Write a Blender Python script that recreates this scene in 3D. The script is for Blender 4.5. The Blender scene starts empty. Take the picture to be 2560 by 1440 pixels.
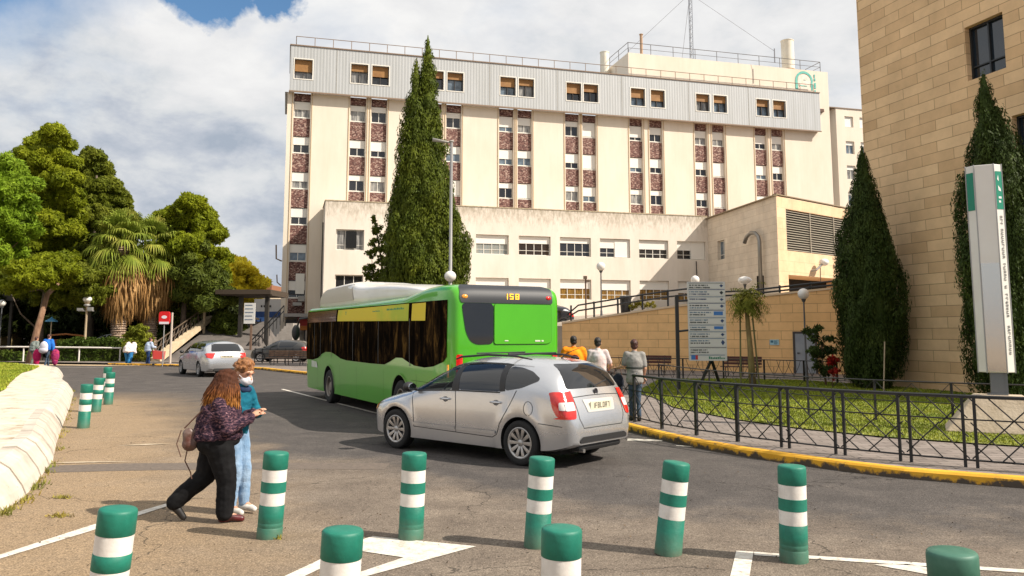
import bpy, bmesh, math, random
import numpy as np
from mathutils import Vector, Matrix
from mathutils.bvhtree import BVHTree
R = math.radians
C = bpy.context.scene.collection
SC = bpy.context.scene

# ---------------------------------------------------------------- camera
cam_d = bpy.data.cameras.new('camera')
cam = bpy.data.objects.new('camera', cam_d); C.objects.link(cam)
PITCH = math.atan(235.0 / 2030.0)
cam.location = (0, 0, 2.0)
cam.rotation_euler = (R(90) + PITCH, 0, 0)
cam_d.sensor_width = 36.0
cam_d.lens = 2030.0 / 2560.0 * 36.0
cam_d.shift_y = -120.0 / 2560.0
cam_d.clip_start = 0.1
cam_d.clip_end = 3000.0
SC.camera = cam
SC.render.resolution_x = 1024; SC.render.resolution_y = 576

# ---------------------------------------------------------------- light
SUN_EL = R(42.0)
SUN_AZ = (0.94, -0.34)                       # horizontal direction towards the sun
n_ = math.hypot(*SUN_AZ)
sun_vec = Vector((SUN_AZ[0]/n_*math.cos(SUN_EL), SUN_AZ[1]/n_*math.cos(SUN_EL), math.sin(SUN_EL)))
sd = bpy.data.lights.new('sun', 'SUN'); sd.energy = 5.0; sd.angle = R(0.5); sd.color = (1.0, 0.91, 0.79)
sun = bpy.data.objects.new('sun', sd); C.objects.link(sun)
sun.rotation_euler = sun_vec.to_track_quat('Z', 'Y').to_euler()
sun.location = (30, -10, 40)

world = bpy.data.worlds.new('World'); SC.world = world; world.use_nodes = True
wt = world.node_tree; wt.nodes.clear()
def WN(t, **k):
    n = wt.nodes.new(t)
    for a, b in k.items(): setattr(n, a, b)
    return n
WL = wt.links.new
w_out = WN('ShaderNodeOutputWorld'); w_bg = WN('ShaderNodeBackground'); w_bg.inputs['Strength'].default_value = 0.069
sky = WN('ShaderNodeTexSky', sky_type='NISHITA'); sky.sun_disc = False
sky.sun_elevation = SUN_EL; sky.sun_rotation = math.atan2(SUN_AZ[0], SUN_AZ[1])
sky.air_density = 1.0; sky.dust_density = 0.6; sky.ozone_density = 1.2
w_tc = WN('ShaderNodeTexCoord')
w_sep = WN('ShaderNodeSeparateXYZ'); WL(w_tc.outputs['Generated'], w_sep.inputs[0])
def WM(op, a, b=None, c=None, clamp=False):
    n = WN('ShaderNodeMath', operation=op); n.use_clamp = clamp
    for i, v in enumerate((a, b, c)):
        if v is None: continue
        if isinstance(v, (int, float)): n.inputs[i].default_value = v
        else: WL(v, n.inputs[i])
    return n.outputs[0]
def wramp(fac, stops):
    n = WN('ShaderNodeValToRGB'); e = n.color_ramp.elements
    while len(e) < len(stops): e.new(0.5)
    for i, (p, col) in enumerate(stops): e[i].position = p; e[i].color = (*col, 1)
    WL(fac, n.inputs[0]); return n.outputs[0]
# cloud plane coordinates
wz = WM('ADD', WM('MAXIMUM', w_sep.outputs[2], 0.0), 0.42)
wx = WM('DIVIDE', w_sep.outputs[0], wz); wy = WM('DIVIDE', w_sep.outputs[1], wz)
w_cmb = WN('ShaderNodeCombineXYZ'); WL(wx, w_cmb.inputs[0]); WL(wy, w_cmb.inputs[1]); w_cmb.inputs[2].default_value = 3.7
def wnoise(vec, scale, detail, rough, dist=0.0, off=(0, 0, 0)):
    m = WN('ShaderNodeMapping'); m.inputs['Location'].default_value = off; WL(vec, m.inputs[0])
    n = WN('ShaderNodeTexNoise'); n.inputs['Scale'].default_value = scale; n.inputs['Detail'].default_value = detail
    n.inputs['Roughness'].default_value = rough; n.inputs['Distortion'].default_value = dist
    WL(m.outputs[0], n.inputs['Vector']); return n.outputs['Fac']
w_dir = w_tc.outputs['Generated']
wsq = WN('ShaderNodeMapping'); wsq.inputs['Scale'].default_value = (1.0, 1.0, 1.9); WL(w_dir, wsq.inputs[0])      # flattened cloud banks
n_big = wnoise(wsq.outputs[0], 2.3, 3.0, 0.45, 0.2, (5.7, 0.4, 0.2))
n_mid = wnoise(wsq.outputs[0], 7.0, 10.0, 0.60, 0.12, (1.3, 2.0, 0.7))
n_dir = wnoise(w_dir, 6.0, 9.0, 0.6, 0.2, (0, 0, 0))
elev = w_sep.outputs[2]; side = w_sep.outputs[0]
# the thick bright bank stands high on the left, flat grey bases hang below it
bias = WM('ADD', WM('MULTIPLY', WM('SUBTRACT', elev, 0.27), 1.15), WM('MULTIPLY', WM('ADD', side, 0.1), -0.10))
shade = WM('ADD', WM('ADD', WM('MULTIPLY', n_big, 0.55), WM('MULTIPLY', n_mid, 0.60)), WM('MULTIPLY', bias, 0.55))
cloud_col = wramp(shade, [(0.43, (4.2, 4.8, 5.7)), (0.495, (5.7, 6.1, 6.8)), (0.545, (7.2, 7.45, 7.7)), (0.62, (8.5, 8.5, 8.55)), (0.72, (9.5, 9.45, 9.35))])
# gaps of blue where the cover breaks open, high and left of the tower
def gap(dx, dy, dz, rad, soft):
    v = Vector((dx, dy, dz)).normalized()
    dp = WN('ShaderNodeVectorMath', operation='DISTANCE'); WL(w_tc.outputs['Generated'], dp.inputs[0]); dp.inputs[1].default_value = v
    d = WM('ADD', dp.outputs['Value'], WM('MULTIPLY', WM('SUBTRACT', n_dir, 0.5), 0.16))
    return WM('SUBTRACT', 1.0, WM('DIVIDE', WM('SUBTRACT', d, rad), soft, clamp=True), clamp=True)
g1 = gap(-0.385, 1.0, 0.440, 0.041, 0.012)
g2 = gap(-0.300, 1.0, 0.432, 0.022, 0.01)
g3 = gap(0.75, 1.0, 0.75, 0.08, 0.05)
g4 = gap(-0.9, 1.0, 0.9, 0.25, 0.1)
open_ = WM('MAXIMUM', WM('MAXIMUM', g1, g2), WM('MAXIMUM', g3, g4))
holes = WM('MULTIPLY', WM('SUBTRACT', wnoise(wsq.outputs[0], 4.0, 8, 0.55, 0.3, (4.2, 3.3, 1)), 0.58, clamp=True), 5.0, clamp=True)
open_ = WM('MAXIMUM', open_, WM('MULTIPLY', holes, 0.35))
w_mix = WN('ShaderNodeMixRGB'); WL(open_, w_mix.inputs[0]); WL(cloud_col, w_mix.inputs[1])
w_sky = WN('ShaderNodeMixRGB', blend_type='MULTIPLY'); w_sky.inputs[0].default_value = 1.0
WL(sky.outputs[0], w_sky.inputs[1]); w_sky.inputs[2].default_value = (0.95, 1.25, 1.4, 1)
WL(w_sky.outputs[0], w_mix.inputs[2])
WL(w_mix.outputs[0], w_bg.inputs['Color']); WL(w_bg.outputs[0], w_out.inputs[0])
SC.view_settings.view_transform = 'Standard'; SC.view_settings.look = 'None'
SC.view_settings.exposure = 0.50; SC.view_settings.gamma = 1.0
SC.render.engine = 'CYCLES'

# ---------------------------------------------------------------- helpers
rnd = random.Random(7)
class MB:
    def __init__(s): s.v = []; s.f = []; s.m = []; s.cur = 0
    def add(s, vs, fs, M=None):
        o = len(s.v)
        s.v += [tuple(M @ Vector(p)) for p in vs] if M is not None else [tuple(p) for p in vs]
        s.f += [tuple(i + o for i in f) for f in fs]; s.m += [s.cur] * len(fs); return s
    def box(s, x0, x1, y0, y1, z0, z1, M=None):
        return s.add([(x0,y0,z0),(x1,y0,z0),(x1,y1,z0),(x0,y1,z0),(x0,y0,z1),(x1,y0,z1),(x1,y1,z1),(x0,y1,z1)],
                     [(0,3,2,1),(4,5,6,7),(0,1,5,4),(1,2,6,5),(2,3,7,6),(3,0,4,7)], M)
    def quad(s, a, b, c, d, M=None): return s.add([a, b, c, d], [(0,1,2,3)], M)
    def tube(s, pts, r, n=8, caps=True, M=None):
        pts = [Vector(p) for p in pts]; rr = r if isinstance(r, (list, tuple)) else [r]*len(pts)
        vs = []; fs = []; prev = None
        for i, p in enumerate(pts):
            t = (pts[min(i+1, len(pts)-1)] - pts[max(i-1, 0)])
            t = t.normalized() if t.length > 1e-9 else Vector((0,0,1))
            if prev is None:
                a = Vector((1,0,0)) if abs(t.x) < 0.8 else Vector((0,1,0))
                u = t.cross(a).normalized()
            else:
                u = prev - t*prev.dot(t); u = u.normalized() if u.length > 1e-6 else t.orthogonal().normalized()
            prev = u; w = t.cross(u)
            for k in range(n):
                an = 2*math.pi*k/n; vs.append(p + (u*math.cos(an) + w*math.sin(an))*rr[i])
        for i in range(len(pts)-1):
            for k in range(n):
                k2 = (k+1) % n; fs.append((i*n+k, i*n+k2, (i+1)*n+k2, (i+1)*n+k))
        if caps: fs.append(tuple(range(n-1, -1, -1))); fs.append(tuple((len(pts)-1)*n+k for k in range(n)))
        return s.add(vs, fs, M)
    def cyl(s, p0, p1, r0, r1=None, n=12, M=None): return s.tube([p0, p1], [r0, r0 if r1 is None else r1], n, True, M)
    def lathe(s, prof, n=24, M=None, cap=True):
        vs = []; fs = []
        for (r, z) in prof:
            for k in range(n):
                a = 2*math.pi*k/n; vs.append((r*math.cos(a), r*math.sin(a), z))
        for i in range(len(prof)-1):
            for k in range(n):
                k2 = (k+1) % n; fs.append((i*n+k, i*n+k2, (i+1)*n+k2, (i+1)*n+k))
        if cap: fs.append(tuple(range(n-1, -1, -1))); fs.append(tuple((len(prof)-1)*n+k for k in range(n)))
        return s.add(vs, fs, M)
    def sph(s, c, rx, ry=None, rz=None, nu=16, nv=10, M=None):
        ry = rx if ry is None else ry; rz = rx if rz is None else rz
        vs = [(c[0], c[1], c[2]-rz)]; fs = []
        for j in range(1, nv):
            t = -math.pi/2 + math.pi*j/nv
            for i in range(nu):
                a = 2*math.pi*i/nu; vs.append((c[0]+rx*math.cos(t)*math.cos(a), c[1]+ry*math.cos(t)*math.sin(a), c[2]+rz*math.sin(t)))
        vs.append((c[0], c[1], c[2]+rz)); L = len(vs)-1
        for i in range(nu):
            fs.append((0, 1+(i+1) % nu, 1+i)); fs.append((L, L-nu+i, L-nu+(i+1) % nu))
        for j in range(nv-2):
            for i in range(nu):
                a = 1+j*nu+i; b = 1+j*nu+(i+1) % nu; fs.append((a, b, b+nu, a+nu))
        return s.add(vs, fs, M)
    def prism(s, poly, a, b, axis='z', M=None):
        n = len(poly)
        def P(p, t): return {'z': (p[0], p[1], t), 'y': (p[0], t, p[1]), 'x': (t, p[0], p[1])}[axis]
        vs = [P(p, a) for p in poly] + [P(p, b) for p in poly]
        fs = [tuple(range(n-1, -1, -1)), tuple(range(n, 2*n))] + [(i, (i+1) % n, n+(i+1) % n, n+i) for i in range(n)]
        return s.add(vs, fs, M)
    def mesh(s, name, mats=None, smooth=False, fix=True):
        me = bpy.data.meshes.new(name); me.from_pydata(s.v, [], s.f)
        mats = mats if isinstance(mats, (list, tuple)) else ([mats] if mats else [])
        for m in mats: me.materials.append(m)
        if len(mats) > 1: me.polygons.foreach_set('material_index', s.m)
        if fix:
            bm = bmesh.new(); bm.from_mesh(me); bmesh.ops.recalc_face_normals(bm, faces=bm.faces); bm.to_mesh(me); bm.free()
        if smooth: me.polygons.foreach_set('use_smooth', [True]*len(me.polygons))
        me.update(); return me
    def build(s, name, mats, parent=None, loc=None, rotz=0.0, smooth=False, sharp=None, bevel=0.0, fix=True):
        me = s.mesh(name, mats, smooth, fix)
        if sharp is not None: smooth_angle(me, sharp)
        return link(name, me, parent, loc, rotz, bevel)
def smooth_angle(me, deg=35):
    me.polygons.foreach_set('use_smooth', [True]*len(me.polygons))
    bm = bmesh.new(); bm.from_mesh(me)
    for e in bm.edges:
        if len(e.link_faces) == 2:
            if e.calc_face_angle(0) > R(deg): e.smooth = False
    bm.to_mesh(me); bm.free()
def link(name, me, parent=None, loc=None, rotz=0.0, bevel=0.0):
    o = bpy.data.objects.new(name, me); C.objects.link(o)
    if parent: o.parent = parent
    if loc is not None: o.location = loc
    if rotz: o.rotation_euler = (0, 0, rotz)
    if bevel:
        b = o.modifiers.new('bevel', 'BEVEL'); b.width = bevel; b.segments = 2; b.limit_method = 'ANGLE'; b.angle_limit = R(40)
    return o
def tag(o, label=None, cat=None, group=None, kind=None):
    if label: o['label'] = label
    if cat: o['category'] = cat
    if group: o['group'] = group
    if kind: o['kind'] = kind
    return o
def thing(name, label, cat, loc=(0,0,0), rotz=0.0, group=None):
    o = bpy.data.objects.new(name, None); C.objects.link(o); o.location = loc; o.rotation_euler = (0, 0, rotz)
    o.empty_display_size = 0.2
    return tag(o, label, cat, group)
def struct(o): o['kind'] = 'structure'; return o
def kids(o): return [c for c in bpy.data.objects if c.parent is o]
def copy_tree(o, parent=None):
    c = o.copy(); C.objects.link(c)
    if parent: c.parent = parent
    for ch in kids(o): copy_tree(ch, c)
    return c
def applied(obj):
    dg = bpy.context.evaluated_depsgraph_get(); dg.update()
    return bpy.data.meshes.new_from_object(obj.evaluated_get(dg))

# ---------------------------------------------------------------- materials
def s2l(h):
    if isinstance(h, str):
        h = h.lstrip('#'); c = [int(h[i:i+2], 16)/255 for i in (0, 2, 4)]
        return tuple(x/12.92 if x <= 0.04045 else ((x+0.055)/1.055)**2.4 for x in c)
    return tuple(h)
_mats = {}
def mat(name, col, rough=0.7, metal=0.0, col2=None, scale=5.0, detail=4.0, bump=0.0, bscale=None, coat=0.0, spec=0.5,
        emit=None, estr=0.0, alpha=None, trans=0.0, ramp=(0.35, 0.65), island=0.0, stretch=None):
    if name in _mats: return _mats[name]
    m = bpy.data.materials.new(name); m.use_nodes = True; nt = m.node_tree; b = nt.nodes['Principled BSDF']
    b.inputs['Base Color'].default_value = (*s2l(col), 1); b.inputs['Roughness'].default_value = rough
    b.inputs['Metallic'].default_value = metal; b.inputs['Specular IOR Level'].default_value = spec
    b.inputs['Coat Weight'].default_value = coat; b.inputs['Coat Roughness'].default_value = 0.04
    if trans: b.inputs['Transmission Weight'].default_value = trans
    if emit: b.inputs['Emission Color'].default_value = (*s2l(emit), 1); b.inputs['Emission Strength'].default_value = estr
    tc = nt.nodes.new('ShaderNodeTexCoord'); vec = tc.outputs['Object']
    if stretch:
        mp = nt.nodes.new('ShaderNodeMapping'); mp.inputs['Scale'].default_value = stretch; nt.links.new(vec, mp.inputs[0]); vec = mp.outputs[0]
    colout = None
    if col2 is not None:
        n = nt.nodes.new('ShaderNodeTexNoise'); n.inputs['Scale'].default_value = scale; n.inputs['Detail'].default_value = detail
        n.inputs['Roughness'].default_value = 0.6
        nt.links.new(vec, n.inputs['Vector'])
        r = nt.nodes.new('ShaderNodeValToRGB'); r.color_ramp.elements[0].position = ramp[0]; r.color_ramp.elements[1].position = ramp[1]
        r.color_ramp.elements[0].color = (*s2l(col), 1); r.color_ramp.elements[1].color = (*s2l(col2), 1)
        nt.links.new(n.outputs['Fac'], r.inputs[0]); colout = r.outputs[0]
        nt.links.new(colout, b.inputs['Base Color'])
    if island:
        g = nt.nodes.new('ShaderNodeNewGeometry')
        hsv = nt.nodes.new('ShaderNodeHueSaturation')
        mr = nt.nodes.new('ShaderNodeMapRange'); mr.inputs['To Min'].default_value = 1-island; mr.inputs['To Max'].default_value = 1+island
        nt.links.new(g.outputs['Random Per Island'], mr.inputs['Value']); nt.links.new(mr.outputs[0], hsv.inputs['Value'])
        if colout: nt.links.new(colout, hsv.inputs['Color'])
        else: hsv.inputs['Color'].default_value = (*s2l(col), 1)
        nt.links.new(hsv.outputs[0], b.inputs['Base Color'])
    if bump:
        n2 = nt.nodes.new('ShaderNodeTexNoise'); n2.inputs['Scale'].default_value = bscale or scale*4; n2.inputs['Detail'].default_value = 5
        nt.links.new(vec, n2.inputs['Vector'])
        bp = nt.nodes.new('ShaderNodeBump'); bp.inputs['Strength'].default_value = bump; bp.inputs['Distance'].default_value = 0.02
        nt.links.new(n2.outputs['Fac'], bp.inputs['Height']); nt.links.new(bp.outputs[0], b.inputs['Normal'])
    _mats[name] = m; return m
def N(nt, t, ins=None, **k):
    n = nt.nodes.new(t)
    for a, b in k.items(): setattr(n, a, b)
    if ins:
        for i, v in ins.items():
            if hasattr(v, 'is_linked') or isinstance(v, bpy.types.NodeSocket): nt.links.new(v, n.inputs[i])
            else: n.inputs[i].default_value = v
    return n
def M_(nt, op, a, b=0.0, c=0.0, clamp=False):
    n = N(nt, 'ShaderNodeMath', {0: a, 1: b, 2: c}, operation=op); n.use_clamp = clamp; return n.outputs[0]
def ramp_(nt, fac, stops, interp='LINEAR'):
    n = N(nt, 'ShaderNodeValToRGB', {0: fac}); e = n.color_ramp.elements; n.color_ramp.interpolation = interp
    while len(e) < len(stops): e.new(0.5)
    for i, (p, c) in enumerate(stops): e[i].position = p; e[i].color = (*s2l(c), 1) if not isinstance(c, (int, float)) else (c, c, c, 1)
    return n.outputs[0]
def mix_(nt, f, a, b, blend='MIX'):
    def cc(v): return (*s2l(v), 1) if isinstance(v, (str, tuple)) else v
    return N(nt, 'ShaderNodeMixRGB', {0: f, 1: cc(a), 2: cc(b)}, blend_type=blend).outputs[0]
def noise_(nt, vec, scale, detail=4, rough=0.55, dist=0.0):
    return N(nt, 'ShaderNodeTexNoise', {'Vector': vec, 'Scale': scale, 'Detail': detail, 'Roughness': rough, 'Distortion': dist}).outputs['Fac']
def new_mat(name):
    m = bpy.data.materials.new(name); m.use_nodes = True; _mats[name] = m
    nt = m.node_tree; return m, nt, nt.nodes['Principled BSDF'], N(nt, 'ShaderNodeTexCoord').outputs['Object']
def bump_(nt, b, h, strength, dist=0.02):
    nt.links.new(N(nt, 'ShaderNodeBump', {'Strength': strength, 'Distance': dist, 'Height': h}).outputs[0], b.inputs['Normal'])

black = mat('black_metal', (0.012, 0.012, 0.013), 0.45)
# ================================================================ setting: ground, road, pavement, lawns
def asphalt_mat():
    m, nt, b, vec = new_mat('asphalt')
    sep = N(nt, 'ShaderNodeSeparateXYZ', {0: vec}); X, Y = sep.outputs[0], sep.outputs[1]
    # edge of the newer, darker wearing course: Y > g(X)
    t = M_(nt, 'DIVIDE', M_(nt, 'ADD', X, 12.0), 20.0, clamp=True)
    g = ramp_(nt, t, [(0.0, 1.0), (0.16, 0.80), (0.30, 0.60), (0.44, 0.525), (0.53, 0.49), (0.60, 0.40), (0.72, 0.365), (0.85, 0.345), (1.0, 0.33)])
    gy = M_(nt, 'MULTIPLY', g, 25.0)
    n1 = noise_(nt, vec, 0.55, 6, 0.65); n2 = noise_(nt, vec, 3.0, 6, 0.7)
    d = M_(nt, 'ADD', M_(nt, 'SUBTRACT', Y, gy), M_(nt, 'ADD', M_(nt, 'MULTIPLY', M_(nt, 'SUBTRACT', n1, 0.5), 5.0), M_(nt, 'MULTIPLY', M_(nt, 'SUBTRACT', n2, 0.5), 1.6)))
    mask = M_(nt, 'MULTIPLY', M_(nt, 'ADD', d, 0.9), 0.55, clamp=True)
    nb = noise_(nt, vec, 1.3, 8, 0.7); nf = noise_(nt, vec, 55.0, 3, 0.75); ng = noise_(nt, vec, 16.0, 6, 0.78)
    old = ramp_(nt, nb, [(0.3, (0.115, 0.091, 0.072)), (0.52, (0.172, 0.139, 0.109)), (0.72, (0.238, 0.195, 0.152))])
    new = ramp_(nt, nb, [(0.3, (0.058, 0.052, 0.049)), (0.55, (0.086, 0.076, 0.070)), (0.75, (0.122, 0.106, 0.095))])
    c = mix_(nt, mask, old, new)
    # sandy dust drift on the left by the kerb
    dl = M_(nt, 'ADD', M_(nt, 'ADD', X, M_(nt, 'MULTIPLY', Y, 0.46)), M_(nt, 'MULTIPLY', M_(nt, 'SUBTRACT', n1, 0.5), 3.5))   # 0 along the kerb foot
    dm = M_(nt, 'MULTIPLY', M_(nt, 'SUBTRACT', 1.0, M_(nt, 'DIVIDE', dl, 2.6), clamp=True), 0.75, clamp=True)
    fy = M_(nt, 'SUBTRACT', 1.0, M_(nt, 'DIVIDE', M_(nt, 'SUBTRACT', Y, 24.0), 5.0), clamp=True)
    dm = M_(nt, 'MULTIPLY', dm, M_(nt, 'MULTIPLY', fy, M_(nt, 'ADD', 0.55, M_(nt, 'MULTIPLY', n2, 0.7)), clamp=True), clamp=True)
    c = mix_(nt, dm, c, (0.32, 0.225, 0.13))
    # aggregate speckle
    sp = ramp_(nt, nf, [(0.30, 0.15), (0.46, 0.85), (0.55, 1.12), (0.70, 2.3)])
    c = mix_(nt, 0.8, c, sp, 'MULTIPLY')
    sg = ramp_(nt, ng, [(0.30, 0.55), (0.5, 1.0), (0.72, 1.4)])
    c = mix_(nt, 0.85, c, sg, 'MULTIPLY')
    # dark pits and oil spots
    vo = N(nt, 'ShaderNodeTexVoronoi', {'Vector': vec, 'Scale': 7.0, 'Randomness': 1.0})
    pit = M_(nt, 'MULTIPLY', M_(nt, 'LESS_THAN', vo.outputs['Distance'], 0.11), M_(nt, 'GREATER_THAN', noise_(nt, vec, 0.9, 3), 0.5))
    c = mix_(nt, M_(nt, 'MULTIPLY', pit, 0.75), c, (0.018, 0.014, 0.012))
    # cracks
    wv = N(nt, 'ShaderNodeVectorMath', {0: vec, 1: N(nt, 'ShaderNodeVectorMath', {0: N(nt, 'ShaderNodeTexNoise', {'Vector': vec, 'Scale': 1.7, 'Detail': 5.0}).outputs['Color'], 'Scale': 0.9}, operation='SCALE').outputs[0]}, operation='ADD')
    ve = N(nt, 'ShaderNodeTexVoronoi', {'Vector': wv.outputs[0], 'Scale': 0.23}, feature='DISTANCE_TO_EDGE')
    ck = M_(nt, 'MULTIPLY', M_(nt, 'LESS_THAN', ve.outputs['Distance'], 0.0022), M_(nt, 'GREATER_THAN', noise_(nt, vec, 0.35, 4), 0.47))
    c = mix_(nt, M_(nt, 'MULTIPLY', ck, 0.65), c, (0.02, 0.017, 0.014))
    nt.links.new(c, b.inputs['Base Color']); b.inputs['Roughness'].default_value = 0.88; b.inputs['Specular IOR Level'].default_value = 0.25
    h = M_(nt, 'ADD', M_(nt, 'MULTIPLY', nf, 0.6), M_(nt, 'ADD', ng, M_(nt, 'MULTIPLY', ck, -2.0)))
    bump_(nt, b, h, 0.8, 0.015)
    return m
A_ASPH = asphalt_mat()
def sheet(name, poly, z, m, z2=None):
    mb = MB()
    if z2 is None: mb.add([(x, y, z) for x, y in poly], [tuple(range(len(poly)))])
    else: mb.prism(poly, z2, z, 'z')
    o = mb.build(name, m); return struct(o)
# ground sheet, reaching the horizon
g = MB()
xs = [-1500, -300, -80, -30, -8, 8, 30, 80, 300, 1500]; ys = [-300, -60, 2, 12, 30, 60, 120, 300, 2500]
g.v = [(x, y, 0) for y in ys for x in xs]
g.f = [(j*len(xs)+i, j*len(xs)+i+1, (j+1)*len(xs)+i+1, (j+1)*len(xs)+i) for j in range(len(ys)-1) for i in range(len(xs)-1)]
g.m = [0]*len(g.f)
struct(g.build('road', A_ASPH))

# repaired strip crossing the carriageway
m_patch = mat('patched_asphalt', (0.105, 0.085, 0.070), 0.9, col2=(0.16, 0.125, 0.098), scale=14, bump=0.5, bscale=90)
pp = [(-7.6, 12.6), (-6.0, 12.95), (-4.5, 13.0), (-3.0, 13.0), (-1.9, 12.95), (-1.9, 12.35), (-3.0, 12.4), (-4.4, 12.38), (-5.8, 12.25), (-7.2, 12.0)]
struct(sheet('asphalt_patch', pp, 0.003, m_patch))

# road paint
m_paint = new_mat('road_paint'); m_p, nt, b, vec = m_paint
pn = noise_(nt, vec, 9.0, 8, 0.75)
nt.links.new(ramp_(nt, pn, [(0.33, (0.24, 0.19, 0.14)), (0.42, (0.52, 0.47, 0.40)), (0.55, (0.66, 0.62, 0.55)), (0.7, (0.72, 0.69, 0.63))]), b.inputs['Base Color']); b.inputs['Roughness'].default_value = 0.7
bump_(nt, b, noise_(nt, vec, 80, 3), 0.3)
def paint(poly, z=0.006): return sheet('road_marking', poly, z, m_p)
paint([(-4.792, 7.54), (-4.66, 7.672), (-4.429, 8.785), (-4.10, 9.9), (-4.0, 9.87), (-4.303, 8.543), (-4.577, 7.54), (-4.692, 7.387)])
paint([(-1.466, 8.221), (-1.382, 8.347), (-0.337, 7.965), (-0.482, 7.809), (-1.305, 6.9), (-1.5, 6.7), (-1.62, 6.7), (-1.436, 6.9), (-0.974, 7.579), (-1.428, 7.809)])
paint([(-1.47, 8.19), (-1.43, 7.80), (-1.762, 6.9), (-1.9, 6.5), (-2.1, 6.5), (-1.925, 6.9)])
paint([(2.08, 7.809), (2.227, 7.767), (1.932, 6.9), (1.85, 6.6), (1.69, 6.6), (1.772, 6.9)])
paint([(2.231, 7.765), (5.4, 6.93), (5.37, 6.83), (2.2, 7.655)])
paint([(3.152, 7.35), (3.449, 7.37), (3.981, 6.9), (4.1, 6.7), (3.75, 6.7), (3.655, 6.9)])
lv = Vector((-8.389+3.174, 30.046-20.5)).normalized(); ln = Vector((lv.y, -lv.x))*0.055
a0 = Vector((-8.389, 30.046)); a1 = Vector((-0.2, 15.06))
paint([tuple(a0-ln), tuple(a0+ln), tuple(a1+ln), tuple(a1-ln)])
paint([(2.172, 15.641), (2.222, 15.94), (2.849, 15.700), (2.807, 15.527)])
paint([(2.948, 14.926), (2.97, 14.99), (3.33, 14.78), (3.31, 14.70)])
m_worn = mat('worn_paint', (0.34, 0.26, 0.17), 0.8, col2=(0.55, 0.46, 0.34), scale=7, bump=0.3, bscale=60)
for (x0, y0, x1, y1, w) in ((-7.1, 14.9, -6.2, 15.2, .10), (-6.6, 16.3, -5.9, 17.2, .12), (-7.6, 12.9, -5.9, 13.1, .07)):
    d = Vector((x1-x0, y1-y0)).normalized(); nn = Vector((-d.y, d.x))*w
    mid = Vector(((x0+x1)/2, (y0+y1)/2)) + nn*0.5
    sheet('road_marking', [(x0, y0), tuple(mid-nn*1.1), (x1, y1), tuple(mid+nn*0.6)], 0.009, m_worn)
# far lane line on the side road
paint([(-60, 51.2), (-24, 49.6), (-24, 49.45), (-60, 51.0)])

# pavement beyond the yellow kerb (right of and behind the bus)
KERB = [(14, 8.9), (9, 9.9), (6.9, 10.75), (6.2, 11.15), (5.46, 11.6), (4.81, 12.28), (4.27, 12.98), (3.73, 13.78), (3.2, 14.8), (2.81, 15.8), (2.45, 17.0), (1.9, 19.0), (1.3, 21.5), (-0.6, 26.5), (-3.2, 33), (-6, 37.8), (-9.9, 40.2), (-14, 46), (-20.6, 50.6), (-26, 52.8)]
def offset(path, d):
    out = []
    for i, p in enumerate(path):
        a = Vector(path[max(i-1, 0)]); c = Vector(path[min(i+1, len(path)-1)]); t = (c-a).normalized()
        out.append((p[0] + t.y*d, p[1] - t.x*d))
    return out
def ribbon(mb, pa, za, pb, zb):
    n = len(pa); mb.add([(*p, za) for p in pa] + [(*p, zb) for p in pb], [(i, i+1, n+i+1, n+i) for i in range(n-1)])
m_yel, nt, b, vec = new_mat('yellow_kerb_paint')
sx = N(nt, 'ShaderNodeSeparateXYZ', {0: vec})
wear = noise_(nt, vec, 5.0, 8, 0.7)
low = M_(nt, 'SUBTRACT', 1.0, M_(nt, 'DIVIDE', sx.outputs[2], 0.14), clamp=True)
wf = M_(nt, 'MULTIPLY', M_(nt, 'SUBTRACT', M_(nt, 'ADD', wear, M_(nt, 'MULTIPLY', low, 0.30)), 0.60), 9.0, clamp=True)
yc = ramp_(nt, noise_(nt, vec, 2.0, 5), [(0.3, (0.62, 0.31, 0.012)), (0.7, (0.80, 0.43, 0.03))])
nt.links.new(mix_(nt, wf, yc, (0.075, 0.055, 0.038)), b.inputs['Base Color']); b.inputs['Roughness'].default_value = 0.75
bump_(nt, b, wear, 0.4)
k_in = offset(KERB, 0.16); k_mid = offset(KERB, 0.03)
mb = MB(); ribbon(mb, KERB, 0.0, KERB, 0.105); ribbon(mb, KERB, 0.105, k_mid, 0.135); ribbon(mb, k_mid, 0.135, k_in, 0.14)
struct(mb.build('kerb', m_yel, smooth=False))
m_pave, nt, b, vec = new_mat('paving_slabs')
br = N(nt, 'ShaderNodeTexBrick', {'Vector': vec, 'Color1': (0.19, 0.155, 0.135, 1), 'Color2': (0.25, 0.21, 0.185, 1), 'Mortar': (0.10, 0.085, 0.07, 1), 'Scale': 1.0, 'Mortar Size': 0.012, 'Brick Width': 0.4, 'Row Height': 0.2})
pc = mix_(nt, 0.8, br.outputs['Color'], ramp_(nt, noise_(nt, vec, 2.5, 6, 0.7), [(0.3, 0.65), (0.7, 1.15)]), 'MULTIPLY')
nt.links.new(pc, b.inputs['Base Color']); b.inputs['Roughness'].default_value = 0.85; bump_(nt, b, M_(nt, 'ADD', br.outputs['Fac'], noise_(nt, vec, 60, 3)), 0.3, 0.006)
pav = k_in + [(-40, 57), (-40, 66), (60, 66), (60, 9)]
sheet('pavement', pav, 0.14, m_pave)
# sandy verge across the side road
m_sand = mat('sandy_ground', (0.42, 0.31, 0.19), 0.95, col2=(0.56, 0.43, 0.28), scale=1.5, bump=0.3, bscale=30)
sheet('verge', [(-20.9, 50.9), (-26, 53.1), (-34, 55.5), (-70, 62), (-70, 57), (-34, 53.6), (-26, 51.6)][::-1], 0.02, m_sand)

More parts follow.
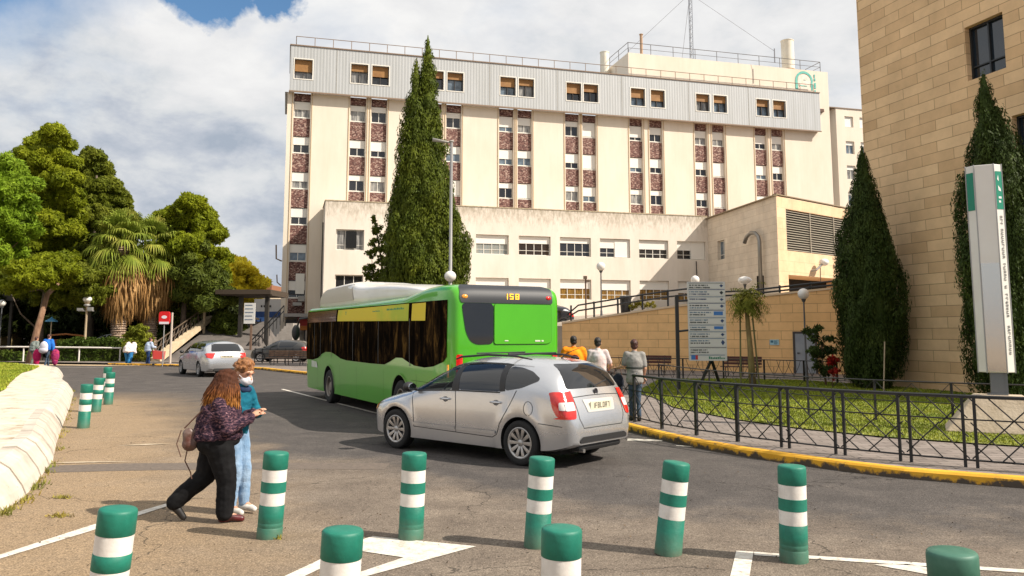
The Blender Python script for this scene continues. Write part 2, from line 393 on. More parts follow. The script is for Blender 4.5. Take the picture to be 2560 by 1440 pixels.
# lawns
m_soil = mat('lawn_soil', (0.11, 0.14, 0.02), 0.95, col2=(0.20, 0.20, 0.035), scale=3)
LAWN = [(3.9, 26.0), (4.15, 24.5), (4.1, 20.9), (4.85, 18.0), (5.65, 16.3), (6.7, 14.95), (7.8, 14.1), (8.8, 13.5), (12, 12.4), (20, 11.5), (20, 14.5), (15.6, 21.5), (13.4, 28.9), (12.2, 31.6), (11.4, 33.0), (9.1, 34.0), (6.0, 33.6)]
sheet('lawn', LAWN, 0.165, m_soil)
# raised island on the left: concrete apron, sloping kerb and lawn
KB = [(-5.2, 6.5), (-5.5, 8.0), (-5.72, 9.31), (-5.95, 10.15), (-6.35, 11.1), (-7.29, 13.21), (-8.4, 15.3), (-9.76, 17.97), (-12.29, 22.96), (-15.0, 28.2), (-17.4, 32.0), (-19.6, 35.8), (-21.6, 39.6), (-24.6, 43.2), (-29, 46.3), (-36, 48.6), (-50, 50.0), (-80, 51)]
def off_l(path, d): return offset(path, -d)
H_I = 0.43
k1 = off_l(KB, 0.05); k2 = off_l(KB, 0.20); k3 = off_l(KB, 0.33); k4 = off_l(KB, 0.50)
m_conc, nt, b, vec = new_mat('pale_concrete')
c = ramp_(nt, noise_(nt, vec, 1.2, 7, 0.65), [(0.3, (0.38, 0.325, 0.265)), (0.55, (0.56, 0.505, 0.43)), (0.75, (0.66, 0.61, 0.53))])
c = mix_(nt, M_(nt, 'MULTIPLY', M_(nt, 'GREATER_THAN', noise_(nt, vec, 6, 6, 0.7), 0.63), 0.35), c, (0.30, 0.22, 0.13))
nt.links.new(c, b.inputs['Base Color']); b.inputs['Roughness'].default_value = 0.9; bump_(nt, b, noise_(nt, vec, 40, 5, 0.6), 0.18)
mb = MB(); ribbon(mb, KB, 0, k1, 0.12); ribbon(mb, k1, 0.12, k2, 0.34); ribbon(mb, k2, 0.34, k3, H_I); ribbon(mb, k3, H_I, k4, H_I)
kb_o = struct(mb.build('kerb', m_conc, smooth=True))
# joints across the sloping kerb: thin grooves of dirt
m_dirt = mat('joint_dirt', (0.17, 0.12, 0.07), 1.0)
mb = MB()
def interp(path, s):
    for i in range(len(path)-1):
        a, c_ = Vector(path[i]), Vector(path[i+1]); L = (c_-a).length
        if s <= L: return a + (c_-a)*(s/L)
        s -= L
    return Vector(path[-1])
tot = 0
def par(path, t):   # same parameter on the parallel paths
    i = min(int(t), len(path)-2); f = t-i; a, c_ = Vector(path[i]), Vector(path[i+1]); return a+(c_-a)*f
t = 1.3
while t < 12.5:
    i = int(t); L = (Vector(KB[i+1])-Vector(KB[i])).length; dt = 0.030/L
    ps = [(par(KB, t), 0.0), (par(k1, t), 0.12), (par(k2, t), 0.34), (par(k3, t), H_I), (par(k4, t), H_I)]
    pe = [(par(KB, t+dt), 0.0), (par(k1, t+dt), 0.12), (par(k2, t+dt), 0.34), (par(k3, t+dt), H_I), (par(k4, t+dt), H_I)]
    vs = [(p.x+0.010, p.y-0.006, z+0.008) for p, z in ps] + [(p.x+0.010, p.y-0.006, z+0.008) for p, z in pe]
    mb.add(vs, [(j, j+1, 6+j, 5+j) for j in range(4)])
    t += 1.05/L
struct(mb.build('kerb_joint', m_dirt))
m_apron, nt, b, vec = new_mat('sandy_apron')
c = ramp_(nt, noise_(nt, vec, 2.2, 8, 0.72), [(0.34, (0.30, 0.23, 0.15)), (0.46, (0.55, 0.475, 0.375)), (0.7, (0.68, 0.61, 0.51))])
c = mix_(nt, M_(nt, 'MULTIPLY', M_(nt, 'GREATER_THAN', noise_(nt, vec, 4.0, 9, 0.8), 0.60), 0.45), c, (0.26, 0.17, 0.08))
nt.links.new(c, b.inputs['Base Color']); b.inputs['Roughness'].default_value = 0.95; bump_(nt, b, noise_(nt, vec, 12, 7, 0.75), 0.6, 0.03)
sheet('apron', k4 + [(-90, 50), (-90, 6.5)], H_I-0.002, m_apron)
LAWN2 = [(-12.0, 18.6), (-12.9, 20.3), (-14.4, 23.4), (-16.0, 26.2), (-18.2, 30.2), (-19.8, 33.2), (-21.0, 36.0), (-22.6, 39.2), (-25.6, 42.4), (-30.0, 45.3), (-37, 47.3), (-60, 48.4), (-60, 18.6)]
sheet('lawn', LAWN2, H_I+0.012, m_soil)
LAWN3 = [(-6.25, 7.4), (-6.35, 9.0), (-6.5, 10.2), (-7.0, 11.2), (-8.5, 11.6), (-12, 11), (-12, 7.4)]

# grass: countless blades, one object per lawn
def inside(x, y, poly):
    c = False; j = len(poly)-1
    for i in range(len(poly)):
        xi, yi = poly[i]; xj, yj = poly[j]
        if (yi > y) != (yj > y) and x < (xj-xi)*(y-yi)/(yj-yi)+xi: c = not c
        j = i
    return c
def grass_mat(name, ca, cb, cc_):
    m, nt, b, vec = new_mat(name)
    c = ramp_(nt, noise_(nt, vec, 0.9, 6, 0.65), [(0.32, ca), (0.5, cb), (0.68, cc_)])
    gi = N(nt, 'ShaderNodeNewGeometry').outputs['Random Per Island']
    c = mix_(nt, 0.8, c, ramp_(nt, gi, [(0.0, 0.6), (1.0, 1.35)]), 'MULTIPLY')
    nt.links.new(c, b.inputs['Base Color']); b.inputs['Roughness'].default_value = 0.6; b.inputs['Specular IOR Level'].default_value = 0.2
    return m
def grass(poly, z, n, hgt, m, wid=0.012, keep=None, seed=1):
    rg = np.random.default_rng(seed); xs = [p[0] for p in poly]; ys = [p[1] for p in poly]
    pts = []
    while len(pts) < n:
        x = rg.uniform(min(xs), max(xs)); y = rg.uniform(min(ys), max(ys))
        if keep and not keep(x, y, rg): continue
        if inside(x, y, poly): pts.append((x, y))
    p = np.array(pts); k = len(p)
    a = rg.uniform(0, 2*np.pi, k); h = hgt*rg.uniform(0.45, 1.2, k); lean = rg.uniform(0.1, 0.7, k)*h; la = rg.uniform(0, 2*np.pi, k)
    w = wid*np.clip(p[:, 1]/14, 0.8, 3.0)
    dx, dy = np.cos(a)*w, np.sin(a)*w
    v = np.zeros((k, 3, 3)); zz = np.full(k, z)
    v[:, 0] = np.stack([p[:, 0]-dx, p[:, 1]-dy, zz], 1); v[:, 1] = np.stack([p[:, 0]+dx, p[:, 1]+dy, zz], 1)
    v[:, 2] = np.stack([p[:, 0]+np.cos(la)*lean, p[:, 1]+np.sin(la)*lean, zz+h], 1)
    me = bpy.data.meshes.new('grass'); me.from_pydata(v.reshape(-1, 3).tolist(), [], np.arange(3*k).reshape(k, 3).tolist()); me.materials.append(m)
    o = bpy.data.objects.new('grass', me); C.objects.link(o); return o
m_gr = grass_mat('grass_blades', (0.13, 0.175, 0.015), (0.21, 0.245, 0.022), (0.30, 0.30, 0.035))
m_gl = grass_mat('grass_blades_left', (0.14, 0.20, 0.015), (0.24, 0.28, 0.025), (0.34, 0.34, 0.045))
def vis_r(x, y, rg): return x/y < 0.68 and rg.random() < (16/y)**0.5
tag(grass(LAWN, 0.165, 75000, 0.042, m_gr, 0.011, vis_r, 1), 'short green and yellowing grass lawn behind the black railing', 'grass', kind='stuff')
def vis_l(x, y, rg): return x/y > -0.68
tag(grass(LAWN2, H_I+0.012, 30000, 0.09, m_gl, 0.018, vis_l, 2), 'bright green grass on the raised island at the left edge', 'grass', kind='stuff')
# weeds and dead leaves along the foot of the kerb
wd = MB(); rw = random.Random(3)
for i in range(900):
    t = rw.uniform(1.5, 9.5) if i % 3 else rw.uniform(1.6, 4.6); p = par(KB, t); q = abs(rw.gauss(0, 0.07)) + 0.01
    if math.sin(t*7)+math.sin(t*17.3) < 0.1 and rw.random() < 0.85: continue
    x = p.x+q*0.9; y = p.y+q*0.4; h = rw.uniform(0.02, 0.09); a = rw.uniform(0, 6.28)
    wd.add([(x-0.012*math.cos(a), y-0.012*math.sin(a), 0.003), (x+0.012*math.cos(a), y+0.012*math.sin(a), 0.003), (x+rw.gauss(0, .03), y+rw.gauss(0, .03), h)], [(0, 1, 2)])
for cx, cy, nn, s in ((-5.0, 9.25, 60, .07), (-5.5, 10.25, 50, .06), (-2.28, 8.25, 14, .03)):
    for i in range(nn):
        x = cx+rw.gauss(0, s); y = cy+rw.gauss(0, s*0.6); a = rw.uniform(0, 6.28)
        wd.add([(x-0.012*math.cos(a), y-0.012*math.sin(a), 0.003), (x+0.012*math.cos(a), y+0.012*math.sin(a), 0.003), (x+rw.gauss(0, .03), y+rw.gauss(0, .03), rw.uniform(.02, .06))], [(0, 1, 2)])
tag(wd.build('weeds', mat('weeds', (0.12, 0.15, 0.02), 0.8, col2=(0.34, 0.24, 0.04), scale=1.5), fix=False), 'green and yellow weeds along the foot of the pale left kerb', 'weeds', kind='stuff')
lf = MB()
for i in range(1500):
    y = 6.2 + 11*rw.random()**1.5; x = rw.uniform(-0.62, 0.62)*y
    if y > 9.6 and rw.random() < 0.6: continue
    if rw.random() < 0.5 and abs(y - (8.6 + 0.3*math.sin(x*1.3))) > 1.0: continue
    s = rw.uniform(0.004, 0.015); a = rw.uniform(0, 6.28); c_, s_ = math.cos(a)*s, math.sin(a)*s*0.6
    lf.add([(x-c_, y-s_, 0.009), (x+s_, y-c_*0.6, 0.010), (x+c_*1.3, y+s_, 0.009+s*0.9), (x-s_, y+c_*0.6, 0.012)], [(0, 1, 2, 3)])
tag(lf.build('leaf_litter', mat('leaf_litter', (0.02, 0.014, 0.009), 0.9, col2=(0.22, 0.13, 0.05), scale=3, ramp=(0.45, 0.7)), fix=False), 'dark dry leaf scraps and grit scattered over the asphalt', 'debris', kind='stuff')
# ================================================================ buildings
def frame_on(p0, p1):       # rotation of a local x axis running p0 -> p1
    return math.atan2(p1[1]-p0[1], p1[0]-p0[0])
def plaster(name, base, dark, stain_z=None, stain_h=1.2, sc=0.5):
    m, nt, b, vec = new_mat(name)
    mp = N(nt, 'ShaderNodeMapping', {0: vec}); mp.inputs['Scale'].default_value = (1, 1, 0.35)
    c = ramp_(nt, noise_(nt, mp.outputs[0], sc, 7, 0.65), [(0.28, dark), (0.6, base)])
    mp2 = N(nt, 'ShaderNodeMapping', {0: vec}); mp2.inputs['Scale'].default_value = (3.0, 3.0, 0.12)
    c = mix_(nt, 0.45, c, ramp_(nt, noise_(nt, mp2.outputs[0], 1.2, 6, 0.7), [(0.35, 0.92), (0.6, 1.0)]), 'MULTIPLY')
    if stain_z is not None:   # moss and rain stains running down from the coping
        z = N(nt, 'ShaderNodeSeparateXYZ', {0: vec}).outputs[2]
        t = M_(nt, 'DIVIDE', M_(nt, 'SUBTRACT', stain_z, z), stain_h, clamp=True)
        mp3 = N(nt, 'ShaderNodeMapping', {0: vec}); mp3.inputs['Scale'].default_value = (4.0, 4.0, 1.3)
        s = M_(nt, 'MULTIPLY', M_(nt, 'SUBTRACT', M_(nt, 'ADD', noise_(nt, mp3.outputs[0], 1.0, 8, 0.75), M_(nt, 'MULTIPLY', M_(nt, 'SUBTRACT', 1.0, t), 0.24)), 0.58), 4.0, clamp=True)
        s = M_(nt, 'MULTIPLY', s, M_(nt, 'SUBTRACT', 1.0, M_(nt, 'POWER', t, 2.0), clamp=True))
        c = mix_(nt, M_(nt, 'MULTIPLY', s, 0.62), c, (0.16, 0.12, 0.05))
    nt.links.new(c, b.inputs['Base Color']); b.inputs['Roughness'].default_value = 0.9; b.inputs['Specular IOR Level'].default_value = 0.2
    bump_(nt, b, noise_(nt, vec, 18, 5), 0.25)
    return m
def stone(name, c1, c2, mortar, bw, rh, ms=0.012, dirt=0.0, freq=0.0):
    m, nt, b, vec = new_mat(name)
    s = N(nt, 'ShaderNodeSeparateXYZ', {0: vec}); v2 = N(nt, 'ShaderNodeCombineXYZ', {0: s.outputs[0], 1: s.outputs[2], 2: 0.0}).outputs[0]
    br = N(nt, 'ShaderNodeTexBrick', {'Vector': v2, 'Color1': (*c1, 1), 'Color2': (*c2, 1), 'Mortar': (*mortar, 1), 'Scale': 1.0, 'Mortar Size': ms, 'Mortar Smooth': 0.2, 'Bias': -0.35, 'Brick Width': bw, 'Row Height': rh})
    c = mix_(nt, 0.8, br.outputs['Color'], ramp_(nt, noise_(nt, vec, 0.7, 7, 0.7), [(0.3, 0.78), (0.65, 1.1)]), 'MULTIPLY')
    if dirt:
        z = s.outputs[2]; t = M_(nt, 'DIVIDE', z, 1.6, clamp=True)
        c = mix_(nt, M_(nt, 'MULTIPLY', M_(nt, 'SUBTRACT', 1.0, t), M_(nt, 'MULTIPLY', noise_(nt, vec, 1.5, 6, 0.7), dirt)), c, (0.45, 0.22, 0.06))
    nt.links.new(c, b.inputs['Base Color']); b.inputs['Roughness'].default_value = 0.85; b.inputs['Specular IOR Level'].default_value = 0.2
    bump_(nt, b, M_(nt, 'ADD', M_(nt, 'MULTIPLY', br.outputs['Fac'], -1.0), M_(nt, 'MULTIPLY', noise_(nt, vec, 14, 6), 0.35)), 0.5, 0.012)
    return m
m_cream = plaster('cream_wall', (0.76, 0.675, 0.565), (0.70, 0.605, 0.49))
m_pod = plaster('stained_cream_wall', (0.74, 0.67, 0.585), (0.65, 0.575, 0.485), 13.75, 2.6)
m_wingw = stone('pale_block_wall', (0.64, 0.55, 0.44), (0.72, 0.63, 0.51), (0.46, 0.36, 0.26), 2.4, 0.62, 0.012)
m_peach = stone('peach_block_wall', (0.72, 0.50, 0.31), (0.76, 0.55, 0.36), (0.5, 0.33, 0.2), 1.6, 0.9, 0.010)
m_white_f = mat('white_frame', (0.74, 0.71, 0.64), 0.5)
m_dark_f = mat('dark_frame', (0.05, 0.04, 0.035), 0.5)
m_shut = new_mat('roller_shutter'); m_shut, nt, b, vec = m_shut
z = N(nt, 'ShaderNodeSeparateXYZ', {0: vec}).outputs[2]
sl = M_(nt, 'PINGPONG', z, 0.06)
nt.links.new(ramp_(nt, M_(nt, 'MULTIPLY', sl, 16.0), [(0.0, (0.60, 0.57, 0.52)), (0.25, (0.78, 0.75, 0.69)), (1.0, (0.80, 0.77, 0.71))]), b.inputs['Base Color']); b.inputs['Roughness'].default_value = 0.6
m_blind = mat('brown_blind', (0.23, 0.105, 0.028), 0.6, col2=(0.32, 0.16, 0.045), scale=1.2)
m_glass = mat('window_glass', (0.022, 0.022, 0.024), 0.06, spec=0.8)
m_glass_b = mat('painted_sky_glass', (0.16, 0.21, 0.26), 0.08, spec=0.8, col2=(0.06, 0.08, 0.10), scale=1.5)  # sky reflection painted into the pane as a pale blue colour
m_glass_c = mat('curtained_glass', (0.36, 0.35, 0.33), 0.2, spec=0.6, col2=(0.10, 0.10, 0.10), scale=2.2, stretch=(3, 1, 0.4))
m_brick, nt, b, vec = new_mat('dark_mosaic_brick')
s_ = N(nt, 'ShaderNodeSeparateXYZ', {0: vec}); v2 = N(nt, 'ShaderNodeCombineXYZ', {0: s_.outputs[0], 1: s_.outputs[2], 2: 0.0}).outputs[0]
vo = N(nt, 'ShaderNodeTexVoronoi', {'Vector': N(nt, 'ShaderNodeMapping', {0: v2, 'Scale': (7.0, 13.0, 1)}).outputs[0], 'Scale': 1.0, 'Randomness': 0.9})
cc = ramp_(nt, N(nt, 'ShaderNodeSeparateXYZ', {0: vo.outputs['Color']}).outputs[0], [(0.0, (0.055, 0.022, 0.020)), (0.45, (0.14, 0.060, 0.050)), (0.75, (0.23, 0.125, 0.10)), (1.0, (0.45, 0.33, 0.27))])
nt.links.new(cc, b.inputs['Base Color']); b.inputs['Roughness'].default_value = 0.8
m_rail = mat('rusty_rail', (0.23, 0.16, 0.11), 0.6)

rw = random.Random(11)
def window(parent, x0, x1, z0, z1, y, shut=0.4, mull=1, fm=None, gm=None, sm=None, depth=0.06, sill=True, bars=0):
    fm = fm or m_white_f; gm = gm or m_glass; t = 0.06
    f = MB()
    f.box(x0, x1, y-depth, y, z0, z0+t); f.box(x0, x1, y-depth, y, z1-t, z1)
    f.box(x0, x0+t, y-depth, y, z0+t, z1-t); f.box(x1-t, x1, y-depth, y, z0+t, z1-t)
    for k in range(1, mull+1):
        xm = x0+(x1-x0)*k/(mull+1); f.box(xm-t*0.45, xm+t*0.45, y-depth+.004, y, z0+t, z1-t)
    for k in range(bars):
        zz = z0+(z1-z0)*0.25*(k+1); f.box(x0+t, x1-t, y-depth+.012, y, zz-0.02, zz+0.02)
    if sill: f.box(x0-0.05, x1+0.05, y-depth-0.10, y, z0-0.07, z0-0.002)
    w = f.build('window', fm, parent)
    MB().box(x0+t*0.9, x1-t*0.9, y-0.018, y-0.006, z0+t*0.9, z1-t*0.9).build('pane', gm, w)
    if shut > 0.02:
        zs = z1-(z1-z0)*shut
        MB().box(x0+0.015, x1-0.015, y-depth-0.035, y-depth-0.003, zs, z1-0.01).build('shutter', sm or m_shut, w)
    return w
def holed(mb, x0, x1, z0, z1, holes, y, depth):
    xs = sorted({x0, x1} | {h[0] for h in holes} | {h[1] for h in holes}); zs = sorted({z0, z1} | {h[2] for h in holes} | {h[3] for h in holes})
    for i in range(len(xs)-1):
        for j in range(len(zs)-1):
            cx, cz = (xs[i]+xs[i+1])/2, (zs[j]+zs[j+1])/2
            if any(h[0] < cx < h[1] and h[2] < cz < h[3] for h in holes): continue
            mb.quad((xs[i], y, zs[j]), (xs[i+1], y, zs[j]), (xs[i+1], y, zs[j+1]), (xs[i], y, zs[j+1]))
    for (a, b_, c, d) in holes:
        mb.quad((a, y, c), (b_, y, c), (b_, y+depth, c), (a, y+depth, c)); mb.quad((a, y, d), (a, y+depth, d), (b_, y+depth, d), (b_, y, d))
        mb.quad((a, y, c), (a, y+depth, c), (a, y+depth, d), (a, y, d)); mb.quad((b_, y, c), (b_, y, d), (b_, y+depth, d), (b_, y+depth, c))
HA = R(15.5); hdr = Vector((math.cos(HA), math.sin(HA))); hn = Vector((-math.sin(HA), math.cos(HA)))
HO = Vector((-21.145, 75.0))
hosp = thing('hospital_tower', 'tall cream hospital block with grey metal top storey and dark brick window strips', 'building', (HO.x, HO.y, 0), HA)
cols = [(0.45, 2.0)]
for P, o2 in ((5.72, 2.02), (13.15, 2.0), (20.59, 1.95), (27.68, 1.9), (34.9, 2.3), (42.55, 2.12), (49.96, 2.1)):
    cols += [(P, P+1.52), (P+o2, P+o2+1.52)]
Z_B0, Z_B1 = 24.85, 29.25
W = MB()
W.box(-0.15, 59.8, 0.5, 8.2, 0, Z_B0-0.004)
prev = -0.15
for (a, b_) in cols + [(59.8, 60)]:
    if a > prev+0.01: W.box(prev, a, 0.0, 0.497, 0, Z_B0-0.004)
    prev = b_
W.box(34.9, 59.8, 0.02, 8.1, Z_B0+0.002, 32.05)
W.build('wall', m_cream, hosp)
Tr = MB()   # thin pilaster joints beside the strips
for (a, b_) in cols:
    for x in (a-0.16, b_+0.10): Tr.box(x, x+0.06, -0.05, -0.002, 3, Z_B0-0.01)
Tr.build('pilaster_joint', mat('joint_tan', (0.50, 0.37, 0.22), 0.9), hosp)
for ci, (a, b_) in enumerate(cols):
    MB().box(a+0.004, b_-0.004, 0.24, 0.495, 24.12, Z_B0-0.01).build('brick_panel', m_brick, hosp)
    K = 6 if ci == 0 else 3
    for k in range(K):
        zt = 24.05-3.43*k; zb = zt-1.55
        sh = rw.choice([0.35, 0.5, 0.55, 0.62, 0.7, 0.78, 0.95, 0.5]); g_ = rw.choice([m_glass, m_glass, m_glass_b, m_glass_c])
        window(hosp, a+0.02, b_-0.02, zb, zt, 0.42, sh, 1, m_white_f, g_)
        MB().box(a+0.004, b_-0.004, 0.24, 0.495, zt-3.43+0.06, zb-0.09).build('brick_panel', m_brick, hosp)
# open corner rooms at the foot of the left strip
window(hosp, 0.47, 1.98, 5.6, 8.0, 0.42, 0.0, 1, m_dark_f, m_glass, sill=False)
sh_ = MB(); sh_.box(1.1, 1.9, 0.20, 0.30, 5.7, 7.6); sh_.build('open_shutter', m_white_f, hosp)
for q in ((0.9, 1.7, -0.5, 4.6, 4.9), (1.35, 1.95, -0.35, 5.0, 5.5)): MB().box(q[0], q[1], q[2], 0.2, q[3], q[4]).build('air_conditioner', mat('grey_unit', (0.3, 0.29, 0.27), 0.6), hosp)
# grey ribbed top storey
m_rib, nt, b, vec = new_mat('grey_ribbed_cladding')
x_ = N(nt, 'ShaderNodeSeparateXYZ', {0: vec}).outputs[0]
mp = N(nt, 'ShaderNodeMapping', {0: vec}); mp.inputs['Scale'].default_value = (2.2, 2.2, 0.16)
c = ramp_(nt, noise_(nt, mp.outputs[0], 1.0, 7, 0.7), [(0.25, (0.37, 0.38, 0.375)), (0.65, (0.45, 0.465, 0.475))])
rib = M_(nt, 'PINGPONG', x_, 0.15)
c = mix_(nt, M_(nt, 'MULTIPLY', M_(nt, 'LESS_THAN', rib, 0.016), 0.22), c, (0.27, 0.25, 0.22))
nt.links.new(c, b.inputs['Base Color']); b.inputs['Roughness'].default_value = 0.5; b.inputs['Metallic'].default_value = 0.1
bump_(nt, b, M_(nt, 'MULTIPLY', rib, 5.0), 0.35, 0.05)
band = MB()
att = [(a-0.05, b_+0.06, 26.05, 27.95) for a, b_ in cols]
holed(band, 0, 58.1, Z_B0, Z_B1, att, -0.6, 0.55)
band.quad((0, -0.6, Z_B0), (0, 8.3, Z_B0), (0, 8.3, Z_B1), (0, -0.6, Z_B1))
band.quad((58.1, -0.6, Z_B0), (58.1, 0.018, Z_B0), (58.1, 0.018, Z_B1), (58.1, -0.6, Z_B1))
band.quad((0, -0.6, Z_B0), (58.1, -0.6, Z_B0), (58.1, 0.0, Z_B0), (0, 0.0, Z_B0))
band.quad((-0.4, 0.0, Z_B0-.02), (0, 0.0, Z_B0-.02), (0, 8.3, Z_B0-.02), (-0.4, 8.3, Z_B0-.02))
band.quad((0, -0.6, Z_B1), (34.9, -0.6, Z_B1), (34.9, 8.3, Z_B1), (0, 8.3, Z_B1)); band.quad((34.9, -0.6, Z_B1), (58.1, -0.6, Z_B1), (58.1, 0.018, Z_B1), (34.9, 0.018, Z_B1))
bo = band.build('top_storey', m_rib, hosp, fix=False)
cp = MB(); cp.box(-0.05, 58.15, -0.68, -0.5, Z_B1+0.002, Z_B1+0.09); cp.box(-0.05, 58.15, -0.66, -0.56, Z_B0-0.14, Z_B0-0.004); cp.box(-0.08, 0.06, -0.5, 8.3, Z_B1+0.002, Z_B1+0.09)
cp.box(-0.05, 0.0, -0.56, 8.3, Z_B0-0.14, Z_B0-0.03)
cp.build('coping', m_rail, hosp)
jn = MB()
for x in (4.3, 12.0, 19.4, 26.6, 33.8, 41.6, 48.9): jn.box(x, x+0.05, -0.615, -0.603, Z_B0+0.05, Z_B1-0.05)
jn.build('cladding_joint', mat('joint_grey', (0.3, 0.29, 0.26), 0.8), hosp)
for (a, b_, c0, c1) in att:
    fr = MB(); t = 0.09
    fr.box(a-t, b_+t, -0.63, -0.603, c0-t, c0); fr.box(a-t, b_+t, -0.63, -0.603, c1, c1+t); fr.box(a-t, a, -0.63, -0.603, c0, c1); fr.box(b_, b_+t, -0.63, -0.603, c0, c1)
    fr.build('window_surround', m_white_f, hosp)
    window(hosp, a+0.03, b_-0.03, c0+0.02, c1-0.02, -0.1, rw.choice([0.35, 0.4, 0.55, 0.6, 0.5]), 1, m_dark_f, rw.choice([m_glass, m_glass_b, m_glass_c, m_glass]), m_blind, 0.2, False)
def railing(parent, segs, z, h, step, r=0.022, mid=True, m=None, name='railing'):
    mb = MB()
    for (x0, y0, x1, y1) in segs:
        L = math.hypot(x1-x0, y1-y0); n = max(1, round(L/step))
        for i in range(n+1):
            t = i/n; mb.cyl((x0+(x1-x0)*t, y0+(y1-y0)*t, z), (x0+(x1-x0)*t, y0+(y1-y0)*t, z+h), r, n=5)
        mb.tube([(x0, y0, z+h), (x1, y1, z+h)], r, 5)
        if mid: mb.tube([(x0, y0, z+h*0.5), (x1, y1, z+h*0.5)], r*0.7, 5)
    return mb.build(name, m or m_rail, parent)
railing(hosp, [(0.5, -0.35, 57.5, -0.35), (0.5, -0.35, 0.5, 7.8)], Z_B1+0.05, 0.95, 1.72, 0.035, False)
railing(hosp, [(35.0, 0.25, 59.0, 0.25), (35.0, 0.25, 35.0, 8.0), (59.0, 0.25, 59.0, 3.0)], 32.06, 1.2, 2.6, 0.035, True, mat('dark_rail', (0.12, 0.11, 0.11), 0.5))
# roof outlets and wall emblem
m_teal = mat('teal_paint', (0.05, 0.36, 0.30), 0.6, col2=(0.16, 0.50, 0.42), scale=3)
E = MB(); cx, cz = 56.6, 30.72; n = 26
for rr0, rr1 in ((1.16, 0.90),):
    pts = []
    for i in range(n+1):
        a = math.pi*i/n; pts.append((math.cos(a), math.sin(a)))
    for i in range(n):
        E.quad((cx+pts[i][0]*rr0, -0.02, cz+pts[i][1]*rr0), (cx+pts[i+1][0]*rr0, -0.02, cz+pts[i+1][1]*rr0), (cx+pts[i+1][0]*rr1, -0.02, cz+pts[i+1][1]*rr1), (cx+pts[i][0]*rr1, -0.02, cz+pts[i][1]*rr1))
    E.box(cx-1.16, cx-0.86, -0.03, 0.01, cz-1.0, cz-0.002); E.box(cx+0.88, cx+1.10, -0.03, 0.01, cz-1.0, cz-0.002)
E.box(cx-0.62, cx+0.35, -0.035, 0.0, cz-0.62, cz-0.52); E.box(cx-0.1, cx+0.2, -0.035, 0, cz+0.1, cz+0.17)
for k, (za, zb, w) in enumerate(((0.9, 0.55, .14), (0.45, 0.15, .18), (-0.1, -0.75, .22), (-0.95, -1.3, .16), (-1.45, -1.8, .14), (-1.9, -2.2, .12))):
    E.box(cx+1.32, cx+1.32+w, -0.03, 0.0, cz+zb, cz+za)
E.build('wall_emblem', m_teal, hosp, fix=True)
D = MB(); D.add([(cx+0.86*math.cos(2*math.pi*i/28), -0.008, cz-0.05+0.86*math.sin(2*math.pi*i/28)) for i in range(28)], [tuple(range(28))])
D.box(cx-0.8, cx+0.85, -0.012, 0.01, cz-1.05, cz-0.72)
D.build('emblem_disc', mat('chalk_white', (0.80, 0.74, 0.66), 0.8, col2=(0.74, 0.58, 0.48), scale=2.5), hosp)
L_ = MB(); L_.box(57.75+0.6, 58.9, -0.25, 0.0, 27.2, 27.55); L_.build('wall_light', mat('brown_box', (0.10, 0.05, 0.03), 0.7), hosp)
# street level of the tower: entrance with a canopy, seen left of the bus
B0 = MB(); B0.box(0.2, 6.5, -1.6, -0.01, 3.55, 3.85); B0.build('entrance_canopy', mat('canopy_grey', (0.33, 0.31, 0.29), 0.7), hosp)
B0 = MB(); B0.box(1.4, 4.4, -0.5, -0.3, 2.75, 3.5); B0.build('fascia', mat('shop_red', (0.45, 0.03, 0.02), 0.6), hosp)
B0 = MB(); B0.box(1.4, 4.4, -0.52, -0.505, 2.35, 2.74); B0.build('fascia', mat('shop_orange', (0.62, 0.20, 0.03), 0.6), hosp)
for q in ((0.3, 1.3, 3.3), (2.0, 2.7, 2.7)): MB().box(q[0], q[1], -0.08, -0.004, 0, q[2]).build('door', mat('dark_door', (0.05, 0.05, 0.055), 0.4), hosp)
B0 = MB(); B0.box(-0.2, 0.0, 0.6, 0.9, 3, 3.15); B0.tube([(-0.2, 1.0, 8.8), (-0.7, 0.9, 9.0), (-0.75, 0.9, 10.3)], 0.07, 6); B0.tube([(-0.2, 1.0, 6.5), (-0.55, 0.9, 6.8), (-0.6, 0.9, 7.5)], 0.06, 6); B0.build('cable_bracket', m_rail, hosp)

# things standing on the roof
def hpt(u, y, z): return (HO.x+hdr.x*u+hn.x*y, HO.y+hdr.y*u+hn.y*y, z)
m_tank = mat('white_tank', (0.66, 0.60, 0.48), 0.5, col2=(0.74, 0.70, 0.60), scale=0.8)
t_ = thing('roof_chimney', 'fat white cylindrical chimney on the right end of the hospital roof', 'chimney', hpt(55.9, 1.9, 32.05))
mb = MB(); mb.lathe([(0.72, 0.55), (0.72, 3.95), (0.76, 3.97), (0.76, 4.05), (0.55, 4.05)], 28); mb.build('flue', m_tank, t_, sharp=40)
mb = MB(); mb.lathe([(0.74, 0.0), (0.74, 0.56)], 20); mb.box(-0.95, 0.9, -0.85, -0.74, 0.0, 0.2); mb.build('base', mat('mossy_base', (0.14, 0.10, 0.05), 0.9, col2=(0.5, 0.3, 0.14), scale=3), t_)
t_ = thing('roof_chimney', 'short beige flue behind the left corner of the raised roof block', 'chimney', hpt(34.2, 5.0, 29.2))
MB().lathe([(0.5, 0), (0.5, 4.4), (0.54, 4.42), (0.54, 4.5)], 20).build('flue', m_tank, t_, sharp=40)
t_ = thing('vent_pipe', 'thin rusty vent pipe rising from the raised roof block', 'pipe', hpt(37.0, 1.2, 32.05))
mb = MB(); mb.cyl((0, 0, 0), (0, 0, 2.6), 0.16, n=10); mb.cyl((0, 0, 2.6), (0, 0, 2.68), 0.22, n=10); mb.build('pipe', mat('rusty_pipe', (0.42, 0.28, 0.18), 0.8), t_)
t_ = thing('antenna_mast', 'slender lattice radio mast with guy wires on the hospital roof', 'mast', hpt(43.6, 2.2, 32.05))
mb = MB(); rr = 0.22
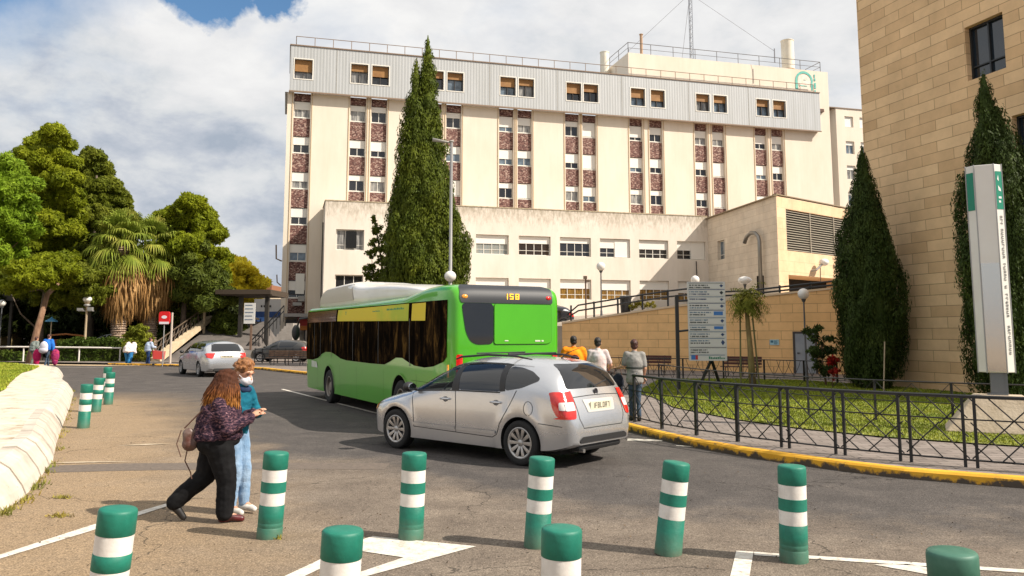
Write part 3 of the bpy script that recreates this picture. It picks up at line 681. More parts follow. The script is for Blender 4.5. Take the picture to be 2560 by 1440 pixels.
leg = [(rr*math.cos(R(a)), rr*math.sin(R(a))) for a in (90, 210, 330)]
for (x, y) in leg: mb.cyl((x, y, 0), (x, y, 14), 0.035, n=5)
for i in range(28):
    z0 = i*0.5
    for k in range(3):
        a, b_ = leg[k], leg[(k+1) % 3]
        if i % 2: a, b_ = b_, a
        mb.cyl((*a, z0), (*b_, z0+0.5), 0.02, n=4)
mb.build('lattice', mat('galvanised', (0.30, 0.31, 0.33), 0.4, 0.6), t_)
mb = MB()
for p in ((-7.3, -1.2), (9.0, -1.2), (0, 6)): mb.tube([(0, 0, 8.5), (p[0], p[1], 1.3)], 0.02, 4); mb.cyl((p[0], p[1], 0), (p[0], p[1], 1.6), 0.06, n=5)
mb.build('guy_wire', mat('wire_grey', (0.2, 0.2, 0.22), 0.5), t_)

# ---- low front block (podium)
pod = thing('hospital_annexe', 'low stained cream two storey block in front of the hospital tower', 'building', (HO.x-5*hn.x, HO.y-5*hn.y, 0), HA)
pw = [17.09, 21.22, 25.3, 29.38, 33.48, 37.58, 12.96]
H_ = [(a, a+3.15, 9.37, 11.2) for a in pw] + [(a, a+3.15, 5.26, 7.18) for a in pw] + [(4.4, 6.85, 9.4, 11.24), (4.4, 6.85, 5.3, 7.2), (8.6, 11.2, 9.4, 11.24), (8.6, 11.2, 5.3, 7.2)]
mb = MB(); holed(mb, 3.4, 41.0, 0, 13.75, H_, 0.0, 0.32)
mb.quad((3.4, 0, 0), (3.4, 0, 13.75), (3.4, 4.9, 13.75), (3.4, 4.9, 0)); mb.quad((3.4, 0.0, 13.75), (41.0, 0.0, 13.75), (41.0, 4.99, 13.75), (3.4, 4.99, 13.75))
mb.build('wall', m_pod, pod, fix=False)
cp = MB(); cp.box(3.35, 41.0, -0.04, 0.35, 13.752, 13.84); cp.box(3.35, 3.6, 0.35, 4.9, 13.752, 13.84); cp.build('coping', mat('coping_grey', (0.30, 0.24, 0.15), 0.9, col2=(0.5, 0.42, 0.3), scale=4), pod)
shl = [0.45, 0.38, 0.3, 0.5, 0.5, 0.5, 0.4]
m_curt = mat('blue_curtain', (0.16, 0.22, 0.26), 0.6, col2=(0.30, 0.27, 0.2), scale=6, stretch=(4, 1, 0.3))
m_warm = mat('warm_interior', (0.10, 0.055, 0.015), 0.15, col2=(0.30, 0.17, 0.04), scale=2.5, stretch=(3, 1, 0.6), spec=0.6)
for i, a in enumerate(pw):
    w = window(pod, a+.02, a+3.13, 9.38, 11.18, 0.32, shl[i], 3, m_white_f, [m_curt, m_glass, m_glass, m_glass, m_glass, m_glass, m_glass][i], sill=True, bars=1)
    if i in (3, 5): # one leaf closed right down
        MB().box(a+1.6, a+3.1, 0.18, 0.22, 9.42, 11.1).build('shutter', m_shut, w)
    window(pod, a+.02, a+3.13, 5.27, 7.16, 0.32, [0.5, 0.5, 0.45, 0.5, 0.45, 0.6, 0.4][i], 3, m_white_f, m_warm, bars=1)
window(pod, 4.42, 6.83, 9.41, 11.22, 0.32, 0, 2, m_white_f, m_glass_c, bars=1)
MB().box(5.3, 6.2, 0.12, 0.2, 9.6, 11.1).build('open_sash', m_glass, pod)
window(pod, 4.42, 6.83, 5.31, 7.18, 0.32, 0, 2, m_white_f, m_glass, bars=0)
window(pod, 8.62, 11.18, 9.41, 11.22, 0.32, .3, 2); window(pod, 8.62, 11.18, 5.31, 7.18, 0.32, .3, 2)
MB().cyl((39.6, -0.1, 9.2), (39.65, -0.1, 3.4), 0.05, n=6).build('drainpipe', m_dark_f, pod); MB().cyl((3.3, 1.5, 12), (3.3, 1.5, 3), 0.06, n=6).build('drainpipe', m_dark_f, pod)

# ---- right wing with louvres and vehicle entrance
J = Vector((HO.x-5*hn.x+41*hdr.x, HO.y-5*hn.y+41*hdr.y)); Kc = Vector((22.147, 67.242)); Lc = Vector((36.0, 78.7))
wing = thing('service_wing', 'pale block service wing with big louvre grille over a dark vehicle entrance', 'building', (Kc.x, Kc.y, 0), frame_on(Kc, Lc))
Mi = Matrix.Rotation(-frame_on(Kc, Lc), 3, 'Z')
Jl = Mi @ Vector((J.x-Kc.x, J.y-Kc.y, 0)); LL = (Lc-Kc).length
mb = MB(); holed(mb, 0, LL, 0, 8.85, [(1.42, 12.6, 3.8, 6.95)], 0.0, 3.0)
mb.build('lower_wall', m_peach, wing, fix=False)
mb = MB(); holed(mb, 0, LL, 8.852, 13.5, [(1.35, 13.6, 9.0, 12.55)], 0.0, 0.35)
mb.quad((0, 0, 13.5), (LL, 0, 13.5), (LL, 12, 13.5), (Jl.x, Jl.y, 13.5)); mb.quad((LL, 0, 0), (LL, 12, 0), (LL, 12, 13.5), (LL, 0, 13.5))
mb.build('upper_wall', m_peach, wing, fix=False)
# the long face towards the low block, built in its own frame
sf_rot = math.atan2(Jl.y, Jl.x)
SL = Jl.to_2d().length
mb = MB(); holed(mb, 0, SL, 0, 13.502, [(10.3, 11.9, 9.15, 11.0)], 0.0, -0.3)
so = mb.build('side_wall', m_wingw, wing, (0, 0, 0), sf_rot, fix=False)
wn = window(wing, 10.32, 11.88, 9.17, 10.98, -0.3, 0, 1, m_white_f, m_glass_b, bars=1); wn.rotation_euler = (0, 0, sf_rot)
wn.scale = (1, 1, 1)
cp = MB(); cp.box(-0.05, SL, -0.10, 0.25, 13.506, 13.60); co = cp.build('coping', mat('coping_dark', (0.25, 0.19, 0.12), 0.9), wing, (0, 0, 0), sf_rot)
cp = MB(); cp.box(-0.03, LL, -0.05, 0.3, 13.612, 13.70); cp.build('coping', _mats['coping_dark'], wing)
lv = MB()
for i in range(17):
    z0 = 9.06+i*0.206
    lv.add([(1.37, 0.05, z0), (13.58, 0.05, z0), (13.58, 0.28, z0+0.15), (1.37, 0.28, z0+0.15), (1.37, 0.05, z0+0.03), (13.58, 0.05, z0+0.03), (13.58, 0.28, z0+0.18), (1.37, 0.28, z0+0.18)],
           [(0,1,2,3), (4,5,6,7), (0,1,5,4), (3,2,6,7)])
lo = lv.build('louvre', mat('louvre_metal', (0.30, 0.26, 0.20), 0.5), wing)
lv = MB()
for x in (1.36, 5.2, 9.2, 13.5): lv.box(x-0.05, x+0.07, 0.01, 0.05, 9.0, 12.55)
lv.build('louvre_frame', mat('louvre_metal', (0.30, 0.26, 0.20)), wing)
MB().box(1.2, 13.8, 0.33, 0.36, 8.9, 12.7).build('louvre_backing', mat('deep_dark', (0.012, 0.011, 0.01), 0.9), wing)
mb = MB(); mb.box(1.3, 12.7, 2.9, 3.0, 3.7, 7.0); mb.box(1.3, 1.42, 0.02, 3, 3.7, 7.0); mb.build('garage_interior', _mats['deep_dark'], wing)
# bent duct on the side face
dt = MB(); q = lambda u, y, z: (u, y, z)
dt.tube([(2.35, 0.45, 5.6), (2.35, 0.45, 9.9), (2.5, 0.45, 10.35), (3.1, 0.45, 10.75), (3.9, 0.45, 10.85), (4.7, 0.45, 10.6), (5.15, 0.45, 10.1)], 0.17, 12)
do = dt.build('duct', mat('duct_steel', (0.25, 0.24, 0.22), 0.35, 0.7), wing, (0, 0, 0), sf_rot, smooth=True)
for (x, z) in ((5.3, 8.2),):
    f_ = MB(); f_.sph((x+0.55, -0.75, z), 0.42, 0.42, 0.32); f_.build('flood_lamp', mat('lamp_white', (0.75, 0.74, 0.70), 0.3), wing, smooth=True)
    f_ = MB(); f_.tube([(x-0.3, 0, z-0.75), (x-0.3, -0.5, z-0.7), (x+0.3, -0.75, z-0.15)], 0.1, 8); f_.build('lamp_bracket', _mats['grey_unit'], wing)
f_ = MB(); f_.sph((9.0, -0.3, 8.35), 0.16); f_.cyl((9.0, 0, 8.1), (9.0, -0.3, 8.3), 0.06); f_.build('camera_dome', _mats['lamp_white'], wing)
f_ = MB(); f_.tube([(6.4, -0.03, 8.3), (6.5, -0.03, 7.7), (6.45, -0.03, 6.6)], 0.03, 4); f_.build('cable', m_dark_f, wing)

# ---- more distant block on the right
BO = Vector((43.81, 110.0))
far = thing('apartment_block', 'distant cream block with narrow dark stair windows behind the hospital', 'building', (BO.x, BO.y, 0), HA)
fh = [(2.75, 4.15, 30.7, 32.25), (2.75, 4.15, 26.9, 28.7), (2.75, 4.15, 23.3, 25.25), (2.75, 4.15, 19.6, 21.5), (5.2, 6.6, 30.7, 32.25), (5.2, 6.6, 26.9, 28.7), (5.2, 6.6, 23.3, 25.25), (5.2, 6.6, 19.6, 21.5)]
mb = MB(); holed(mb, 1.35, 14, 0, 33.3, fh, 0, 0.3); mb.quad((1.35, 0, 0), (1.35, 0, 33.3), (1.35, 2, 33.3), (1.35, 2, 0))
mb.box(-6, 14, 2, 10, 0, 33.2); mb.quad((1.35, 0, 33.3), (14, 0, 33.3), (14, 2, 33.3), (1.35, 2, 33.3)); mb.build('wall', m_cream, far, fix=False)
cp = MB(); cp.box(-0.3, 14, -0.1, 2.2, 33.304, 33.42); cp.build('coping', m_rail, far)
for k, h in enumerate(fh): window(far, h[0]+.02, h[1]-.02, h[2]+.02, h[3]-.02, 0.3, [0.95, 0.3, 0.3, 0.2][k % 4], 1, m_white_f, [m_glass_c, m_glass_b][k % 2])
for (z0, z1) in ((31.0, 32.9), (29.0, 30.6), (25.9, 29.0-.2), (21.0, 25.2)):
    w = window(far, -0.2, 1.3, z0, z1, 1.96, 0, 2, m_rail, m_glass, sill=False, bars=3)

# ---- sandstone building on the right
SA = Vector((13.6, 28.5)); sdv = Vector((0.2873, -0.9578))
sand = thing('sandstone_building', 'tall building clad in sandstone courses filling the right edge', 'building', (SA.x, SA.y, 0), math.atan2(sdv.y, sdv.x))
m_stone = stone('sandstone_courses', (0.80, 0.56, 0.33), (0.55, 0.35, 0.185), (0.38, 0.25, 0.14), 1.35, 0.365, 0.011, dirt=0.55)
SMi = Matrix.Rotation(-math.atan2(sdv.y, sdv.x), 3, 'Z')
def sloc(x, y): v = SMi @ Vector((x-SA.x, y-SA.y, 0)); return (v.x, v.y)
swin = [(3.42, 4.84, 10.03, 11.8), (4.9, 6.3, 6.7, 8.5), (3.42, 4.84, 13.6, 15.4), (4.9, 6.3, 3.2, 5.0)]
SX0, SX1, SH = -1.42, 8.0, 17.5
mb = MB(); holed(mb, SX0, SX1, 0, SH, swin, 0.0, 0.28)
p_back = sloc(31, 37); p_fr = sloc(33, 26)
mb.quad((SX1, 0, 0), (*p_fr, 0), (*p_fr, SH), (SX1, 0, SH)); mb.quad((SX0, 0, 0), (SX0, 0, SH), (*p_back, SH), (*p_back, 0)); mb.quad((*p_fr, 0), (*p_back, 0), (*p_back, SH), (*p_fr, SH))
mb.add([(SX0, 0, SH), (SX1, 0, SH), (*p_fr, SH), (*p_back, SH)], [(0, 1, 2, 3)])
mb.build('wall', m_stone, sand, fix=False)
# rear wing, hidden behind the corner but throwing its shade over the retaining wall
a_ = sloc(13.35, 30.0); b_ = sloc(21.6, 48.2); c_ = sloc(34, 46); d_ = sloc(31, 37.05)
mb = MB(); mb.prism([a_, b_, c_, d_], 0, 12.0, 'z'); mb.build('rear_wing', m_stone, sand)
m_tint = mat('tinted_glass', (0.012, 0.02, 0.03), 0.05, spec=0.9)
for (a, b_, c, d) in swin:
    window(sand, a+.01, b_-.01, c+.01, d-.01, 0.28, 0, 1, mat('anthracite', (0.018, 0.02, 0.022), 0.4), m_tint, sill=False, bars=1, depth=0.10)

# ---- retaining wall, ramp and its railing
RW0 = Vector((2.82, 46.0)); RW1 = Vector((17.2, 36.9)); ra = frame_on(RW0, RW1); RL = (RW1-RW0).length
ret = thing('retaining_wall', 'ochre block retaining wall rising to the right behind the benches', 'wall', (RW0.x, RW0.y, 0), ra)
m_ret = stone('ochre_blocks', (0.82, 0.51, 0.235), (0.74, 0.45, 0.20), (0.42, 0.25, 0.11), 1.15, 0.43, 0.011, dirt=0.25)
def rz(u): return 2.56 + (4.12-2.56)*u/14.94 + 0.12*math.sin(u/14.94*math.pi)
us = [RL*i/16 for i in range(17)]
mb = MB(); n = len(us)
top = [(u, 0, rz(u)) for u in us]; bot = [(u, 0, 0) for u in us]; tb = [(u, 0.4, rz(u)) for u in us]; bb = [(u, 0.4, 0) for u in us]
mb.add(top+bot+tb+bb, [(i, i+1, n+i+1, n+i) for i in range(n-1)] + [(i, i+1, 2*n+i+1, 2*n+i) for i in range(n-1)] + [(2*n+i, 2*n+i+1, 3*n+i+1, 3*n+i) for i in range(n-1)] + [(0, n, 3*n, 2*n)])
mb.build('wall', m_ret, ret)
mb = MB(); ribz = [(u, -0.05, rz(u)+0.003) for u in us]; r2 = [(u, 0.5, rz(u)+0.003) for u in us]; r3 = [(u, -0.05, rz(u)+0.10) for u in us]; r4 = [(u, 0.5, rz(u)+0.10) for u in us]
mb.add(ribz+r2+r3+r4, [(i, i+1, n+i+1, n+i) for i in range(n-1)] + [(2*n+i, 2*n+i+1, 3*n+i+1, 3*n+i) for i in range(n-1)] + [(i, i+1, 2*n+i+1, 2*n+i) for i in range(n-1)] + [(n+i, n+i+1, 3*n+i+1, 3*n+i) for i in range(n-1)] + [(0, n, 3*n, 2*n)])
mb.build('coping', mat('pale_coping', (0.66, 0.50, 0.33), 0.9), ret)
# door in the wall
dr_ = MB(); dr_.box(12.62, 12.72, -0.06, -0.003, 0.14, 2.12); dr_.box(13.62, 13.72, -0.06, -0.003, 0.14, 2.12); dr_.box(12.72, 13.62, -0.06, -0.003, 2.02, 2.12)
dfr = dr_.build('door_frame', mat('brown_door_frame', (0.05, 0.04, 0.035), 0.6), ret)
dd = MB().box(12.723, 13.617, -0.045, -0.004, 0.15, 2.017).build('door', mat('grey_door', (0.235, 0.255, 0.29), 0.5, col2=(0.30, 0.315, 0.34), scale=2), ret)
h_ = MB(); h_.cyl((12.84, -0.045, 1.1), (12.84, -0.11, 1.1), 0.03); h_.cyl((12.83, -0.1, 1.1), (12.95, -0.1, 1.1), 0.018); h_.build('handle', black, dd)
pl_ = thing('wall_plaque', 'small pale blue plaque on the ochre wall left of the grey door', 'plaque', (RW0.x+math.cos(ra)*11.74+math.sin(ra)*0.004, RW0.y+math.sin(ra)*11.74-math.cos(ra)*0.004, 1.6), ra)
MB().box(-0.22, 0.22, -0.03, -0.001, -0.13, 0.13).build('plate', mat('plaque_blue', (0.35, 0.55, 0.62), 0.4), pl_)
mb = MB(); mb.box(-0.18, -0.05, -0.036, -0.031, -0.02, 0.09)
for i in range(4): mb.box(-0.02, 0.16-0.03*(i % 2), -0.036, -0.031, 0.06-0.05*i, 0.085-0.05*i)
mb.build('lettering', mat('plaque_ink', (0.04, 0.14, 0.22), 0.5), pl_)
# ramp surface behind the wall up to the annexe
m_ramp = mat('ramp_surface', (0.34, 0.28, 0.22), 0.9, col2=(0.42, 0.35, 0.28), scale=1.5, bump=0.3)
mb = MB(); pts = []
w0 = [RW0 + (RW1-RW0)*(u/RL) + Vector((-math.sin(ra), math.cos(ra)))*0.35 for u in us]
pA = Vector((HO.x-5*hn.x+2*hdr.x, HO.y-5*hn.y+2*hdr.y)); pB = J
far_e = [pA + (pB-pA)*(i/16) for i in range(14)] + [Vector((21.5, 70)), Vector((23.5, 68.6)), Vector((30, 73.8))]
mb.add([(p.x, p.y, rz(u)-0.10) for p, u in zip(w0, us)] + [(p.x, p.y, 2.3+1.5*min(1, i/13)) for i, p in enumerate(far_e)], [(i, i+1, n+i+1, n+i) for i in range(n-1)])
e0 = (w0[0].x, w0[0].y); e1 = (far_e[0].x, far_e[0].y); mb.add([(*e0, 0), (*e0, rz(0)-0.10), (*e1, 2.3), (*e1, 0)], [(0, 1, 2, 3)])
mb.build('ramp_terrace', m_ramp); bpy.data.objects['ramp_terrace']['kind'] = 'structure'
rl = thing('ramp_railing', 'black two-rail railing along the top of the ochre ramp wall', 'railing', (RW0.x, RW0.y, 0), ra)
pr = MB()
uu = [0.4 + 1.45*i for i in range(12)]
for u in uu: MB().box(u-0.04, u+0.04, 0.30, 0.38, rz(u)+0.10, rz(u)+1.0 if u < 8 else rz(u)+0.5).build('post', black, rl)
for (dz0, dz1) in ((0.93, 0.40), (0.62, 0.22)):
    pr.tube([(0.2, 0.27, rz(0.2)+dz0*0.55), (0.9, 0.27, rz(0.9)+dz0)] + [(u, 0.27, rz(u)+dz0+(dz1-dz0)*max(0, min(1, (u-7.5)/2))) for u in uu[1:]], 0.045, 6)
pr.build('handrail', black, rl)
# ================================================================ vegetation
RG = np.random.default_rng(42)
def leaf_mesh(name, P, Nn, size, mats, aspect=1.0, up=0.0, droop=None, jit=0.6, rg=RG):
    k = len(P); Nn = Nn + rg.normal(0, jit, (k, 3)); Nn /= np.linalg.norm(Nn, axis=1)[:, None]+1e-9
    T = rg.normal(0, 1, (k, 3)); T[:, 2] += up*3
    T -= Nn*np.sum(T*Nn, 1)[:, None]; T /= np.linalg.norm(T, axis=1)[:, None]+1e-9
    B = np.cross(Nn, T); s = size*rg.uniform(0.6, 1.4, k)[:, None]
    a = P - T*s*aspect*0.5; c = P + T*s*aspect*0.5; b = P + B*s*0.38 + T*s*0.1; d = P - B*s*0.38 + T*s*0.1
    v = np.stack([a, b, c, d], 1).reshape(-1, 3)
    me = bpy.data.meshes.new(name)
    me.vertices.add(4*k); me.vertices.foreach_set('co', v.astype(np.float32).ravel())
    me.loops.add(4*k); me.loops.foreach_set('vertex_index', np.arange(4*k, dtype=np.int32))
    me.polygons.add(k); me.polygons.foreach_set('loop_start', np.arange(0, 4*k, 4, dtype=np.int32))
    try: me.polygons.foreach_set('loop_total', np.full(k, 4, dtype=np.int32))
    except Exception: pass
    me.update(calc_edges=True); me.validate(); me.materials.append(mats); return me
def sphere_dirs(n, rg=RG):
    d = rg.normal(0, 1, (n, 3)); return d/np.linalg.norm(d, axis=1)[:, None]
def foliage(blobs, per_m2, leaf, m, name='crown', parent=None, sub=16, subr=0.38, origin=(0, 0, 0), aspect=1.5, up=0.15, lump=1.0, rg=RG):
    PP = []; NN = []
    o = np.array(origin)
    for (x, y, z, rx, rz) in blobs:
        c = np.array((x, y, z))-o; R3 = np.array((rx, rx, rz))
        d = sphere_dirs(sub, rg); d[:, 2] = np.abs(d[:, 2])*1.0*np.where(rg.random(sub) < 0.72, 1, -1)
        sc = c + d*R3*rg.uniform(0.45, 1.05, sub)[:, None]
        sr = subr*min(rx, rz*1.2)*rg.uniform(0.7, 1.35, sub)*lump
        for q in range(sub):
            n = max(12, int(4*math.pi*sr[q]**2*per_m2)); dd = sphere_dirs(n, rg)
            PP.append(sc[q] + dd*sr[q]*rg.uniform(0.7, 1.12, n)[:, None]*np.array((1, 1, 0.85))); NN.append(dd)
        nb = int(60*rx*rz*min(3, 0.15/leaf))+20; di = sphere_dirs(nb, rg); PP.append(c+di*R3*rg.uniform(0.2, 0.72, nb)[:, None]); NN.append(di)
    P = np.concatenate(PP); Nn = np.concatenate(NN)
    return link(name, leaf_mesh(name, P, Nn, leaf, m, aspect, up, rg=rg), parent)
def core(blobs, m, parent, origin, f=0.42):      # inner twigs and old needles that stop the light
    mb = MB()
    for (x, y, z, rx, rz) in blobs:
        mb.sph((x-origin[0], y-origin[1], z-origin[2]), rx*f, rx*f, rz*f, 8, 6)
    return mb.build('inner_twigs', m, parent)
def leaf_mat(name, c1, c2, c3, var=0.35, sc=0.6, trans=0.25):
    m, nt, b, vec = new_mat(name)
    c = ramp_(nt, noise_(nt, vec, sc, 5, 0.6), [(0.3, c1), (0.5, c2), (0.7, c3)])
    gi = N(nt, 'ShaderNodeNewGeometry').outputs['Random Per Island']
    c = mix_(nt, 1.0, c, ramp_(nt, gi, [(0.0, 1-var), (1.0, 1+var)]), 'MULTIPLY')
    nt.links.new(c, b.inputs['Base Color']); b.inputs['Roughness'].default_value = 0.55; b.inputs['Specular IOR Level'].default_value = 0.10
    if trans:
        tr = N(nt, 'ShaderNodeBsdfTranslucent', {0: c}); ms = N(nt, 'ShaderNodeMixShader', {0: trans})
        nt.links.new(b.outputs[0], ms.inputs[1]); nt.links.new(tr.outputs[0], ms.inputs[2])
        nt.links.new(ms.outputs[0], [n for n in nt.nodes if n.type == 'OUTPUT_MATERIAL'][0].inputs[0])
    return m
m_bark = mat('pine_bark', (0.16, 0.085, 0.05), 0.95, col2=(0.30, 0.18, 0.11), scale=5, bump=0.9, bscale=14, stretch=(1, 1, 0.35))
m_bark_d = mat('grey_bark', (0.07, 0.055, 0.04), 0.95, col2=(0.16, 0.12, 0.09), scale=5, bump=0.9, bscale=14, stretch=(1, 1, 0.35))
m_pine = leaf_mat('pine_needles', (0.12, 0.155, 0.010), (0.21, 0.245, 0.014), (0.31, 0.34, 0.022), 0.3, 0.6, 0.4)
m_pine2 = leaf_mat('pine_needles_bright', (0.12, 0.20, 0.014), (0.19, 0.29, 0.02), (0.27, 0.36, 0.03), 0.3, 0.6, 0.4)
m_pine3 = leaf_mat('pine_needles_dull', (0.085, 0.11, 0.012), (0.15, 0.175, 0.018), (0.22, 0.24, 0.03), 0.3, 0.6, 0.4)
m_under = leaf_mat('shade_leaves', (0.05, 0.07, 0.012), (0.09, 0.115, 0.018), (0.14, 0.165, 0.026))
m_deep = leaf_mat('painted_shade_leaves', (0.014, 0.022, 0.006), (0.026, 0.036, 0.009), (0.045, 0.058, 0.013))  # understory shade put into the leaf colour, darker than the other trees
m_cyp = leaf_mat('cypress_sprays', (0.050, 0.072, 0.010), (0.088, 0.115, 0.013), (0.14, 0.165, 0.018), 0.4, 0.9, 0.25)
m_cyp2 = leaf_mat('dark_cypress_sprays', (0.028, 0.045, 0.011), (0.046, 0.070, 0.016), (0.075, 0.102, 0.024), 0.4, 1.2, 0.2)
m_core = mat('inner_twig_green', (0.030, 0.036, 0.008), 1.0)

def tree(name, label, base, trunk, blobs, m, per, leaf, group=None, bark=None, limbs=6, tr=0.3, sub=27, cat='tree', seed=1, corem=True, aspect=2.4):
    t = thing(name, label, cat, base, 0, group); rg = np.random.default_rng(seed); rr = random.Random(seed)
    mb = MB(); pts = [Vector(p)-Vector(base) for p in trunk]
    # bend and taper
    n = len(pts); mb.tube(pts, [tr*(1-0.75*i/(n-1)) for i in range(n)], 10)
    for i in range(limbs):
        bl = blobs[rr.randrange(len(blobs))]; tgt = Vector(bl[:3])-Vector(base)-Vector((0, 0, bl[4]*0.5))
        f = rr.uniform(0.45, 0.95); k = min(int(f*(n-1)), n-2); st = pts[k]+(pts[k+1]-pts[k])*(f*(n-1)-k)
        if tgt.z < st.z: st = pts[0]+(pts[-1]-pts[0])*0.35
        mid = (st+tgt)/2+Vector((rr.uniform(-.3, .3), rr.uniform(-.3, .3), -0.3)); mb.tube([st, mid, tgt], [tr*0.28, tr*0.16, tr*0.05], 6)
    mb.build('trunk', bark or m_bark, t, smooth=True)
    foliage(blobs, per, leaf, m, 'crown', t, sub, origin=base, rg=rg, aspect=aspect)
    pass
    return t
P0 = [(-25.79, 39.12, 8.89, 1.16, 0.96), (-25.87, 40.83, 10.33, 0.84, 0.64), (-24.98, 40.63, 9.46, 0.8, 0.64), (-25.08, 39.41, 8.74, 0.78, 0.58), (-24.32, 39.99, 8.44, 0.63, 0.51), (-24.8, 39.88, 7.82, 0.83, 0.63), (-24.45, 40.36, 7.08, 0.64, 0.52), (-25.43, 40.69, 6.71, 0.8, 0.64), (-25.22, 39.02, 7.3, 1.15, 0.77), (-24.81, 38.87, 5.72, 0.77, 0.57), (-24.95, 40.81, 6.21, 0.52, 0.36), (-26.73, 39.84, 7.41, 1.18, 1.18), (-27.5, 40.5, 9.3, 1.5, 1.2), (-28.3, 39.9, 7.0, 1.4, 1.1)]
P1 = [(-34.4, 60.0, 17.25, 0.38, 0.55), (-32.3, 57.6, 6.9, 1.3, 0.9), (-31.6, 56.6, 5.9, 1.1, 0.65), (-30.7, 52.4, 5.5, 1.4, 0.7), (-31.9, 52.8, 6.2, 1.3, 0.8), (-29.6, 53.0, 6.0, 1.2, 0.6), (-32.6, 53.2, 5.0, 1.0, 0.5), (-33.95, 58.54, 16.64, 0.81, 0.69), (-36.1, 61.39, 16.41, 1.15, 0.91), (-34.66, 61.05, 16.11, 1.08, 0.9), (-35.69, 59.02, 14.94, 1.1, 0.87), (-34.59, 59.98, 14.85, 1.48, 1.06), (-33.22, 59.8, 14.66, 0.77, 0.77), (-37.03, 60.61, 14.21, 0.9, 0.72), (-36.09, 61.16, 13.7, 1.39, 1.02), (-32.7, 58.38, 13.17, 1.15, 0.98), (-34.8, 58.11, 11.94, 1.26, 0.92), (-35.03, 61.34, 12.18, 1.39, 1.09), (-32.93, 59.73, 12.06, 0.88, 0.77), (-34.32, 61.05, 10.75, 1.38, 0.96), (-33.88, 58.01, 9.88, 1.26, 0.97), (-32.79, 59.78, 9.37, 1.18, 0.88), (-34.7, 60.89, 8.74, 1.38, 0.9), (-35.02, 58.91, 8.23, 1.34, 0.87), (-34.22, 61.78, 7.61, 1.4, 0.79), (-35.6, 61.61, 6.99, 1.52, 0.85), (-35.0, 58.12, 6.42, 1.32, 0.8)]
P2 = [(-33.94, 64.54, 16.15, 0.83, 0.76), (-35.6, 67.39, 15.58, 1.26, 1.0), (-34.4, 67.06, 15.17, 1.06, 0.92), (-34.6, 65.02, 13.78, 1.28, 1.02), (-33.44, 65.98, 13.62, 1.17, 0.98), (-34.1, 65.8, 12.42, 1.49, 1.04), (-32.7, 66.61, 12.72, 0.98, 0.85), (-32.41, 67.16, 11.79, 0.86, 0.73), (-34.12, 64.38, 11.39, 1.27, 1.01), (-32.19, 64.11, 10.71, 1.26, 0.95), (-35.23, 67.34, 9.8, 1.66, 1.19), (-35.1, 65.73, 7.97, 1.62, 1.17), (-31.65, 67.05, 10.94, 0.73, 0.66), (-32.4, 65.5, 9.4, 1.5, 1.2), (-32.9, 65.5, 7.6, 1.5, 1.2)]
P3 = [(-24.79, 62.17, 11.85, 1.1, 0.74), (-27.16, 65.74, 11.75, 1.17, 0.84), (-25.02, 65.32, 11.36, 1.16, 0.84), (-27.01, 62.77, 11.0, 0.93, 0.74), (-23.67, 63.98, 10.21, 0.82, 0.57), (-25.65, 63.75, 10.34, 1.38, 0.94), (-27.31, 64.76, 9.82, 1.28, 0.96), (-24.99, 65.44, 9.58, 1.29, 0.84), (-22.6, 61.97, 9.48, 0.61, 0.43), (-24.26, 61.64, 8.21, 1.64, 1.09), (-27.3, 65.68, 8.29, 1.62, 1.16), (-23.62, 63.66, 7.94, 1.13, 0.82), (-23.25, 65.31, 7.93, 0.58, 0.71), (-24.58, 61.51, 6.37, 1.82, 1.21), (-23.57, 63.73, 6.21, 1.26, 1.13), (-27.61, 65.11, 6.3, 1.6, 1.28), (-24.04, 62.64, 4.91, 1.73, 1.23), (-27.34, 66.23, 4.42, 1.63, 1.3), (-23.61, 66.01, 6.69, 0.65, 0.78), (-26.83, 61.65, 7.6, 1.21, 1.03)]
U = [(-35.13, 56.54, 5.74, 1.67, 0.84), (-35.1, 59.39, 5.34, 1.76, 0.76), (-32.87, 59.05, 5.32, 1.75, 0.87), (-30.08, 57.02, 5.77, 1.4, 0.96), (-34.94, 57.98, 6.69, 1.71, 0.86), (-29.86, 57.8, 4.83, 1.31, 0.74), (-31.68, 58.61, 4.15, 1.44, 0.69), (-33.46, 59.16, 4.6, 1.46, 0.64)]
U2 = [(-26.6, 64.4, 5.6, 1.3, 1.1), (-26.0, 64.0, 3.8, 1.25, 0.95), (-27.2, 64.5, 4.8, 1.2, 0.9)]
UD = [(-41.2, 66.54, 4.44, 2.62, 1.97), (-39.51, 69.39, 3.86, 2.73, 2.05), (-35.91, 69.06, 3.51, 2.72, 2.04), (-31.56, 67.02, 3.47, 2.64, 1.98), (-40.6, 67.98, 2.17, 3.01, 1.67), (-36.5, 67.8, 2.17, 3.01, 1.67), (-31.3, 66.11, 6.37, 1.95, 1.95), (-35.66, 69.34, 8.3, 2.05, 2.05), (-38.6, 68.8, 7.2, 2.4, 1.9), (-31.5, 68.0, 1.6, 2.6, 1.5), (-42.5, 69, 7.5, 2.2, 1.8)]
UE = [(-28.88, 68.61, 2.17, 2.37, 1.69), (-25.78, 69.16, 3.52, 2.04, 1.7), (-23.41, 66.38, 2.48, 1.63, 1.31), (-28.5, 68.0, 4.8, 2.0, 1.7), (-28.2, 66.8, 7.2, 1.8, 1.5)]
YT = [(-29.4, 84.54, 8.01, 1.17, 0.75), (-31.0, 87.39, 7.13, 1.12, 0.86), (-29.61, 87.06, 7.54, 0.94, 0.77), (-29.9, 85.02, 5.74, 1.09, 0.92), (-29.15, 85.98, 4.94, 0.93, 0.93), (-29.9, 85.8, 4.3, 1.01, 0.76), (-30.4, 86, 8.9, 1.0, 0.7), (-28.3, 86, 7.2, .9, .7)]
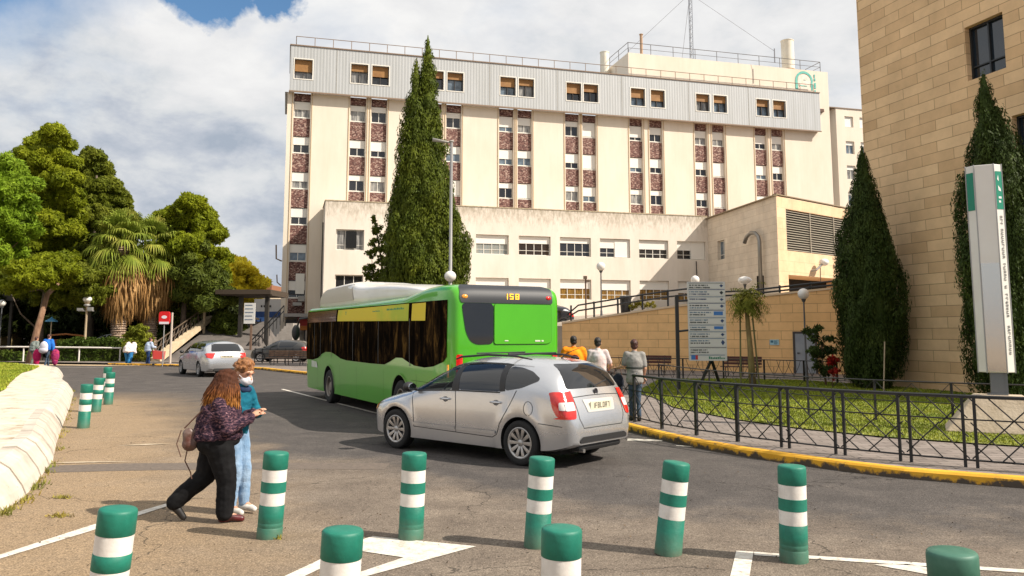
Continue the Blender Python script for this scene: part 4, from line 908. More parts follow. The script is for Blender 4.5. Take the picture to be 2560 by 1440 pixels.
tree('pine_tree', 'bright green rounded pine cut off by the left edge of the photo', (-29.6, 40.6, 0.45), [(-29.6, 40.6, 0.45), (-28.9, 40.4, 4), (-27.4, 40.2, 7), (-26.0, 40, 9)], P0, m_pine2, 126, 0.108, bark=m_bark, seed=1, sub=30)
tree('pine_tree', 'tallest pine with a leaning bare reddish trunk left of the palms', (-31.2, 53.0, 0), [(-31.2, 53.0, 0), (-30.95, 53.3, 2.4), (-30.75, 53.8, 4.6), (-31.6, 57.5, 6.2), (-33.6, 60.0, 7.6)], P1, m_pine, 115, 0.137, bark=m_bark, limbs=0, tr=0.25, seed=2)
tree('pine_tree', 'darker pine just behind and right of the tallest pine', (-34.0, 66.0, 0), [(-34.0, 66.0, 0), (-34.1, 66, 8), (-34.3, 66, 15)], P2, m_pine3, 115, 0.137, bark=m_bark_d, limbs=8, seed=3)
tree('pine_tree', 'broad dark pine with sunlit top between the palms and the hospital', (-25.5, 64.0, 0), [(-25.5, 64.0, 0), (-25.6, 64, 5), (-25.4, 63.8, 11)], P3[:13] + P3[18:], m_pine, 115, 0.137, bark=m_bark_d, limbs=9, seed=4)
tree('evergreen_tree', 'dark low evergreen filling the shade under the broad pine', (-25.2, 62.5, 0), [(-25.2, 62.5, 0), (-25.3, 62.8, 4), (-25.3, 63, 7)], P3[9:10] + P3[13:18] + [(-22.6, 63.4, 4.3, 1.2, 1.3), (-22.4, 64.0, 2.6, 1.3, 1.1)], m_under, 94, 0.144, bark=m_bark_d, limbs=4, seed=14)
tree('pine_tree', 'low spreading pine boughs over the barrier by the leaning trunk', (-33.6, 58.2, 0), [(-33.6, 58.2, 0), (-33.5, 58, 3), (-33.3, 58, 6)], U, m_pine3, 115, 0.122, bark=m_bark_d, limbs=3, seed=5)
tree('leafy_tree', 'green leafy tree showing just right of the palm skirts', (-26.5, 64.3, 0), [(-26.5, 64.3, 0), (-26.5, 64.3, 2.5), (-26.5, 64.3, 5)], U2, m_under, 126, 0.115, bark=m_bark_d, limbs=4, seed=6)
tree('evergreen_tree', 'dense evergreen with deep shade painted into its leaves behind the left barrier', (-37, 68, 0), [(-37, 68, 0), (-37, 68, 4), (-36.5, 68, 8)], UD, m_deep, 46, 0.216, bark=m_bark_d, limbs=5, seed=7, corem=False)
tree('evergreen_tree', 'dense evergreen with deep shade painted into its leaves behind the palm trunks', (-27, 68, 0), [(-27, 68, 0), (-27, 68, 3), (-27, 67.6, 7)], UE, m_deep, 54, 0.202, bark=m_bark_d, limbs=4, seed=8, corem=False)
m_yt = leaf_mat('autumn_leaves', (0.62, 0.50, 0.02), (0.78, 0.65, 0.04), (0.85, 0.74, 0.07), 0.3, 0.6, 0.3)
tree('autumn_tree', 'yellow autumn tree seen over the dark walkway canopy', (-29.8, 86, 0), [(-29.8, 86, 0), (-29.8, 86, 4), (-29.8, 86, 8)], [(x+1.1, y, z+0.3, a*1.35, b_*1.35) for x, y, z, a, b_ in YT], m_yt, 45, 0.22, bark=m_bark_d, limbs=5, seed=9)
tree('autumn_tree', 'orange tipped tree low behind the walkway post', (-26.6, 74, 0), [(-26.6, 74, 0), (-26.6, 74, 3)], [(-26.0, 74, 4.7, 0.7, 0.6), (-25.4, 74.4, 4.0, 0.8, 0.6), (-26.9, 74.2, 4.0, 0.8, 0.7), (-26.0, 74.0, 3.2, 0.9, 0.6)],
     leaf_mat('orange_leaves', (0.16, 0.13, 0.02), (0.45, 0.20, 0.03), (0.62, 0.28, 0.06), 0.3, 0.9), 30, 0.2, bark=m_bark_d, limbs=3, seed=10)
tree('bush', 'rounded mid green bush behind the red sign', (-28.0, 65.5, 0), [(-28.0, 65.5, 0), (-28.0, 65.5, 1.5), (-28.0, 65.6, 3)], [(-27.9, 65.0, 3.9, 1.2, 0.8), (-27.2, 66.0, 3.5, 1.1, 0.8), (-29.4, 66.0, 3.7, 1.0, 0.75), (-27.7, 65.1, 2.9, 1.4, 0.7), (-26.4, 65.6, 2.7, 1.0, 0.7), (-28.9, 65.4, 4.6, 0.75, 0.5), (-27.8, 65.6, 1.7, 1.8, 1.0)],
     leaf_mat('bush_leaves', (0.06, 0.10, 0.012), (0.10, 0.16, 0.018), (0.17, 0.23, 0.03)), 60, 0.14, tr=0.12, limbs=4, cat='bush', seed=11)
tree('bush', 'small yellow green bush at the right end of the clipped hedge', (-25.4, 55.4, 0), [(-25.4, 55.4, 0), (-25.4, 55.4, 0.8), (-25.4, 55.4, 1.5)], [(-25.2, 55.1, 2.25, 0.5, 0.35), (-25.8, 55.6, 1.85, 0.55, 0.3), (-24.9, 55.4, 1.7, 0.5, 0.4), (-25.4, 55.4, 1.2, 0.8, 0.6), (-24.9, 55.2, 0.7, 0.6, 0.5)],
     leaf_mat('yellow_green_leaves', (0.12, 0.14, 0.015), (0.19, 0.21, 0.02), (0.28, 0.28, 0.04)), 90, 0.11, tr=0.07, limbs=3, cat='bush', seed=12)
# clipped hedges
def hedge(label, x0, x1, y0, y1, z1, m, n, leaf, seed):
    t = thing('hedge', label, 'hedge', ((x0+x1)/2, (y0+y1)/2, 0)); rg = np.random.default_rng(seed)
    hx, hy = (x1-x0)/2, (y1-y0)/2
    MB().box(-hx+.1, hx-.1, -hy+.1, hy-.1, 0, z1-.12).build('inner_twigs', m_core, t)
    P = np.stack([rg.uniform(-hx, hx, n), rg.uniform(-hy, hy, n), rg.uniform(0.05, z1, n)], 1); Nn = np.zeros((n, 3))
    f = rg.integers(0, 5, n)
    for i, (ax, v, nn) in enumerate(((1, -hy, (0, -1, 0)), (1, -hy, (0, -1, 0)), (2, z1, (0, 0, 1)), (0, hx, (1, 0, 0)), (0, -hx, (-1, 0, 0)))):
        k = f == i; P[k, ax] = v + rg.normal(0, 0.05, k.sum()); Nn[k] = nn
    P += 0.09*np.sin(P[:, [1, 2, 0]]*3.1)+0.05*np.sin(P[:, [2, 0, 1]]*7.3)
    link('foliage', leaf_mesh('foliage', P, Nn, leaf, m, 1.3, rg=rg), t); return t
m_hedge = leaf_mat('hedge_leaves', (0.035, 0.06, 0.010), (0.06, 0.095, 0.014), (0.10, 0.13, 0.02))
hedge('clipped dark green hedge box behind the white barrier', -31.2, -25.6, 56.5, 58.2, 1.62, m_hedge, 7000, 0.13, 5)
hedge('low dark hedge strip at the far left edge behind the barrier', -42, -33.8, 56.4, 57.6, 0.75, m_hedge, 4000, 0.13, 6)

# ---- cypresses: a cloud of upright sprays over a tapering body
def cypress(label, base, stems, m, n_plume, per, leaf, seed, plume=(0.34, 0.85), group=None):
    t = thing('cypress_tree', label, 'tree', base, 0, group); rg = np.random.default_rng(seed)
    PP = []; NN = []; bx, by = base[0], base[1]; mbc = MB()
    for si, (sx, sy, prof, share) in enumerate(stems):
        zs = np.array([p[0] for p in prof]); rs = np.array([p[1] for p in prof])
        k = int(n_plume*share)
        zz = []; wmax = rs.max()
        while len(zz) < k:
            z = rg.uniform(zs[0], zs[-1]); r = np.interp(z, zs, rs)
            if rg.random() < (r+0.12)/wmax: zz.append(z)
        zz = np.array(zz); r = np.interp(zz, zs, rs); a = rg.uniform(0, 2*np.pi, k)
        lump = 1 + 0.14*np.sin(3*a+zz*1.1+si) + 0.10*np.sin(5*a-zz*2.3) + rg.normal(0, 0.05, k)
        cx = sx-bx + np.cos(a)*r*lump*0.86; cy = sy-by + np.sin(a)*r*lump*0.86
        for i in range(k):
            pr = plume[0]*(0.35+0.65*min(1, r[i]/max(0.6, wmax*0.6)))*rg.uniform(0.65, 1.35); ph = plume[1]*pr/plume[0]*rg.uniform(0.7, 1.2)
            q = max(10, int(per*pr*ph*8)); d = sphere_dirs(q, rg)
            zc = max(zz[i], ph*0.6)
            taper = 1-0.45*np.clip(d[:, 2], 0, 1)
            PP.append(np.stack([cx[i]+d[:, 0]*pr*taper, cy[i]+d[:, 1]*pr*taper, zc+d[:, 2]*ph-base[2]], 1)); out = np.array((math.cos(a[i]), math.sin(a[i]), 0.25)); NN.append(d*0.8+out*0.6)
        mbc.lathe([(max(0.01, rr_*0.70), z-base[2]) for z, rr_ in prof], 12, Matrix.Translation((sx-bx, sy-by, 0)))
    P = np.concatenate(PP); Nn = np.concatenate(NN)
    link('crown', leaf_mesh('crown', P, Nn, leaf, m, 2.1, 1.3, jit=0.45, rg=rg), t)
    mbc.build('inner_twigs', m, t, smooth=True)
    mb = MB()
    for (sx, sy, prof, share) in stems: mb.tube([(0, 0, 0), (sx-bx, sy-by, 1.5), (sx-bx, sy-by, prof[-1][0]-base[2]-0.5)], [0.28, 0.2, 0.02], 8)
    mb.build('trunk', m_bark_d, t, smooth=True)
    return t
cypress('tall twin-tipped cypress spire in front of the hospital', (-5.1, 48.0, 1.0), [
    (-5.15, 48.0, [(1.2, 1.9), (3.0, 2.55), (6.4, 2.55), (8.5, 2.25), (9.9, 1.78), (11.5, 1.42), (13.5, 1.06), (15.0, 0.84), (16.4, 0.64), (17.3, 0.58), (18.5, 0.36), (19.4, 0.2), (20.2, 0.03)], 0.64),
    (-5.80, 47.7, [(1.2, 1.2), (3.0, 1.5), (6.4, 1.5), (9.9, 1.35), (11.5, 1.1), (13.5, 0.92), (15.0, 0.68), (16.6, 0.38), (17.6, 0.25), (18.4, 0.03)], 0.36)], m_cyp, 2600, 95, 0.082, 21, (0.24, 0.50))
cypress('dark cypress on the lawn at the corner of the sandstone building', (12.3, 28.0, 0.16), [
    (12.3, 28.0, [(0.35, 0.55), (0.9, 0.95), (2.0, 1.10), (3.4, 1.14), (4.6, 0.98), (5.8, 0.72), (6.8, 0.46), (7.6, 0.27), (8.1, 0.14), (8.5, 0.02)], 1.0)], m_cyp2, 1500, 210, 0.044, 22, (0.11, 0.34), 'dark cypresses by the sandstone wall')
cypress('dark cypress rising behind the tall white totem sign', (13.45, 22.2, 0.16), [
    (13.5, 22.2, [(0.35, 0.7), (0.9, 1.05), (2.5, 1.2), (4.5, 1.12), (6.0, 0.92), (7.2, 0.6), (8.0, 0.3), (8.3, 0.2)], 0.8),
    (13.22, 22.1, [(4.0, 0.3), (6.0, 0.45), (7.2, 0.36), (8.2, 0.26), (8.8, 0.16), (9.25, 0.03)], 0.2)], m_cyp2, 1500, 210, 0.042, 23, (0.12, 0.38), 'dark cypresses by the sandstone wall')
# staked sapling pole by the cypress
mb = MB(); mb.tube([(12.0, 26.6, 0.16), (12.25, 26.9, 1.75)], 0.022, 6)
o = mb.build('wooden_stake', mat('pale_wood', (0.42, 0.33, 0.22), 0.8)); tag(o, 'thin pale stake leaning against the dark cypress on the lawn', 'stake')
# shrubs
t = tree('shrub', 'dark spiky shrub poking out left of the lawn cypress', (11.3, 29.6, 0.16), [(11.3, 29.6, 0.16), (11.2, 29.6, 1.0), (11.25, 29.7, 1.8)],
     [(10.95, 29.5, 2.05, 0.42, 0.22), (11.2, 29.7, 1.75, 0.5, 0.26), (10.9, 29.4, 1.35, 0.4, 0.2), (11.3, 29.6, 1.3, 0.45, 0.3), (11.35, 29.6, 0.8, 0.4, 0.3)], m_cyp2, 160, 0.08, tr=0.04, limbs=5, sub=9, cat='shrub', seed=31, corem=False)
t = tree('flowering_shrub', 'small shrub with red flowers beside the lawn cypress', (11.25, 28.9, 0.16), [(11.25, 28.9, 0.16), (11.25, 28.9, 0.8)], [(11.22, 28.85, 1.02, 0.2, 0.22), (11.3, 28.8, 0.62, 0.2, 0.2)],
     leaf_mat('red_petals', (0.10, 0.02, 0.01), (0.38, 0.02, 0.015), (0.50, 0.04, 0.03)), 200, 0.06, tr=0.02, limbs=2, sub=7, cat='shrub', seed=32, corem=False)
tree('leafy_tree', 'loose dark green tree leaning out left of the big cypress', (-7.9, 50.5, 1.5), [(-7.9, 50.5, 1.5), (-7.9, 50.3, 4), (-8.1, 50.2, 6.5), (-8.5, 50, 8.9)],
     [(-8.62, 50.0, 9.0, 0.22, 0.35), (-8.35, 50.1, 8.35, 0.4, 0.35), (-7.9, 50.2, 7.9, 0.5, 0.4), (-8.6, 50, 7.6, 0.35, 0.25), (-8.1, 50.2, 7.2, 0.75, 0.4), (-8.7, 50, 6.9, 0.4, 0.25), (-8.0, 50.2, 6.4, 0.85, 0.4), (-8.75, 50, 6.1, 0.45, 0.3), (-8.3, 50.2, 5.6, 0.95, 0.45), (-7.7, 50.2, 5.0, 1.1, 0.5), (-8.5, 50, 4.9, 0.7, 0.35), (-8.0, 50.2, 4.2, 1.1, 0.5), (-7.6, 50.2, 3.3, 1.2, 0.6)],
     m_cyp, 80, 0.12, bark=m_bark_d, tr=0.13, limbs=10, sub=11, seed=33, corem=False, aspect=2.0)
tree('shrub', 'small yellow flowering shrub on the ramp behind the railing', (7.9, 49.4, 3.3), [(7.9, 49.4, 3.3), (7.9, 49.4, 3.7)], [(7.7, 49.4, 3.75, 0.45, 0.25), (8.3, 49.5, 3.7, 0.4, 0.22), (7.3, 49.5, 3.6, 0.35, 0.2)],
     leaf_mat('olive_yellow', (0.08, 0.09, 0.012), (0.20, 0.17, 0.02), (0.40, 0.28, 0.03)), 120, 0.08, tr=0.03, limbs=2, sub=8, cat='shrub', seed=34, corem=False)
tree('shrub', 'leafy green shrub above the dark parked car by the ramp', (2.3, 50.0, 2.3), [(2.3, 50.0, 2.3), (2.3, 50, 3.0)], [(2.4, 50, 3.5, 0.55, 0.35), (2.9, 50.2, 3.2, 0.5, 0.3), (1.9, 50, 3.2, 0.5, 0.3), (3.4, 50, 3.0, .35, .22)],
     leaf_mat('fresh_leaves', (0.08, 0.12, 0.012), (0.15, 0.19, 0.02), (0.26, 0.26, 0.04)), 100, 0.1, tr=0.04, limbs=2, sub=9, cat='shrub', seed=35, corem=False)

# ---- fan palms
m_frond = leaf_mat('palm_green', (0.12, 0.17, 0.02), (0.21, 0.26, 0.035), (0.36, 0.34, 0.07), 0.25, 0.8, 0.3)
m_frond_d = leaf_mat('palm_dead', (0.22, 0.115, 0.040), (0.36, 0.20, 0.075), (0.50, 0.31, 0.13), 0.3, 1.2, 0.1)
m_ptrunk = mat('palm_trunk', (0.20, 0.13, 0.09), 0.95, col2=(0.40, 0.30, 0.22), scale=4, bump=1.0, bscale=9)
def palm(label, base, H, crown_r, seed, n_green=46, n_dead=130, tr=0.45, group=None):
    t = thing('palm_tree', label, 'tree', base, 0, group); rr = random.Random(seed)
    mb = MB(); z = 0; prof = []
    while z < H-0.3:
        prof += [(tr*(1.12-0.03*z), z), (tr*(0.92-0.03*z), z+0.13), (tr*(1.1-0.03*z), z+0.16)]; z += 0.17
    mb.lathe(prof, 14)
    for i in range(260):  # stubs of old leaf bases
        a = rr.uniform(0, 6.28); zz = rr.uniform(0.1, H-0.5); r0 = tr*(1.0-0.03*zz)
        p = Vector((math.cos(a)*r0, math.sin(a)*r0, zz)); q = p+Vector((math.cos(a)*0.13, math.sin(a)*0.13, 0.16))
        s = Vector((-math.sin(a), math.cos(a), 0))*0.06; mb.add([p-s, p+s, q+s*0.6, q-s*0.6, p+Vector((0, 0, .1))], [(0, 1, 2, 3), (0, 3, 4), (1, 4, 2)])
    mb.build('trunk', m_ptrunk, t)
    def fan(mb, o, az, el, plen, flen, nseg, droop):
        d = Vector((math.cos(az)*math.cos(el), math.sin(az)*math.cos(el), math.sin(el)))
        side = Vector((-math.sin(az), math.cos(az), 0)); up = side.cross(d)*-1
        pts = []; p = o.copy(); dd = d.copy()
        for k in range(5):
            pts.append(p.copy()); p = p+dd*(plen/4); dd = (dd+Vector((0, 0, -droop*0.10))).normalized()
        tip = pts[-1]; w = 0.022
        for k in range(4): mb.add([pts[k]-side*w, pts[k]+side*w, pts[k+1]+side*w, pts[k+1]-side*w], [(0, 1, 2, 3)])
        for s in range(nseg):
            an = (s/(nseg-1)-0.5)*R(200); v = (dd*math.cos(an)+side*math.sin(an)).normalized(); L = flen*(0.72+0.28*math.cos(an))*rr.uniform(0.85, 1.1)
            q0 = tip; q1 = tip+v*L*0.5+Vector((0, 0, -droop*0.05*L)); q2 = tip+v*L*0.82+Vector((0, 0, -droop*0.30*L)); q3 = tip+v*L*0.95+Vector((rr.gauss(0, .03), rr.gauss(0, .03), -droop*(0.55+rr.uniform(0, .25))*L))
            n_ = v.cross(up); n_ = n_.normalized() if n_.length > 1e-4 else side
            a0, a1, a2 = 0.012, 0.036*flen/0.9, 0.026*flen/0.9
            mb.add([q0-n_*a0, q0+n_*a0, q1+n_*a1, q1-n_*a1, q2+n_*a2, q2-n_*a2, q3], [(0, 1, 2, 3), (3, 2, 4, 5), (5, 4, 6)])
    g = MB(); top = Vector((0, 0, H))
    for i in range(n_green):
        f = (i+0.5)/n_green; az = i*2.39996+rr.uniform(-.2, .2); el = R(86)-f**1.4*R(112)+rr.uniform(-.1, .1)
        fan(g, top+Vector((0, 0, -0.5*f)), az, el, crown_r*0.52*rr.uniform(0.85, 1.1), crown_r*0.50, 24, 0.42+0.75*f)
    g.build('fronds', m_frond, t, fix=False)
    d_ = MB()
    for i in range(n_dead):
        f = i/n_dead; az = rr.uniform(0, 6.28); el = R(-35)-f*R(48)+rr.uniform(-.1, .1); z0 = H-0.4-f*H*0.36
        o = Vector((math.cos(az)*tr*0.9, math.sin(az)*tr*0.9, z0))
        fan(d_, o, az, el, crown_r*(0.50-0.32*f)*rr.uniform(0.7, 1.2), crown_r*(0.48-0.12*f), 12, 1.5)
    d_.build('dead_skirt', m_frond_d, t, fix=False)
    return t
palm('nearer fan palm with pale rough trunk and brown skirt of dead leaves', (-28.9, 60.0, 0), 8.7, 3.1, 3, tr=0.50, group='fan palms by the left road')
palm('fan palm with dark trunk standing just behind the nearer palm', (-27.3, 61.6, 0), 8.5, 3.0, 5, n_green=36, n_dead=110, tr=0.48, group='fan palms by the left road')

# ---- young drooping tree tied to stakes, by the information board
t = thing('young_tree', 'young tree with drooping yellow green sprays tied to two stakes by the board', 'tree', (8.45, 29.3, 0.16))
mb = MB(); mb.tube([(0.12, 0, 0), (0.07, 0, 1.3), (-0.02, 0, 2.9), (0.02, 0, 3.3)], [0.14, 0.10, 0.07, 0.04], 8); mb.build('trunk', mat('young_bark', (0.33, 0.26, 0.10), 0.9, col2=(0.20, 0.13, 0.06), scale=6, stretch=(1, 1, .3)), t, smooth=True)
mb = MB(); mb.tube([(-0.28, 0.1, 0), (-0.22, 0.1, 2.7)], 0.03, 6); mb.tube([(0.34, -0.05, 0), (0.16, -0.05, 2.7)], 0.03, 6); mb.tube([(-0.3, 0.05, 1.95), (0.3, 0, 1.95)], 0.02, 5); mb.build('stake', mat('green_stake', (0.16, 0.15, 0.06), 0.8), t)
mb = MB(); rr = random.Random(8)
for i in range(95):
    az = rr.uniform(0, 6.28); el = rr.uniform(-0.3, 1.35); L = rr.uniform(0.55, 1.05); p = Vector((0, 0, rr.uniform(2.7, 3.3))); d = Vector((math.cos(az)*math.cos(el), math.sin(az)*math.cos(el), math.sin(el)))
    for k in range(8):
        q = p+d*L/8; d = (d+Vector((0, 0, -0.26))).normalized(); sd_ = d.cross(Vector((0, 0, 1))); sd_ = sd_.normalized() if sd_.length > .01 else Vector((1, 0, 0))
        for sg in (-1, 1):
            e = p+sd_*sg*rr.uniform(.09, .15)+d*0.10+Vector((0, 0, -0.05)); mb.add([p, p+d*0.05, e+d*0.03, e], [(0, 1, 2, 3)])
        p = q
mb.build('crown', leaf_mat('drooping_leaves', (0.10, 0.12, 0.015), (0.20, 0.21, 0.03), (0.33, 0.30, 0.05), 0.35, 1.5, 0.3), t, fix=False)
# ================================================================ vehicles
def pchip(xs, ys):
    xs = list(xs); ys = list(ys); n = len(xs); h = [xs[i+1]-xs[i] for i in range(n-1)]; d = [(ys[i+1]-ys[i])/h[i] for i in range(n-1)]
    m = [d[0]] + [0 if d[i-1]*d[i] <= 0 else 2*d[i-1]*d[i]/(d[i-1]+d[i]) for i in range(1, n-1)] + [d[-1]]
    def f(x):
        if x <= xs[0]: return ys[0]
        if x >= xs[-1]: return ys[-1]
        i = max(k for k in range(n-1) if xs[k] <= x); t = (x-xs[i])/h[i]
        return (2*t**3-3*t**2+1)*ys[i]+(t**3-2*t**2+t)*h[i]*m[i]+(-2*t**3+3*t**2)*ys[i+1]+(t**3-t**2)*h[i]*m[i+1]
    return f
def loft_body(stations, zt, zb, P, z0f, eb=0.5, ea=0.91, nside=7, ntop=22, arch=(), flare=0.02, inset=0.0, belt=None):
    """closed car body: cross sections along x"""
    vs = []; rings = []
    for x in stations:
        top, bot, w = zt(x)-inset, zb(x)+inset, P(x)-inset; z0 = bot+(top-bot)*z0f
        if belt: z0 = min(belt, bot+(top-bot)*0.62)
        sec = [(0, bot), (w*0.55, bot), (w*0.86, bot), (w*0.955, bot+0.025)]
        for k in range(1, nside+1):
            t = k/nside; z = bot+0.025+(z0-bot-0.025)*t; sec.append((w*(1-0.045*(1-t)**1.6), z))
        for k in range(1, ntop+1):
            a = math.pi/2*k/ntop; sec.append((w*max(0, math.cos(a))**ea, z0+(top-z0)*math.sin(a)**eb))
        out = []
        for (y, z) in sec:
            for (ax, r) in arch:
                dd = math.hypot(x-ax, z-r*0.9); q = math.exp(-((dd-r*1.22)/0.07)**2) if dd > r else 0
                if y > w*0.6: y = y+flare*q
            out.append((y, z))
        full = [(y, z) for y, z in out]+[(-y, z) for y, z in reversed(out[1:-1])]
        rings.append([len(vs)+i for i in range(len(full))]); vs += [(x, y, z) for y, z in full]
    fs = []; n = len(rings[0])
    for a, b in zip(rings[:-1], rings[1:]):
        for i in range(n): fs.append((a[i], a[(i+1) % n], b[(i+1) % n], b[i]))
    fs.append(tuple(reversed(rings[0]))); fs.append(tuple(rings[-1]))
    mb = MB(); mb.v = vs; mb.f = fs; mb.m = [0]*len(fs); return mb
def boolean(me, cutters, name='tmp'):
    o = link(name, me)
    cs = []
    for c in cutters:
        co = link('cut', c); cs.append(co); md = o.modifiers.new('b', 'BOOLEAN'); md.operation = 'DIFFERENCE'; md.solver = 'EXACT'; md.object = co
    bpy.context.view_layer.update()
    r = applied(o)
    for c in cs+[o]: bpy.data.objects.remove(c)
    return r
def bvh_of(me):
    return BVHTree.FromPolygons([v.co.copy() for v in me.vertices], [tuple(p.vertices) for p in me.polygons])
def patch(bvh, poly, axis, sgn, off=0.004, cell=0.05, thick=0.0):
    """2D outline projected on the body. axis 'y': poly=(x,z), ray along -sgn*y; axis 'x': poly=(y,z); axis 'z': poly=(x,y)"""
    bm = bmesh.new()
    f = bm.faces.new([bm.verts.new((p[0], p[1], 0)) for p in poly])
    for ax in (0, 1):
        lo = min(p[ax] for p in poly); hi = max(p[ax] for p in poly); k = int((hi-lo)/cell)
        for i in range(1, k+1):
            c = [0, 0, 0]; c[ax] = lo+(hi-lo)*i/(k+1); nn = [0, 0, 0]; nn[ax] = 1
            bmesh.ops.bisect_plane(bm, geom=bm.verts[:]+bm.edges[:]+bm.faces[:], plane_co=c, plane_no=nn)
    bmesh.ops.triangulate(bm, faces=[f for f in bm.faces if len(f.verts) > 4])
    bm.verts.ensure_lookup_table(); vs = []
    bad = set()
    for i, v in enumerate(bm.verts):
        a, b = v.co.x, v.co.y; v.index = i
        if axis == 'y': o, d = Vector((a, 6*sgn, b)), Vector((0, -sgn, 0))
        elif axis == 'x': o, d = Vector((12*sgn, a, b)), Vector((-sgn, 0, 0))
        else: o, d = Vector((a, b, 8*sgn)), Vector((0, 0, -sgn))
        hit, nr, _, _ = bvh.ray_cast(o, d)
        if hit is None: bad.add(i); vs.append((0, 0, 0)); continue
        if nr.dot(d) > 0: nr = -nr
        if abs(nr.dot(d)) < 0.10 or (axis == 'y' and abs(hit.y) < 0.45): bad.add(i); vs.append((0, 0, 0)); continue
        h = hit - d*off*0.4 + nr*off; vs.append(tuple(h))
    fs = [tuple(v.index for v in f.verts) for f in bm.faces if not any(v.index in bad for v in f.verts)]
    bm.free(); return vs, fs
def patch_obj(name, bvh, polys, mats, parent, axis='y', sgn=1, off=0.004, cell=0.05, mirror=False, smooth=True):
    mb = MB()
    for poly in polys:
        vs, fs = patch(bvh, poly, axis, sgn, off, cell); mb.add(vs, fs)
        if mirror: vs2, fs2 = patch(bvh, poly, axis, -sgn, off, cell); mb.add(vs2, fs2)
    return mb.build(name, mats, parent, smooth=smooth)
def stroke(pts, w):     # thin closed strip along a polyline
    L = []; Rr = []
    for i, p in enumerate(pts):
        a = Vector(pts[max(i-1, 0)]); c = Vector(pts[min(i+1, len(pts)-1)]); t = (c-a).normalized(); n = Vector((-t.y, t.x))*w/2
        L.append(tuple(Vector(p)+n)); Rr.append(tuple(Vector(p)-n))
    return [[L[i], L[i+1], Rr[i+1], Rr[i]] for i in range(len(pts)-1)]
def rounded(poly, r=0.04, n=4):
    out = []; k = len(poly)
    for i in range(k):
        p0, p1, p2 = Vector(poly[i-1]), Vector(poly[i]), Vector(poly[(i+1) % k]); a = (p0-p1); b = (p2-p1)
        rr_ = min(r, a.length*0.45, b.length*0.45); a = p1+a.normalized()*rr_; b = p1+b.normalized()*rr_
        for j in range(n+1):
            t = j/n; out.append(tuple((1-t)**2*a+2*t*(1-t)*p1+t*t*b))
    return out
m_tyre = mat('tyre_rubber', (0.012, 0.012, 0.012), 0.85, bump=0.3, bscale=40)
m_alloy = mat('alloy', (0.42, 0.41, 0.40), 0.32, 0.85)
m_under_b = mat('underbody', (0.008, 0.008, 0.008), 0.9)
def wheel(parent, x, y, R_, w, side, rim_r, spokes=10, m_rim=None, name='wheel', steel=False):
    Mx = Matrix.Translation((x, y, R_)) @ Matrix.Rotation(R(-90)*side, 4, 'X')   # local +z points outward
    hub = MB(); hub.lathe([(0.02, -w*0.45), (rim_r*0.96, -w*0.45), (rim_r*0.96, w*0.18), (0.02, w*0.2)], 24)
    o = hub.build(name, m_under_b, parent, smooth=False); o.matrix_local = Mx
    ty = MB(); ty.lathe([(rim_r, -w*0.45), (R_*0.94, -w*0.5), (R_, -w*0.36), (R_, w*0.36), (R_*0.985, w*0.44), (R_*0.94, w*0.5), (R_*0.80, w*0.53), (rim_r, w*0.46), (rim_r-0.01, w*0.3), (rim_r-0.01, -w*0.4)], 40, cap=False)
    ty.build('tyre', m_tyre, o, sharp=40)
    rm = MB(); rm.lathe([(rim_r+0.004, w*0.44), (rim_r+0.002, w*0.475), (rim_r-0.012, w*0.485), (rim_r-0.035, w*0.42), (rim_r-0.04, w*0.25)], 40, cap=False)
    if steel:
        rm.lathe([(rim_r-0.04, w*0.25), (rim_r*0.7, w*0.05), (rim_r*0.5, w*0.02), (rim_r*0.42, w*0.30), (rim_r*0.2, w*0.34), (0.01, w*0.34)], 32, cap=False)
        for k in range(10):
            a = 2*math.pi*k/10; rm.lathe([(0.018, w*0.02), (0.018, w*0.09), (0.01, w*0.11)], 6, Matrix.Translation((math.cos(a)*rim_r*0.6, math.sin(a)*rim_r*0.6, 0.02)))
    else:
        for k in range(spokes):
            a = 2*math.pi*k/spokes; c, s = math.cos(a), math.sin(a); Mr = Matrix.Rotation(a, 4, 'Z')
            r0, r1 = rim_r*0.16, rim_r-0.02; w0, w1 = rim_r*0.07, rim_r*0.13
            rm.add([(r0, -w0, w*0.36), (r1, -w1, w*0.45), (r1, w1, w*0.45), (r0, w0, w*0.36), (r0, -w0*1.2, w*0.24), (r1, -w1*1.1, w*0.3), (r1, w1*1.1, w*0.3), (r0, w0*1.2, w*0.24), ((r0+r1)/2, 0, w*0.455)],
                   [(0,1,8), (1,2,8), (2,3,8), (3,0,8), (0,1,5,4), (1,2,6,5), (2,3,7,6)], Mr)
        rm.lathe([(rim_r*0.22, w*0.3), (rim_r*0.21, w*0.40), (rim_r*0.14, w*0.43), (0.005, w*0.44)], 20, cap=False)
    rm.build('rim', m_rim or m_alloy, o, sharp=35); return o
def arch_cut(x, R_, half, r):
    c = MB(); c.cyl((x, -half-0.3, R_), (x, half+0.3, R_), r, n=40); return c.mesh('cut')
